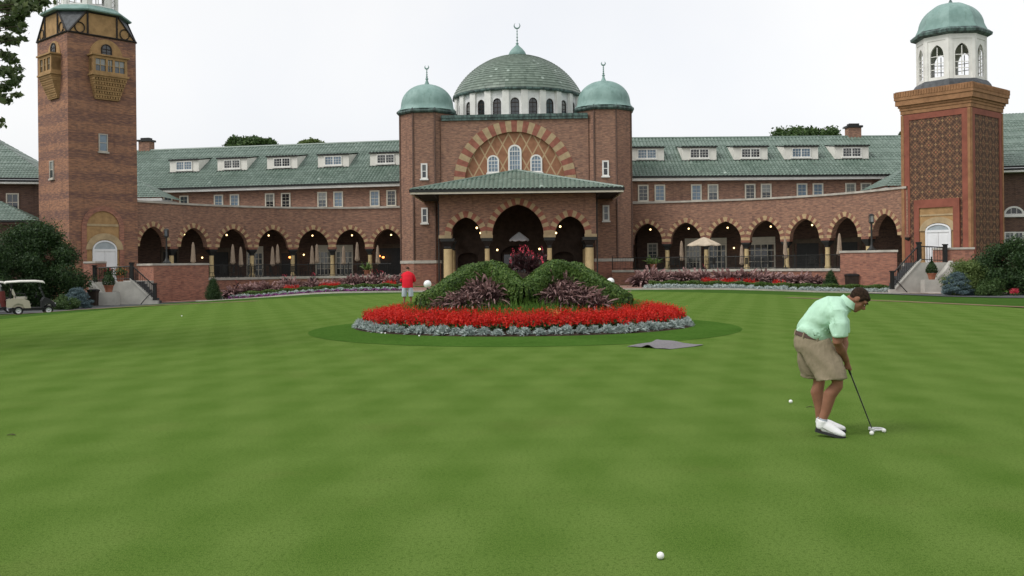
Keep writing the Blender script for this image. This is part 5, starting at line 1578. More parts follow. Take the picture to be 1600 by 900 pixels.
def star(t):
    """hedge crown centre line: six low outer feet and six high inner humps"""
    k = (t * 12) % 12; i = int(k); f = k - i
    def node(j):
        j %= 12; a = -pi / 2 + j * pi / 6
        if j == 0: return V((BX - .02, BY - 2.55, .88))
        if j % 2 == 0: return V((BX + 3.3 * cos(a), BY + 3.3 * sin(a), .52))
        if j in (1, 11): return V((BX + 1.78 * cos(a), BY + 1.78 * sin(a), 1.64))
        return V((BX + 1.25 * cos(a), BY + 1.5 * sin(a), 1.60))
    a, b = node(i), node(i + 1)
    return a.lerp(b, f)
def star_s(t):
    return sum((star(t + k * .0045) for k in range(-4, 5)), V((0, 0, 0))) / 9
hedge = thing('topiary_hedge', 'clipped green hedge zigzagging like a crown over the flower bed mound', 'hedge', (BX, BY, .5))
N = 200; cl = [star_s(i / N) for i in range(N + 1)]
mb = MB(); mb.tube(cl, [(.24, .24)] * (N + 1), 10, 0, None, False)
core = mb.build('hedge_core', M['leaf_dark'], hedge, w2l=True)
n = 78000; t = NR.random(n); idx = t * N; i0 = np.clip(idx.astype(int), 0, N - 1); f = (idx - i0)[:, None]
C = np.array([tuple(p) for p in cl]); cen = C[i0] * (1 - f) + C[i0 + 1] * f
tg = unit(C[i0 + 1] - C[i0]); sd = unit(np.cross(tg, np.array([0, 0, 1.]))); up = np.cross(sd, tg)
an = NR.random(n) * 2 * pi; sq = 1 / np.maximum(np.abs(np.cos(an)), np.abs(np.sin(an))) ** .45
out = sd * np.cos(an)[:, None] + up * np.sin(an)[:, None]
lump = .5 + .5 * np.sin(t * 160 + 2 * np.sin(an * 2)) * np.sin(t * 61 + an * 3)
rad = (.262 + .045 * lump) * sq * (.9 + .16 * NR.random(n))
P = cen + out * rad[:, None]
np_quads('clipped_leaves', leaf_quads(P, .075, .04, out, .45), M['leaf_hedge'], parent=hedge, w2l=True)

def fountain_mesh(nb=200, npl=60, H=.75, spread=.8, bw=.013, pw=.026):
    """a clump of arching burgundy grass with drooping plumes, local coordinates"""
    a = NR.random(nb) * 2 * pi; tilt = .15 + spread * NR.random(nb)
    d = unit(np.stack([np.cos(a) * np.sin(tilt), np.sin(a) * np.sin(tilt), np.cos(tilt)], 1))
    base = np.stack([.1 * np.cos(a), .1 * np.sin(a), np.zeros(nb)], 1) * NR.random((nb, 1))
    B, _, _ = blades(base, d, H * (.8 + .5 * NR.random(nb)), np.full(nb, bw), H * (.35 + .5 * NR.random(nb)), 4)
    a = NR.random(npl) * 2 * pi; tilt = .1 + spread * .85 * NR.random(npl)
    d = unit(np.stack([np.cos(a) * np.sin(tilt), np.sin(a) * np.sin(tilt), np.cos(tilt)], 1))
    ln = H * (1.05 + .5 * NR.random(npl)); dr = H * (.5 + .6 * NR.random(npl))
    S_, _, _ = blades(np.zeros((npl, 3)), d, ln, np.full(npl, .004), dr, 5, False)
    Q = []
    K = 7                                      # arching plumes over the last part of each stalk
    def arc(t):
        p = d * (ln * t)[:, None]; p[:, 2] -= dr * t * t; return p
    for rep in range(3):
        side = unit(np.cross(d, NR.normal(size=(npl, 3)))); jt = NR.normal(size=(npl, 3)) * pw * .25
        for k in range(K):
            t0, t1 = .56 + .44 * k / K, .56 + .44 * (k + 1) / K
            w0, w1 = (pw * .75 * max(.12, sin(pi * min(1, (k + .35 + e) / (K + .5))) ** .7) for e in (0, 1))
            p0, p1 = arc(t0) + jt * (k / K), arc(t1) + jt * ((k + 1) / K)
            rag = 1 + .35 * NR.normal(size=(npl, 1))
            Q.append(np.stack([p0 - side * w0 * rag, p0 + side * w0, p1 + side * w1 * rag, p1 - side * w1], 1))
    G = np.concatenate([B, S_]); Pm = np.concatenate(Q)
    return np.concatenate([G, Pm]), np.concatenate([np.zeros(len(G), int), np.ones(len(Pm), int)])
def clump_protos(name, label, cat, fn, mats, k, group):
    out = []
    for i in range(k):
        Q, mi = fn()
        out.append((Q, mi))
    return out
def place_protos(protos, name, cat, group, mats, spots, labels):
    """spots: (x,y,z,scale); meshes shared between the copies"""
    meshes = []
    for n_, (x, y, z, s) in enumerate(spots):
        k = n_ % len(protos)
        lab = labels(n_) if callable(labels) else labels
        if n_ < len(protos):
            o = np_quads(name, protos[k][0], mats, protos[k][1], loc=(x, y, z)); meshes.append(o.data)
        else:
            o = link(bpy.data.objects.new(name, meshes[k])); o.location = (x, y, z)
        o.rotation_euler = (0, 0, R.random() * 6.28); o.scale = (s, s, s * (.9 + .2 * R.random()))
        tag(o, lab, cat, group, 'thing')
fp = clump_protos('', '', '', lambda: fountain_mesh(), None, 4, None)
spots = []
FG = [(.80, 1.95), (1.12, 2.0), (1.45, 2.05), (1.8, 2.0), (.76, 2.3), (1.0, 2.45), (1.35, 2.5), (1.7, 2.4), (2.05, 2.2), (.95, 2.2), (1.55, 2.25), (.85, 1.75), (1.2, 1.8)]
for sg in (-1, 1):
    for (gx_, gy_) in FG:
        gx_ += R.uniform(-.08, .08); gy_ += R.uniform(-.06, .06); r = math.hypot(gx_, gy_)
        za = 1.64 - (gx_ - .89) / 1.97 * 1.04
        spots.append((BX + sg * gx_, BY - gy_, mound(r), max(.42, min(1.0, (za + .16 - mound(r)) / .86))))
for sec in (0, 180):
    for j in range(6):
        a = radians(sec + (-20 + 8 * j)); r = 1.95 + .3 * (j % 3); spots.append((BX + r * cos(a), BY + r * sin(a), mound(r), .62 + .2 * R.random()))
def flab(i):
    return 'burgundy fountain grass clump filling the hedge hollow at the front left of the bed' if i < 13 else 'burgundy fountain grass clump filling the hedge hollow at the front right of the bed' if i < 26 else 'burgundy fountain grass clump spilling out behind the right end of the crown hedge' if i < 32 else 'burgundy fountain grass clump spilling out behind the left end of the crown hedge'
place_protos(fp, 'fountain_grass', 'ornamental grass', 'fountain grass clumps in the round bed', [M['grass_purple'], M['plume']], spots, flab)

def canna_mesh(h=.95):
    nl = 16; a = NR.random(nl) * 2 * pi; tl = .25 + .5 * NR.random(nl)
    d = unit(np.stack([np.cos(a) * np.sin(tl), np.sin(a) * np.sin(tl), np.cos(tl)], 1))
    base = np.stack([np.zeros(nl), np.zeros(nl), h * (.1 + .55 * NR.random(nl))], 1)
    L = h * (.32 + .2 * NR.random(nl)); Q = []
    side = unit(np.cross(d, NR.normal(size=(nl, 3)))); ks = [0, .3, .6, 1]; ws = [.012, .062, .055, .004]
    for k in range(3):
        p0 = base + d * (L * ks[k])[:, None]; p1 = base + d * (L * ks[k + 1])[:, None]
        p0[:, 2] -= .12 * ks[k] ** 2; p1[:, 2] -= .12 * ks[k + 1] ** 2
        Q.append(np.stack([p0 - side * ws[k], p0 + side * ws[k], p1 + side * ws[k + 1], p1 - side * ws[k + 1]], 1))
    st, tip, _ = blades(np.zeros((3, 3)), unit(np.array([[.05, .02, 1], [-.06, .05, 1], [.02, -.07, 1]])), np.array([h, h * .93, h * .86]), np.full(3, .012), np.zeros(3), 3, False)
    G = np.concatenate(Q + [st])
    fl = np.concatenate([leaf_quads(tip[i] + NR.normal(size=(4, 3)) * np.array([.025, .025, .05]), .08, .045) for i in range(2)])
    return np.concatenate([G, fl]), np.concatenate([np.zeros(len(G), int), np.ones(len(fl), int)])
cps = [canna_mesh() for _ in range(4)]
sp = []
for i in range(20):
    x = BX - .34 + 1.0 * ((i * .618) % 1); y = BY - 1.7 + 1.8 * ((i * .37) % 1)
    r = math.hypot(x - BX, y - BY); sp.append((x, y, mound(r) - .05, .58 + .26 * R.random()))
place_protos(cps, 'canna_plant', 'flower', 'burgundy cannas in the middle of the bed', [M['leaf_canna'], M['petal_pink']], sp, 'dark leaved canna with pink red blooms rising inside the crown hedge')

def silver_mesh():
    n = 120; a = NR.random(n) * 2 * pi; el = NR.random(n) ** .8 * 1.45
    d = np.stack([np.cos(a) * np.cos(el), np.sin(a) * np.cos(el), np.sin(el)], 1)
    B, tip, td = blades(d * .03, d, .17 + .1 * NR.random(n), .02 + .012 * NR.random(n), .05 * np.ones(n), 3)
    lob = leaf_quads(np.repeat(d * .15, 2, 0) + NR.normal(size=(2 * n, 3)) * .03, .10, .028, np.repeat(d, 2, 0), .2)
    return np.concatenate([B, lob]), np.zeros(len(B) + len(lob), int)
svs = [silver_mesh() for _ in range(5)]
sp = []; lb = []
m = 84
for i in range(m):
    a = 2 * pi * i / m + R.uniform(-.012, .012); s_, c_ = sin(a), cos(a)
    if s_ > .5: continue
    r = 4.56 + R.uniform(-.05, .05); sp.append((BX + r * c_, BY + r * s_, mound(r) - .02, .78 + .26 * R.random()))
    lb.append('silvery dusty miller plant edging the front of the round flower bed' if s_ < -.5 else 'silvery dusty miller plant edging the left side of the round flower bed' if c_ < 0 else 'silvery dusty miller plant edging the right side of the round flower bed')
place_protos(svs, 'silver_plant', 'bedding plant', 'dusty miller edging the round bed', [M['leaf_silver']], sp, lambda i: lb[i])

def salvia(cx, cy, spots, zf, name, kind_label=None, red='petal_red', hs=1.0):
    Q, mi = [], []
    P = np.array(spots); n = len(P)
    lp = np.repeat(P, 16, 0) + NR.normal(size=(n * 16, 3)) * np.array([.09, .09, .05]) * hs + np.array([0, 0, .11 * hs])
    L = leaf_quads(lp, .09 * hs, .05 * hs, None); Q.append(L); mi.append(np.zeros(len(L), int))
    ns = 7
    sx = np.repeat(P, ns, 0) + np.concatenate([NR.normal(size=(n * ns, 2)) * .095 * hs, np.full((n * ns, 1), .15 * hs)], 1)
    hh = (.13 + .17 * NR.random(n * ns)) * hs; lean = NR.normal(size=(n * ns, 2)) * .13
    for k in range(9):
        t = k / 8
        c = sx + np.concatenate([lean * (hh * t)[:, None], (hh * t)[:, None]], 1)
        w = .066 * (1 - t * .6) * hs
        L = leaf_quads(c + NR.normal(size=c.shape) * .010, w, w * .75); Q.append(L)
        mm = np.ones(len(L), int)
        mi.append(mm)
    o = np_quads(name, np.concatenate(Q), [M['leaf_mid'], M[red]], np.concatenate(mi))
    return o
sp = []; so = []
for i in range(1250):
    a = NR.random() * 2 * pi; r = sqrt(NR.uniform(3.42 ** 2, 4.40 ** 2))
    if sin(a) > .78: continue
    x, y = BX + r * cos(a), BY + r * sin(a)
    if sin(a * 9 + 1) * sin(a * 23) > .8 and 3.7 < r < 4.0: continue
    if abs(a - radians(-90 + 360 + 12)) < .045 and 3.5 < r < 3.75: so.append((x, y, mound(r))); continue
    sp.append((x, y, mound(r)))
tag(salvia(0, 0, sp, 0, 'red_flowers'), 'ring of bright red salvia between silver edging and crown hedge', 'flowers', None, 'stuff')
if so: tag(salvia(0, 0, so[:6], 0, 'orange_flowers', red='petal_orange'), 'small patch of orange salvia among the red ones', 'flowers', None, 'stuff')
n = 15000; a = NR.random(n) * 2 * pi; r = np.sqrt(NR.uniform(2.75 ** 2, 3.5 ** 2, n)); keep = np.sin(a) < .8; a, r = a[keep], r[keep]; n = len(a)
base = np.stack([BX + r * np.cos(a), BY + r * np.sin(a), mvec(r)], 1)
d = unit(NR.normal(size=(n, 3)) * .38 + np.array([0, 0, 1]))
B, _, _ = blades(base, d, .28 + .20 * NR.random(n), np.full(n, .011), .08 * NR.random(n), 3)
tag(np_quads('bright_border_grass', B, M['grass_bright']), 'ring of bright green spiky grass inside the red flowers', 'grass', None, 'stuff')

# ------------------------------------------------------------------ borders along the terraces
def along(pl, x):
    for (a, b) in zip(pl, pl[1:]):
        if a[0] <= x <= b[0]:
            f = (x - a[0]) / (b[0] - a[0]); return a[1] + (b[1] - a[1]) * f
    return pl[0][1] if x < pl[0][0] else pl[-1][1]
def ball_plant(n=170, r=.26, flat=.75):
    d = unit(NR.normal(size=(n, 3))); d[:, 2] = np.abs(d[:, 2]); P = d * r * (.7 + .4 * NR.random((n, 1))); P[:, 2] *= flat
    return leaf_quads(P, .12, .05, d, .3), np.zeros(n, int)
bps = [ball_plant(190, .30, .9) for _ in range(4)]
sp, lb = [], []
x = -23.0
while x < -7.6:
    y = along(PBk, x) + 1.2 + R.uniform(-.12, .12); sp.append((x, y, terr(x, y), 1.0 + .35 * R.random())); lb.append('silver leaved plant in the row behind the purple petunias left of the plaza'); x += .5 + R.random() * .12
for k in range(2):
    x = 9.4 + .25 * k
    while x < 26.6:
        y = along(PBk, x) + .6 + .55 * k + R.uniform(-.1, .1); sp.append((x, y, terr(x, y), .95 + .3 * R.random())); lb.append('silver leaved plant in the %s row of the border right of the plaza' % ('front', 'back')[k]); x += .52 + R.random() * .12
place_protos(bps, 'silver_border_plant', 'bedding plant', 'silver plants in the terrace borders', [M['leaf_silver']], sp, lambda i: lb[i])
def patch(n, x0, x1, d0, d1, h, pl=PBk):
    x = NR.uniform(x0, x1, n); d = NR.uniform(d0, d1, n)
    y = np.array([along(pl, a) for a in x]) + d
    z = np.array([terr(a, b) for a, b in zip(x, y)]) + h * NR.random(n) ** .6
    return np.stack([x, y, z], 1)
P = patch(9000, -21.5, -7.4, .15, .95, .17); P[:, 2] += .05 * np.sin(P[:, 0] * 9)
mi = (NR.random(len(P)) < .72).astype(int)
tag(np_quads('purple_petunias', leaf_quads(P, .11, .08, None), [M['leaf_mid'], M['petal_purple']], mi), 'strip of purple petunias along the path left of the plaza', 'flowers', None, 'stuff')
for nm, lab, x0, x1, dd, m_ in (('low_hedge', 'low clipped green hedge in the border left of the plaza', -23.4, -7.8, 1.9, 22000), ('low_hedge', 'low clipped green hedge in the border right of the plaza', 9.8, 26.4, 1.9, 24000)):
    P = patch(m_, x0, x1, dd, dd + .9, .5); out = NR.normal(size=P.shape) * .5 + np.array([0, -.4, .8])
    P[:, 2] += .05 * np.sin(P[:, 0] * 4)
    tag(np_quads(nm, leaf_quads(P, .11, .055, out, .4), M['leaf_hedge']), lab, 'hedge')
for i, (px, w) in enumerate(((373, 1.0), (447, 1.1), (516, 1.4), (612, .7), (1101, .9), (1132, 1.2), (1163, .8), (1206, .6))):
    c = W(px, 452, 73.3); sp = [(c.x + R.uniform(-w / 2, w / 2), along(PBk, c.x) + 3.1 + R.uniform(-.1, .6), 0) for _ in range(int(15 * w))]
    sp = [(a, b, terr(a, b) + .28) for a, b, _ in sp]
    tag(salvia(0, 0, sp, 0, 'red_flower_patch', hs=1.2), ('red flower patch in the left border near the conical shrub', 'red flower patch in the left border, second from the brick pier', 'widest red flower patch in the left border', 'small red flower patch nearest the man in red', 'red flower patch in the right border nearest the porch', 'wide red flower patch in the right border below the open parasol', 'red flower patch in the right border, third from the porch', 'small red flower patch at the far end of the right border')[i], 'flower patch')
bfp = [fountain_mesh(420, 130, 1.15, .7, .034, .085) for _ in range(4)]
sp, lb = [], []
for i, px in enumerate((362, 378, 392, 405, 418, 436, 450, 462, 476, 488, 503, 519, 534, 548, 560, 572, 586, 598, 610, 622)):
    c = W(px, 440, 76.5 + 1.6 * ((i * .618) % 1)); sp.append((c.x, c.y, terr(c.x, c.y), (.95 + .3 * R.random()) * (.8 if i in (5, 10) else 1))); lb.append('burgundy fountain grass clump along the left terrace wall')
nl = len(sp)
for i, px in enumerate((1003, 1016, 1030, 1044, 1058, 1071, 1085, 1098, 1112, 1126, 1140, 1153, 1166, 1180, 1194, 1208, 1221, 1234, 1248, 1262, 1274)):
    c = W(px, 435, 73.8 + 1.6 * ((i * .618) % 1)); sp.append((c.x, c.y, terr(c.x, c.y), 1.15 + .3 * R.random())); lb.append('burgundy fountain grass clump along the right terrace wall')
place_protos(bfp, 'fountain_grass', 'ornamental grass', 'fountain grass clumps along the terrace walls', [M['grass_purple'], M['plume']], sp, lambda i: lb[i])
cp2 = [canna_mesh(1.35) for _ in range(3)]
sp, lb = [], []
for px, D in ((370, 78.5), (443, 78), (449, 78.3), (489, 78), (492, 77.6), (583, 78), (590, 77.6), (596, 78)):
    c = W(px, 440, D); sp.append((c.x, c.y, terr(c.x, c.y), 1.05 + .2 * R.random())); lb.append('tall dark red canna among the grasses of the left border')
for px, D in ((1157, 75), (1100, 75.2)):
    c = W(px, 440, D); sp.append((c.x, c.y, terr(c.x, c.y), 1.1)); lb.append('tall dark red canna among the grasses of the right border')
place_protos(cp2, 'canna_plant', 'flower', 'cannas along the terrace walls', [M['leaf_canna'], M['petal_pink']], sp, lambda i: lb[i])
# soil under the borders
for x0, x1 in ((-24.0, -7.6), (9.2, 27.0)):
    xx = [x0 + (x1 - x0) * i / 12 for i in range(13)]
    sheet_poly('border_soil', [(x, along(PBk, x) + .1) for x in xx] + [(x, along(PBk, x) + 9.5) for x in xx[::-1]], 'soil', .012)

# ------------------------------------------------------------------ shrubs and trees
def shrub(name, label, cat, base, clumps, n, leaf, L, Wd, trunk=True, bias=.35, group=None, wood=.08):
    """clumps: (dx,dy,dz,rx,ry,rz) relative to the base"""
    t = thing(name, label, cat, base, 0, group)
    cl_ = np.array(clumps); vol = (cl_[:, 3] * cl_[:, 4] * cl_[:, 5]) ** (2 / 3); pr = vol / vol.sum()
    k = NR.choice(len(cl_), n, p=pr)
    d = unit(NR.normal(size=(n, 3))); rr = (NR.random(n) ** .45)[:, None] * (1 + .16 * NR.normal(size=(n, 1)))
    P = cl_[k, :3] + d * rr * cl_[k, 3:6]
    P[:, 2] = np.maximum(P[:, 2], .05)
    np_quads('crown', leaf_quads(P, L, Wd, d, bias), M[leaf], parent=t)
    if trunk:
        mb = MB()
        top = max(c[2] for c in clumps)
        mb.tube([(0, 0, -.2), (.05 * top, 0, top * .3), (0, .03 * top, top * .62), (.03 * top, 0, top * .95)], [wood * 1.5, wood * 1.1, wood * .8, wood * .3], 8)
        for c in clumps[::max(1, len(clumps) // 14)]:
            z = min(c[2] * .6, top * .55); mb.tube([(0.03 * top, 0, z), (c[0] * .55, c[1] * .55, (z + c[2]) / 2 + .05 * top), (c[0], c[1], c[2])], [wood * .7, wood * .45, wood * .15], 6)
        mb.build('trunk', M['bark'], t, smooth=60)
    return t
def rclumps(n, rx, ry, z0, z1, r, seed, shape=lambda f: 1):
    q = random.Random(seed); out = []
    for i in range(n):
        f = (i + .5) / n; a = i * 2.399 + q.random(); k = sqrt(q.random() * .9 + .1) * shape(f)
        s = r * (.7 + .6 * q.random()); out.append((rx * k * cos(a), ry * k * sin(a), z0 + (z1 - z0) * f + q.uniform(-.2, .2), s, s, s * .8))
    return out
b = W(52, 470, 67.5); b.z = terr(b.x, b.y)
dome = lambda f: sqrt(max(.05, 1 - (f * .95) ** 2.2))
shrub('dark_tree', 'large dark spreading shrub tree behind the golf carts', 'tree', b, rclumps(46, 3.3, 2.2, .5, 5.3, .95, 3, dome) , 52000, 'leaf_dark', .17, .075, wood=.12)
b = W(-55, 470, 63); b.z = terr(b.x, b.y)
shrub('dark_tree', 'dark spreading shrub tree at the frame edge behind the golf carts', 'tree', b, rclumps(40, 3.0, 2.4, .5, 5.0, .95, 8, dome), 30000, 'leaf_dark', .17, .075, wood=.12)
b = W(1590, 455, 60.5); b.z = terr(b.x, b.y)
shrub('round_shrub', 'big dark green shrub at the right beside the window annex', 'shrub', b, rclumps(34, 2.6, 2.0, .3, 2.9, .75, 5, dome), 34000, 'leaf_dark', .15, .07)
b = W(1514, 458, 60.5); b.z = terr(b.x, b.y)
shrub('yellow_green_shrub', 'loose yellow green shrub next to the lattice tower', 'shrub', b, rclumps(24, 1.25, 1.0, .2, 1.9, .5, 6, dome), 14000, 'leaf_light', .13, .05)
b = W(1548, 458, 59.5); b.z = terr(b.x, b.y)
shrub('low_shrub', 'low mid green shrub between the yellow green shrub and big dark shrub', 'shrub', b, rclumps(14, 1.0, .7, .15, .8, .4, 7, dome), 7000, 'leaf_mid', .12, .05)
b = W(1586, 462, 56); b.z = terr(b.x, b.y)
tag(salvia(0, 0, [(b.x + R.uniform(-.22, .22), b.y + R.uniform(-.12, .12), b.z + .1) for _ in range(14)], 0, 'red_flower_patch', hs=.95, red='petal_pink'), 'pinkish red flower patch in front of the big dark shrub at the drive', 'flower patch')
b = W(98, 470, 62); b.z = terr(b.x, b.y)
shrub('low_shrub', 'low mid green shrub at the foot of the dark tree', 'shrub', b, rclumps(12, 1.0, .6, .05, .55, .32, 9, dome), 7000, 'leaf_mid', .12, .05)
def spruce(label, base, w, h):
    cl_ = []
    q = random.Random(4)
    for i in range(30):
        f = i / 30; a = i * 2.4; r = w * (1 - f * .75) * (.5 + .5 * q.random()); cl_.append((r * cos(a), r * .7 * sin(a), .15 + h * f, .42 * (1 - f * .4), .36 * (1 - f * .4), .13))
    return shrub('blue_spruce', label, 'shrub', base, cl_, 20000, 'leaf_blue', .11, .024, True, .1)
b = W(120, 472, 64.3); b.z = terr(b.x, b.y); spruce('low blue spruce beside the dark bin and banded tower steps', b, 1.0, 1.15)
b = W(1496, 459, 60.2); b.z = terr(b.x, b.y); spruce('low blue spruce in front of the lattice tower pier', b, 1.15, 1.25)
for px, D, h, w, lab in ((333, 74.5, 1.75, .62, 'dark conical shrub at the corner of left brick pier'), (1298, 71.5, 1.5, .55, 'dark conical shrub between the silver border and right brick pier')):
    b = W(px, 450, D); b.z = terr(b.x, b.y)
    cl_ = [(w * .5 * (1 - f) ** .6 * cos(i * 2.4), w * .5 * (1 - f) ** .6 * sin(i * 2.4), .2 + (h - .35) * f, w * .62 * (1.02 - f) ** .5 + .05, w * .62 * (1.02 - f) ** .5 + .05, .3) for i in range(22) for f in [i / 22]]
    shrub('conical_shrub', lab, 'shrub', b, cl_, 12000, 'leaf_dark', .09, .04)
for cv, px, zf, lab in ((CL_, 573, ZFL, 'broad leaved green plant in a pot on the left terrace'), (CRT, 1021, ZFR, 'broad leaved yellow green plant in a pot on right terrace')):
    s_ = cv.find(px, -4.6); q = cv.fr(s_, -4.6, zf)
    t = thing('potted_plant', lab, 'potted plant', q)
    mb = MB(); mb.lathe([(.2, 0), (.3, .45), (.33, .45), (.33, .52)], (0, 0, 0), 16); mb.build('pot', M['pot'], t)
    n = 26; a = NR.random(n) * 2 * pi; tl = .3 + .8 * NR.random(n); d = np.stack([np.cos(a) * np.sin(tl), np.sin(a) * np.sin(tl), np.cos(tl)], 1)
    B, _, _ = blades(np.tile([[0, 0, .5]], (n, 1)), d, .7 + .5 * NR.random(n), np.full(n, .085), .35 * NR.random(n), 5)
    np_quads('leaves', B, M['leaf_banana'], parent=t)
# maple whose branches reach into the picture at the upper left
base = V((-15.2, 20.5, -.02)); cl_ = []
vis = [(66, 3, 16), (50, 8, 20), (28, 4, 24), (10, 12, 26), (30, 26, 15), (8, 36, 22), (26, 46, 15), (36, 60, 9), (12, 62, 16), (22, 66, 10), (6, 84, 14), (16, 92, 15), (27, 108, 12), (8, 112, 20), (29, 122, 8), (20, 130, 13), (5, 136, 14), (27, 148, 9), (12, 158, 10), (0, 152, 12), (1, 188, 6), (2, 196, 6), (36, 14, 16), (56, 14, 11), (38, 40, 7)]
for px, py, r in vis:
    p = W(px, py, 20 + R.uniform(-.8, .8)); r = r * 20 / 1555; cl_.append((p.x - base.x, p.y - base.y, p.z - base.z, r * .95, r * 1.1, r * .5))
q = random.Random(21)
for i in range(75):
    a = q.random() * 6.28; k = sqrt(q.random()); z = q.uniform(4.2, 13)
    rr = 4.4 * sqrt(max(.1, 1 - ((z - 8.5) / 5.2) ** 2)) * k
    x, y = -16.6 + rr * cos(a) - base.x, 20.5 + rr * sin(a) - base.y
    if x + base.x > -10.9 * (y + base.y) / 20 - .6: continue
    s_ = q.uniform(.5, .95); cl_.append((x, y, z, s_, s_, s_ * .6))
mt = thing('maple_tree', 'leafy tree whose branch tips hang into the upper left corner', 'tree', base)
ca = np.array(cl_); pr = (ca[:, 3] * ca[:, 4]); pr[:len(vis)] *= 5; pr /= pr.sum()
n = 17000; k = NR.choice(len(ca), n, p=pr); d = unit(NR.normal(size=(n, 3))); P = ca[k, :3] + d * (NR.random(n) ** .55)[:, None] * ca[k, 3:6] * (1 + .22 * NR.normal(size=(n, 1)))
np_quads('crown', leaf_quads(P, .135, .07, None, 0, .25), M['leaf_tree'], parent=mt)
mb = MB(); mb.tube([(0, 0, -.3), (.05, 0, 2), (-.2, 0, 4.5), (-.9, 0, 8), (-1.3, 0, 11.5)], [.34, .26, .22, .13, .03], 12)
for i, c in enumerate(cl_):
    if i < len(vis): st = V((-.3, 0, c[2] - .9 - .3 * (i % 3)))
    else: st = V((-.6, 0, max(3.5, c[2] - 1.2)))
    if i % 2 == 0 or i < len(vis):
        e = V(c[:3]); mdl = st.lerp(e, .55) + V((0, 0, .25)); mb.tube([st, mdl, e], [.05, .028, .006], 5)
mb.build('trunk', M['bark'], mt, smooth=60)
# tree tops behind the roofs
for px, top, w, D, lab, sd in ((392, 213, 84, 128, 'round tree top showing over the left wing roof', 31), (487, 219, 44, 135, 'yellow green tree top just above the left wing ridge', 32), (1257, 196, 118, 126, 'wide tree top showing over the right wing roof', 33), (1415, 206, 20, 126, 'small tree top between right chimney and lattice tower', 34)):
    p = W(px, top - 1, D); r = w / 2 * D / 1555
    cz = p.z - r * .9
    q = random.Random(sd); cl_ = []
    for i in range(34):
        a = q.random() * 6.28; k = sqrt(q.random()); f = q.random()
        cl_.append((r * .8 * k * cos(a), r * .8 * k * sin(a), p.z - r * .13 - (k ** 2.5) * r * .18 * (.6 + .6 * q.random()) - f * r * .3, r * .26, r * .26, r * .17))
    zb = terr(p.x, p.y); cl_ = [(c[0], c[1], c[2] - zb, *c[3:]) for c in cl_]
    shrub('background_tree', lab, 'tree', (p.x, p.y, zb), cl_, 9000, 'leaf_light' if sd == 32 else 'leaf_mid', .42, .22, True, .3, 'trees behind the roofs', .3)

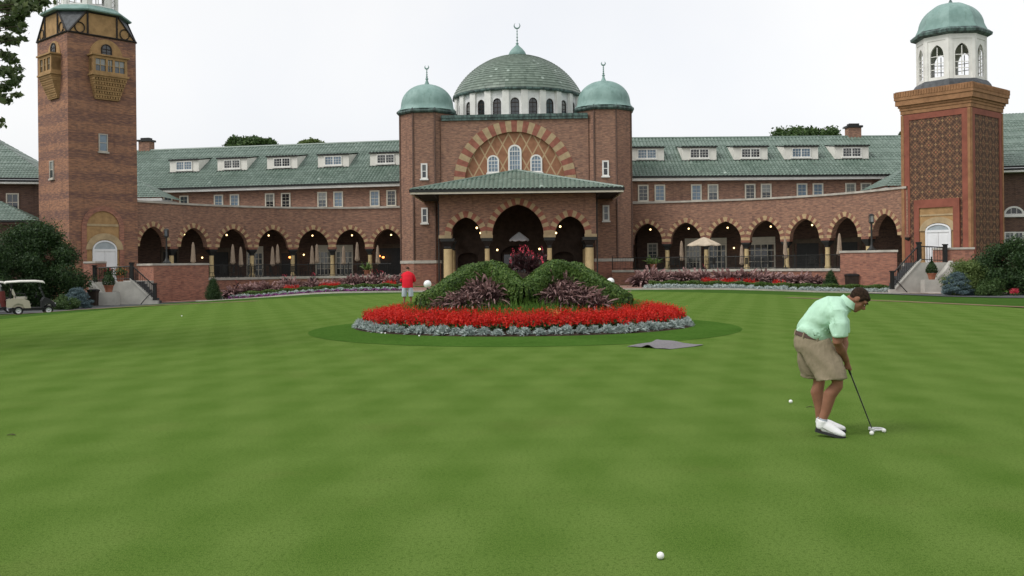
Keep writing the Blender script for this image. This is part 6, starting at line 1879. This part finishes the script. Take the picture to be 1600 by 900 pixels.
# ------------------------------------------------------------------ golf carts
def cart(label, loc, rz):
    t = thing('golf_cart', label, 'golf cart', loc, rz, 'golf carts on the drive')
    mb = MB(); mb.box(-1.05, .95, -.5, .5, .22, .34); mb.build('chassis', M['black'], t)
    mb = MB()
    pr = [(-1.18, .42), (-1.18, .78), (-1.0, .86), (-.35, .86), (-.1, .74), (-.02, .36), (-.33, .36), (-.42, .55), (-.62, .62), (-.82, .55), (-.92, .40)]
    for y in (-.58, .50): mb.extr([(x, y, z) for x, z in pr], (0, .08, 0))
    mb.extr([(-1.18, -.5, .42), (-1.18, -.5, .78), (-1.0, -.5, .858), (-.35, -.5, .858), (-.35, -.5, .36)], (0, 1.0, 0)); mb.build('rear_body', M['cart_body'], t)
    mb = MB(); pr = [(.52, .34), (.50, .72), (.62, .9), (.82, .86), (1.12, .62), (1.2, .42), (1.08, .36), (1.0, .52), (.82, .6), (.64, .5), (.58, .34)]
    mb.extr([(x, -.56, z) for x, z in pr], (0, 1.12, 0)); mb.build('front_cowl', M['black'], t)
    mb = MB(); mb.extr([(1.02, -.2, .705), (1.1, -.2, .645), (1.12, -.2, .66), (1.04, -.2, .72)], (0, .4, 0)); mb.build('front_badge_panel', M['cart_body'], t)
    for y in (-.34, .34): mb = MB(); mb.ball((1.13, y, .56), (.06, .09, .06), 0, 10, 6); mb.build('headlight', M['globe'], t, smooth=180)
    mb = MB(); mb.box(-.35, .55, -.55, .55, .345, .375); mb.build('floor', M['black'], t)
    mb = MB(); mb.box(-.78, -.2, -.5, .5, .862, .96); mb.build('seat_cushion', M['seat'], t)
    mb = MB(); mb.extr([(-.80, -.5, 1.0), (-.72, -.5, 1.0), (-.86, -.5, 1.38), (-.95, -.5, 1.38)], (0, 1.0, 0)); mb.build('seat_back', M['seat'], t)
    for y in (-.53, .53): mb = MB(); mb.tube([(-.78, y, .9), (-.72, y, 1.14), (-.3, y, 1.12), (-.24, y, .92)], .025, 6); mb.build('armrest', M['black'], t)
    mb = MB()
    rows = []
    for x, z in ((-1.25, 1.74), (-1.2, 1.80), (-.5, 1.84), (.2, 1.84), (.58, 1.80), (.64, 1.74)):
        rows.append([(x, y, z - (abs(y) / .6) ** 3 * .06) for y in (-.6, -.55, -.3, 0, .3, .55, .6)])
    low = [[(p[0], p[1], p[2] - .05) for p in r] for r in rows]
    mb.grid(rows); mb.grid([r[::-1] for r in low])
    for r0, r1 in ((rows, low),):
        for e in (0, -1):
            mb.grid([r0[e], r1[e]] if e else [r1[e], r0[e]])
            mb.grid([[r[e] for r in r0], [r[e] for r in r1]] if e else [[r[e] for r in r1], [r[e] for r in r0]])
    mb.build('roof', M['cart_roof'], t, smooth=50, recalc=True)
    for y in (-.5, .5):
        mb = MB(); mb.tube([(-.98, y, .86), (-.92, y, 1.4), (-.9, y, 1.76)], .022, 6); mb.build('roof_post', M['black'], t)
        mb = MB(); mb.tube([(.66, y, .88), (.46, y, 1.4), (.42, y, 1.78)], .022, 6); mb.build('roof_post', M['black'], t)
    mb = MB(); mb.extr([(.65, -.48, .9), (.46, -.48, 1.38), (.47, -.48, 1.39), (.66, -.48, .91)], (0, .96, 0)); mb.build('windscreen', M['screen'], t)
    mb = MB(); mb.tube([(.46, -.5, 1.39), (.46, .5, 1.39)], .02, 6); mb.build('windscreen_bar', M['rim'], t)
    mb = MB(); mb.tube([(.28 + .04 * cos(a), .25 + .17 * sin(a), 1.02 + .17 * cos(a) * .9) for a in [2 * pi * i / 20 for i in range(21)]], .015, 6)
    mb.tube([(.28, .25, 1.02), (.58, .25, .72)], .02, 6); mb.build('steering_wheel', M['black'], t)
    for x in (-.62, .82):
        for y in (-.52, .52):
            mb = MB(); n = 24; prof = [(.14, -.09), (.21, -.095), (.228, -.06), (.228, .06), (.21, .095), (.14, .09)]
            rows = [[(x + r * cos(2 * pi * j / n), y + dz, .23 + r * sin(2 * pi * j / n)) for j in range(n)] for r, dz in prof]
            mb.grid(rows, 0, True); mb.grid([rows[-1], rows[0]], 0, True); w_ = mb.build('wheel', M['tyre'], t, smooth=50, recalc=True)
            mb = MB(); rows = [[(x + r * cos(2 * pi * j / n), y + dz * (1 if y > 0 else -1), .23 + r * sin(2 * pi * j / n)) for j in range(n)] for r, dz in ((.141, .05), (.138, .085), (.12, .06), (.06, .045), (.035, .07), (.002, .075))]
            mb.grid(rows, 0, True); rows2 = [[(x + r * cos(2 * pi * j / n), y - dz * (1 if y > 0 else -1), .23 + r * sin(2 * pi * j / n)) for j in range(n)] for r, dz in ((.141, .05), (.002, .05))]
            mb.grid(rows2, 0, True); mb.build('rim', M['rim'], w_, smooth=40, recalc=True)
    mb = MB(); mb.box(-1.42, -1.15, -.5, .5, .40, .45); mb.tube([(-1.2, -.5, .78), (-1.2, .5, .78)], .02, 6); mb.build('bag_shelf', M['black'], t)
    return t
def bag(label, loc, rz, mat):
    t = thing('golf_bag', label, 'golf bag', loc, rz, 'golf bags on the carts')
    mb = MB(); mb.tube([(0, 0, 0), (-.02, 0, .1), (-.10, 0, .82)], [.13, .14, .15], 14); mb.box(-.2, -.1, -.08, .08, .2, .55); mb.build('bag_body', M[mat], t, smooth=50)
    for i in range(7):
        a = i * .9; x, y = -.12 + .07 * cos(a), .08 * sin(a); h = 1.0 + .06 * (i % 3)
        mb = MB(); mb.tube([(x, y, .8), (x - .04, y, h)], .01, 5); mb.ball((x - .05, y + .02, h + .02), (.05, .035, .035) if i % 2 else (.03, .045, .02), 0, 8, 5); mb.build('club', M['steel' if i % 2 else 'black'], t, smooth=180)
    return t
q = W(48, 490, 53); q.z = terr(q.x, q.y) + .02; cyaw = radians(30)
cart('cream golf cart with white roof, wholly in view on the drive', q, cyaw)
e = V((cos(cyaw), sin(cyaw), 0)); n_ = V((-sin(cyaw), cos(cyaw), 0))
bag('maroon golf bag on the back of the golf cart in view', q + e * -1.28 - n_ * .25 + V((0, 0, .455)), cyaw, 'bagred')
bag('black golf bag on the back of the golf cart in view', q + e * -1.28 + n_ * .25 + V((0, 0, .455)), cyaw, 'black')
q = W(-12, 488, 56.5); q.z = terr(q.x, q.y) + .02
cart('second golf cart, mostly beyond the left edge, behind the first', q, cyaw)

# ------------------------------------------------------------------ people
def remeshed(name, mb, mat, parent, voxel=.01, smooth=5):
    o = mb.build(name, M[mat], parent)
    m = o.modifiers.new('r', 'REMESH'); m.mode = 'VOXEL'; m.voxel_size = voxel; m.use_smooth_shade = True
    s = o.modifiers.new('s', 'SMOOTH'); s.iterations = smooth; s.factor = .5
    dg = bpy.context.evaluated_depsgraph_get()
    me = bpy.data.meshes.new_from_object(o.evaluated_get(dg)); o.modifiers.clear()
    o.data = me; me.name = name
    if not me.materials: me.materials.append(M[mat])
    return o
def head(mb, Hc, f, u, y, k=.92):
    """skull, face, nose, ears, chin along the axes f (forward), y (side), u (up)"""
    Mx = Matrix((f, y, u)).transposed()
    Mx = Mx * k
    p = lambda a, b, c: V(Hc) + (f * a + y * b + u * c) * k
    mb.ball(p(-.012, 0, .028), (.100, .078, .092), 0, 20, 14, Mx)
    mb.ball(p(.026, 0, -.04), (.066, .062, .078), 0, 16, 10, Mx)
    mb.ball(p(.058, 0, -.098), (.032, .036, .026), 0, 12, 8, Mx)
    mb.tube([p(.085, 0, .022), p(.112, 0, -.022), p(.10, 0, -.04)], [.011, .017, .012], 8)
    for s in (-1, 1):
        mb.ball(p(.074, s * .034, .028), (.022, .030, .012), 0, 10, 6, Mx)
        mb.ball(p(-.006, s * .077, -.008), (.024, .011, .035), 0, 10, 8, Mx)
        mb.ball(p(.045, s * .046, -.025), (.03, .02, .03), 0, 10, 6, Mx)
    mb.ball(p(.083, 0, -.066), (.015, .026, .012), 0, 10, 6, Mx)
    return Mx, p
def hair_cap(name, Mx, p, parent, scale=1.0):
    mb = MB(); mb.ball(p(-.017, 0, .036), (.102, .082, .091), 0, 22, 14, Mx)
    for s in (-1, 1): mb.tube([p(.02, s * .072, .03), p(.018, s * .072, -.012)], [.016, .01], 6)
    mb.ball(p(-.058, 0, -.012), (.044, .066, .066), 0, 14, 10, Mx)
    mb.ball(p(.045, 0, .078), (.040, .056, .026), 0, 14, 8, Mx)
    return remeshed(name, mb, 'hair', parent, .008, 3)
gp_ = W(1290, 678, 9.72); gp_.z = 0
man = thing('person', 'man in mint polo shirt, khaki shorts and white shoes bending over a putter', 'person', gp_, -atan2(gp_.x, gp_.y))
GM = Matrix.Rotation(-man.rotation_euler.z, 3, 'Z')
puttip = W(1362, 671, 9.86); puttip.z = .03; ptl = GM @ (puttip - gp_)
ay = V((0, 1, 0)); pt = radians(49); f_, u_ = V((cos(pt), 0, -sin(pt))), V((sin(pt), 0, cos(pt)))
tw = radians(-6); f_ = (Matrix.Rotation(tw, 3, u_) @ f_); ay2 = (Matrix.Rotation(tw, 3, u_) @ ay)
Hc = V((.318, .0, 1.312))
g0 = V((.170, 0, .775)); sdir = (ptl - g0).normalized()
mb = MB()
Mx, hp = head(mb, Hc, f_, u_, ay2)
mb.tube([(.12, 0, 1.2), (.2, 0, 1.265), Hc - f_ * .035 - u_ * .035], [.075, .064, .058], 14)
mb.tube([(-.12, 0, .86), (-.10, 0, 1.0), (-.03, 0, 1.12), (.08, 0, 1.2), (.16, 0, 1.235)], [(.15, .16), (.15, .17), (.14, .18), (.12, .19), (.07, .12)], 18, 0, (0, 1, 0))
arms = {}
for s, el, hs in ((-1, V((.115, -.245, .915)), .135), (1, V((.185, .235, .93)), .055)):
    h = g0 + sdir * hs
    wr = h + V((-.012, s * .045, .062))
    arms[s] = (h, wr)
    mb.tube([(.12, s * .17, 1.2), (.125, s * .225, 1.07), el, el.lerp(wr, .35), wr], [.062, .056, .046, .047, .029], 12)
    mb.ball(h + V((-.006, s * .034, .018)), (.030, .02, .048), 0, 12, 8)
    mb.tube([wr, h + V((-.006, s * .034, .03))], [.029, .026], 10)
    a = sdir; b = V((0, s, 0)); b = (b - a * b.dot(a)).normalized(); c = V((1, 0, 0)); c = (c - a * c.dot(a) - b * c.dot(b)).normalized()
    for k in range(4):
        o = h + a * (-.033 + k * .0215); rr = .0225
        arc = [o + b * (rr * cos(t)) * 1.2 + c * (rr * sin(t)) for t in np.linspace(.1, 3.7 - .25 * k, 8)]
        mb.tube(arc, [.0105] * 4 + [.0095] * 2 + [.009, .0075], 7)
    mb.tube([h + b * .032 - a * .03, h + b * .022 + c * .012, h + c * .020 + a * .035], [.0125, .0115, .009], 7)
for s, kn, an in ((-1, V((.112, -.13, .53)), V((-.045, -.15, .115))), (1, V((-.058, .15, .51)), V((-.055, .155, .11)))):
    calf = kn.lerp(an, .3) + V((-.022, 0, 0))
    mb.tube([(-.10, s * .10, .84), V((-.10, s * .1, .84)).lerp(kn, .55), kn + V((.004, 0, .03)), kn + V((0, 0, -.04)), calf, kn.lerp(an, .68), an, an + V((0, 0, -.06))], [.095, .078, .061, .056, .064, .047, .036, .04], 14)
body = remeshed('body', mb, 'skin', man, .0085, 4)
hair_cap('hair', Mx, hp, man)
mb = MB()
for s in (-1, 1): mb.ball(hp(.086, s * .031, .004), (.006, .012, .004), 0, 8, 6, Mx)
mb.build('eyes', M['eye'], man, smooth=180)
mb = MB()
for s in (-1, 1): mb.ball(hp(.090, s * .031, .004), (.006, .009, .004), 0, 8, 6, Mx); mb.tube([hp(.093, s * .014, .034), hp(.094, s * .032, .04), hp(.082, s * .052, .034)], .006, 5)
mb.build('eyebrows', M['hair'], man, smooth=180)
mb = MB()   # polo shirt
mb.tube([(-.122, 0, .935), (-.098, 0, .985), (-.068, 0, 1.045), (-.026, 0, 1.11), (.025, 0, 1.175), (.10, 0, 1.222), (.165, 0, 1.25), (.205, 0, 1.268)], [(.166, .182), (.172, .190), (.174, .198), (.170, .205), (.162, .215), (.142, .21), (.105, .165), (.078, .09)], 28, 0, (0, 1, 0))
for s, x in ((-1, .135), (1, .165)):
    mb.tube([(.09, s * .12, 1.2), (.118, s * .195, 1.165), (x - .005, s * .228, 1.08), (x, s * .238, 1.01), (x + .002, s * .24, .965)], [.105, .098, .09, .083, .08], 18)
sh = remeshed('polo_shirt', mb, 'mint', man, .010, 6)
for v in sh.data.vertices:   # soft folds running from the belly to the arm and round the waist
    x, y, z = v.co
    if y < -.07 and z > .99:
        e = abs(x - (.045 + (1.33 - z) * .15)); v.co -= V(v.normal) * (.011 * max(0, 1 - e / .016))
    w = .017 * sin(34 * (z + .55 * x) + 5 * sin(9 * y)) * max(0, min(1, (1.16 - z) / .12)) * max(0, min(1, (.2 - (x + .1)) / .15 + .3)) + .006 * sin(26 * (x - z * .3) + 3 * y) * (1 if z < 1.22 else .3)
    v.co += V(v.normal) * w
mb = MB()
mb.tube([(.178, 0, 1.25), (.215, 0, 1.285), (.236, 0, 1.312)], [(.088, .096), (.080, .085), (.076, .08)], 22, 0, (0, 1, 0), cap=False)
mb.tube([(.24, 0, 1.314), (.222, 0, 1.292), (.20, 0, 1.262)], [(.079, .083), (.086, .09), (.096, .106)], 22, 0, (0, 1, 0), cap=False)
mb.build('collar', M['mint'], sh, smooth=60)
mb = MB()   # shorts
mb.tube([(-.112, 0, .955), (-.116, 0, .92), (-.112, 0, .86), (-.11, 0, .80)], [(.168, .182), (.176, .190), (.178, .195), (.15, .185)], 26, 0, (0, 1, 0))
mb.tube([(-.09, -.1, .88), (-.03, -.118, .76), (.030, -.132, .67), (.060, -.145, .60), (.066, -.15, .545)], [(.155, .10), (.156, .11), (.150, .116), (.148, .12), (.148, .12)], 22, 0, (0, 1, 0))
mb.tube([(-.112, .1, .88), (-.118, .125, .76), (-.122, .158, .64), (-.122, .172, .58), (-.122, .178, .54)], [(.158, .10), (.140, .105), (.126, .11), (.118, .108), (.118, .108)], 22, 0, (0, 1, 0))
st_ = remeshed('shorts', mb, 'khaki', man, .010, 4)
for v in st_.data.vertices:
    x, y, z = v.co
    if z < .86: v.co += V(v.normal) * (.012 * sin(27 * (x + z * .75) + 4 * y) * min(1, (.86 - z) / .12) * (1 if z > .56 else .3))
mb = MB(); d_ = V((.26, 0, .966)); c_ = V((-.114, 0, .955))
mb.tube([c_ - d_ * .018, c_ + d_ * .018], [(.175, .190)] * 2, 40, 0, (0, 1, 0)); bl = mb.build('belt', M['belt'], man, smooth=40)
for a in (0.5, 1.25, 2.0, 2.75, 3.6, 4.4, 5.2, 5.9):
    t1 = d_.cross(ay).normalized(); p = c_ + t1 * (.176 * cos(a)) + ay * (.191 * sin(a)); mb = MB(); mb.tube([p - d_ * .026, p + d_ * .026], .009, 5); mb.build('belt_loop', M['khaki'], bl)
def shoe(s, loc, yaw, lift):
    t = MB()
    t.tube([(-.115, 0, .055), (-.09, 0, .062), (-.045, 0, .068), (.01, 0, .062), (.06, 0, .05), (.11, 0, .04), (.145, 0, .033), (.158, 0, .03)], [(.044, .03), (.056, .040), (.060, .043), (.052, .046), (.040, .050), (.031, .048), (.022, .036), (.010, .018)], 16, 0, (0, 1, 0))
    t.tube([(-.075, 0, .05), (-.072, 0, .125)], [.048, .050], 14)
    o = remeshed('shoe', t, 'shoe', man, .007, 3)
    m = MB(); out_ = [(-.125, 0), (-.115, .03), (-.07, .042), (0, .044), (.06, .052), (.11, .05), (.15, .034), (.165, 0), (.15, -.034), (.11, -.05), (.06, -.052), (0, -.044), (-.07, -.042), (-.115, -.03)]
    m.prism(out_, .0, .022); m.prism([(x, y * .96) for x, y in out_ if x < -.05], .0, .04); m.build('sole', M['sole'], o)
    m = MB()
    for k in range(4): x = .0 + k * .02; m.tube([(x, -.03, .098 - k * .009), (x + .004, 0, .112 - k * .011), (x, .03, .098 - k * .009)], .004, 5)
    m.build('laces', M['steel'], o)
    m = MB(); m.tube([(.088, -.044, .03), (.082, -.028, .062), (.080, 0, .076), (.082, .028, .062), (.088, .044, .03)], .004, 5); m.tube([(-.12, -.02, .075), (-.06, -.043, .06), (.0, -.046, .045), (.05, -.05, .034)], .004, 5); m.build('seam', M['steel'], o)
    m = MB(); m.tube([(-.070, 0, .09), (-.068, 0, .14)], [.040, .040], 14); m.build('sock', M['greyshort'], o, smooth=50)
    o.location = loc; o.rotation_euler = (0, lift, yaw)
    return o
shoe(-1, (.022, -.165, .022), radians(-10), radians(11)); shoe(1, (.03, .135, .004), radians(2), radians(0))
# putter held in his hands
pu = thing('putter', 'long putter with a white mallet head held by the man in mint', 'golf club', (puttip.x, puttip.y, 0))
L_ = lambda p: GM.transposed() @ V(p) + gp_ - V((puttip.x, puttip.y, 0))
mb = MB(); e0 = L_(g0 - sdir * .06); e1 = L_(g0 + sdir * .22); e2 = L_(ptl)
mb.tube([e1 - sdir * .002, e2], [.0075, .006], 8); mb.build('shaft', M['shaft'], pu, smooth=60)
mb = MB(); mb.tube([e0, e1], [.014, .0105], 10); mb.build('grip', M['black'], pu, smooth=60)
mb = MB()
hx, hy = e2.x, e2.y
U = []
for i in range(13):
    a = pi * (i / 12) + pi / 2
U = [(-.012, -.055), (.012, -.055), (.014, .0)]
mb.box(hx - .012, hx + .012, hy - .06, hy + .06, .006, .032)
pts = [V((hx + .012, hy - .05, .02)), V((hx + .06, hy - .056, .02)), V((hx + .10, hy - .04, .02)), V((hx + .115, hy, .02)), V((hx + .10, hy + .04, .02)), V((hx + .06, hy + .056, .02)), V((hx + .012, hy + .05, .02))]
mb.tube(pts, .0105, 8); mb.tube([e2 + V((0, 0, -.004)), V((hx + .0, hy, .03))], .009, 8)
mb.build('putter_head', M['shoe'], pu, smooth=40)

# man in red putting behind the bed, seen from the back
q = W(637, 476, 44.6); q.z = 0
m2 = thing('person', 'man in a red shirt and pale shorts standing with his back turned, head bowed', 'person', q)
mb = MB()
fr_, uu, sd_ = V((0, cos(radians(52)), -sin(radians(52)))), V((0, sin(radians(52)), cos(radians(52)))), V((-1, 0, 0))
H2 = V((-.02, .36, 1.575))
Mx2, hp2 = head(mb, H2, fr_, uu, sd_)
mb.tube([(0, .2, 1.42), (-.01, .28, 1.5), H2 - uu * .04 - fr_ * .03], [.08, .064, .06], 12)
mb.tube([(0, 0, .85), (0, 0, 1.0), (0, .06, 1.2), (0, .16, 1.38), (0, .22, 1.44)], [(.12, .16)] * 3 + [(.11, .19), (.06, .12)], 16, 0, (1, 0, 0))
for s in (-1, 1):
    mb.tube([(s * .18, .16, 1.38), (s * .27, .2, 1.2), (s * .27, .27, 1.06), (s * .14, .40, .93), (s * .04, .45, .86)], [.06, .052, .046, .04, .03], 10)
    mb.ball((s * .025, .46, .82), (.035, .03, .05), 0, 10, 8)
    for k in range(4): mb.tube([(s * .05, .465, .84 - k * .02), (s * .03, .50, .83 - k * .02), (-s * .005, .495, .825 - k * .02)], [.011, .01, .009], 6)
    mb.tube([(s * .1, 0, .85), (s * .14, .02, .5), (s * .145, 0, .36), (s * .15, -.02, .09)], [.09, .062, .064, .038], 12)
remeshed('body', mb, 'skin', m2, .012, 4); hair_cap('hair', Mx2, hp2, m2)
mb = MB()
mb.tube([(0, -.01, .74), (0, 0, .9), (0, .03, 1.1), (0, .1, 1.27), (0, .18, 1.40), (0, .24, 1.46)], [(.17, .245), (.165, .245), (.165, .24), (.155, .24), (.12, .21), (.06, .09)], 24, 0, (1, 0, 0))
for s in (-1, 1): mb.tube([(s * .14, .15, 1.37), (s * .24, .18, 1.28), (s * .285, .21, 1.13), (s * .285, .25, 1.03)], [.09, .085, .08, .075], 14)
remeshed('red_shirt', mb, 'redshirt', m2, .014, 4)
mb = MB(); mb.tube([(0, 0, .9), (0, 0, .72)], [(.16, .225), (.165, .22)], 20, 0, (1, 0, 0))
for s in (-1, 1): mb.tube([(s * .11, 0, .8), (s * .14, 0, .6), (s * .15, 0, .36)], [(.15, .115), (.14, .118), (.13, .115)], 16, 0, (1, 0, 0))
remeshed('shorts', mb, 'greyshort', m2, .014, 3)
for s in (-1, 1):
    t = MB(); t.tube([(s * .15, -.12, .05), (s * .15, -.05, .06), (s * .155, .06, .05), (s * .16, .15, .03)], [(.04, .035), (.055, .042), (.045, .048), (.015, .025)], 12, 0, (1, 0, 0)); remeshed('shoe', t, 'sole', m2, .012, 2)

# ------------------------------------------------------------------ small things on the green
def ball(px, py, lab):
    u, v = uv_of(px, py); D = EYE * FPX / -v
    p = V((u * D / FPX, D, .02135))
    o = MB(); o.ball((0, 0, 0), .02135, 0, 24, 16)
    b = o.build('golf_ball', M['ball'], loc=p, smooth=180); tag(b, lab, 'golf ball', 'golf balls on the green')
ball(1032, 874, 'white golf ball lying alone on the near part of the green')
ball(1235.5, 630, 'white golf ball on the green behind the feet of the man in mint')
ball(1362, 680, 'white golf ball just below the putter head')
ball(1381, 676, 'white golf ball just beyond the tip of the putter head')
ball(284, 494.5, 'tiny white golf ball far off on the left of the green')
for px, py in ((596, 521.5), (602, 522), (655, 526)):
    ball(px, py, 'small white golf ball on the grass collar before the flower bed')
q = W(1041, 541, 20.4)
c4 = [(W(980, 541.5, 20.3).x, 20.3), (W(1046, 548.5, 19.55).x, 19.55), (W(1099, 542, 20.4).x, 20.4), (W(1034, 533.5, 21.8).x, 21.8)]
mt_ = MB(); n = 26; rows = [[], []]
top, bot = [], []
for i in range(n + 1):
    r, r2 = [], []
    for j in range(n + 1):
        a, b = i / n, j / n
        p = V(c4[0]) * (1 - a) * (1 - b) + V(c4[1]) * a * (1 - b) + V(c4[2]) * a * b + V(c4[3]) * (1 - a) * b
        z = .012 + .075 * math.exp(-((a - .5) / .12) ** 2) * (1 - b) ** 1.2 + .05 * math.exp(-((b - .85) / .12) ** 2) * (1 - a) + .012 * sin(a * 9 + b * 5)
        r.append((p.x, p.y, max(.012, z))); r2.append((p.x, p.y, max(.004, z - .008)))
    top.append(r); bot.append(r2)
mt_.grid(top); mt_.grid([r[::-1] for r in bot])
ring = top[0] + [r[-1] for r in top[1:]] + top[-1][-2::-1] + [r[0] for r in top[-2:0:-1]]
rb = bot[0] + [r[-1] for r in bot[1:]] + bot[-1][-2::-1] + [r[0] for r in bot[-2:0:-1]]
mt_.grid([ring + ring[:1], rb + rb[:1]])
tag(mt_.build('rubber_mat', M['mat'], loc=(q.x, q.y, 0), w2l=True, smooth=40, recalc=True), 'wrinkled grey mat lying on the green right of the flower bed', 'mat')
for px, py, l, lab in ((18, 681, .09, 'small brown leaf on the green at far left'), (1266, 637.5, .10, 'thin dark twig on the green behind the man in mint')):
    u, v = uv_of(px, py); D = EYE * FPX / -v; p = V((u * D / FPX, D, .004))
    mb = MB(); k = .022 if 'leaf' in lab else .008
    mb.tube([(-l / 2, 0, .004), (0, .004, .014), (l / 2, -.003, .005)], [(.003, .003), (.004, k), (.002, .003)], 8, 0, (0, 1, 0))
    tag(mb.build('fallen_leaf' if 'leaf' in lab else 'twig', M['bark'], loc=p), lab, 'leaf' if 'leaf' in lab else 'twig')

# ------------------------------------------------------------------ light, sky, camera
w = bpy.data.worlds.new('World'); SC.world = w; w.use_nodes = True
nt = w.node_tree; nt.nodes.clear()
sky = nt.nodes.new('ShaderNodeTexSky'); sky.sky_type = 'NISHITA'; sky.sun_disc = False
SUN_EL, SUN_AZ = radians(50), radians(242)
sky.sun_elevation = SUN_EL; sky.sun_rotation = SUN_AZ; sky.dust_density = 3; sky.air_density = 1
hs = nt.nodes.new('ShaderNodeHueSaturation'); hs.inputs['Saturation'].default_value = .12
nt.links.new(sky.outputs[0], hs.inputs['Color'])
bg = nt.nodes.new('ShaderNodeBackground'); bg.inputs['Strength'].default_value = .08; nt.links.new(hs.outputs[0], bg.inputs[0])
# the overcast veil: even white cloud with faint mottling
tc = nt.nodes.new('ShaderNodeTexCoord'); nz = nt.nodes.new('ShaderNodeTexNoise'); nz.inputs['Scale'].default_value = 2.2; nz.inputs['Detail'].default_value = 5
nt.links.new(tc.outputs['Generated'], nz.inputs['Vector'])
rp = nt.nodes.new('ShaderNodeValToRGB'); rp.color_ramp.elements[0].color = (.83, .86, .92, 1); rp.color_ramp.elements[1].color = (1, .995, .985, 1)
rp.color_ramp.elements[0].position = .3; rp.color_ramp.elements[1].position = .62
nt.links.new(nz.outputs[0], rp.inputs[0])
bg2 = nt.nodes.new('ShaderNodeBackground'); bg2.inputs['Strength'].default_value = .69; nt.links.new(rp.outputs[0], bg2.inputs[0])
ad = nt.nodes.new('ShaderNodeAddShader'); nt.links.new(bg.outputs[0], ad.inputs[0]); nt.links.new(bg2.outputs[0], ad.inputs[1])
ou = nt.nodes.new('ShaderNodeOutputWorld'); nt.links.new(ad.outputs[0], ou.inputs[0])
sl = bpy.data.lights.new('sun', 'SUN'); sl.energy = 1.35; sl.angle = radians(16); sl.color = (1, .965, .92)
so_ = link(bpy.data.objects.new('sun', sl)); so_.location = (-20, -30, 60)
dv = V((cos(SUN_EL) * sin(SUN_AZ), cos(SUN_EL) * cos(SUN_AZ), sin(SUN_EL)))
so_.rotation_euler = (-dv).to_track_quat('-Z', 'Y').to_euler()
cam = bpy.data.cameras.new('camera'); co = link(bpy.data.objects.new('camera', cam))
cam.sensor_width = 36; cam.lens = FPX / 1600 * 36; cam.shift_y = -(450 - HY) / 1600
cam.clip_start = .1; cam.clip_end = 3000
co.location = (0, 0, EYE); co.rotation_euler = (pi / 2, ROLL, 0)
SC.camera = co
vs = SC.view_settings; vs.view_transform = 'Standard'; vs.look = 'None'; vs.exposure = 0; vs.gamma = 1
SC.cycles.use_denoising = True
SC.cycles.max_bounces = 6; SC.cycles.transparent_max_bounces = 6
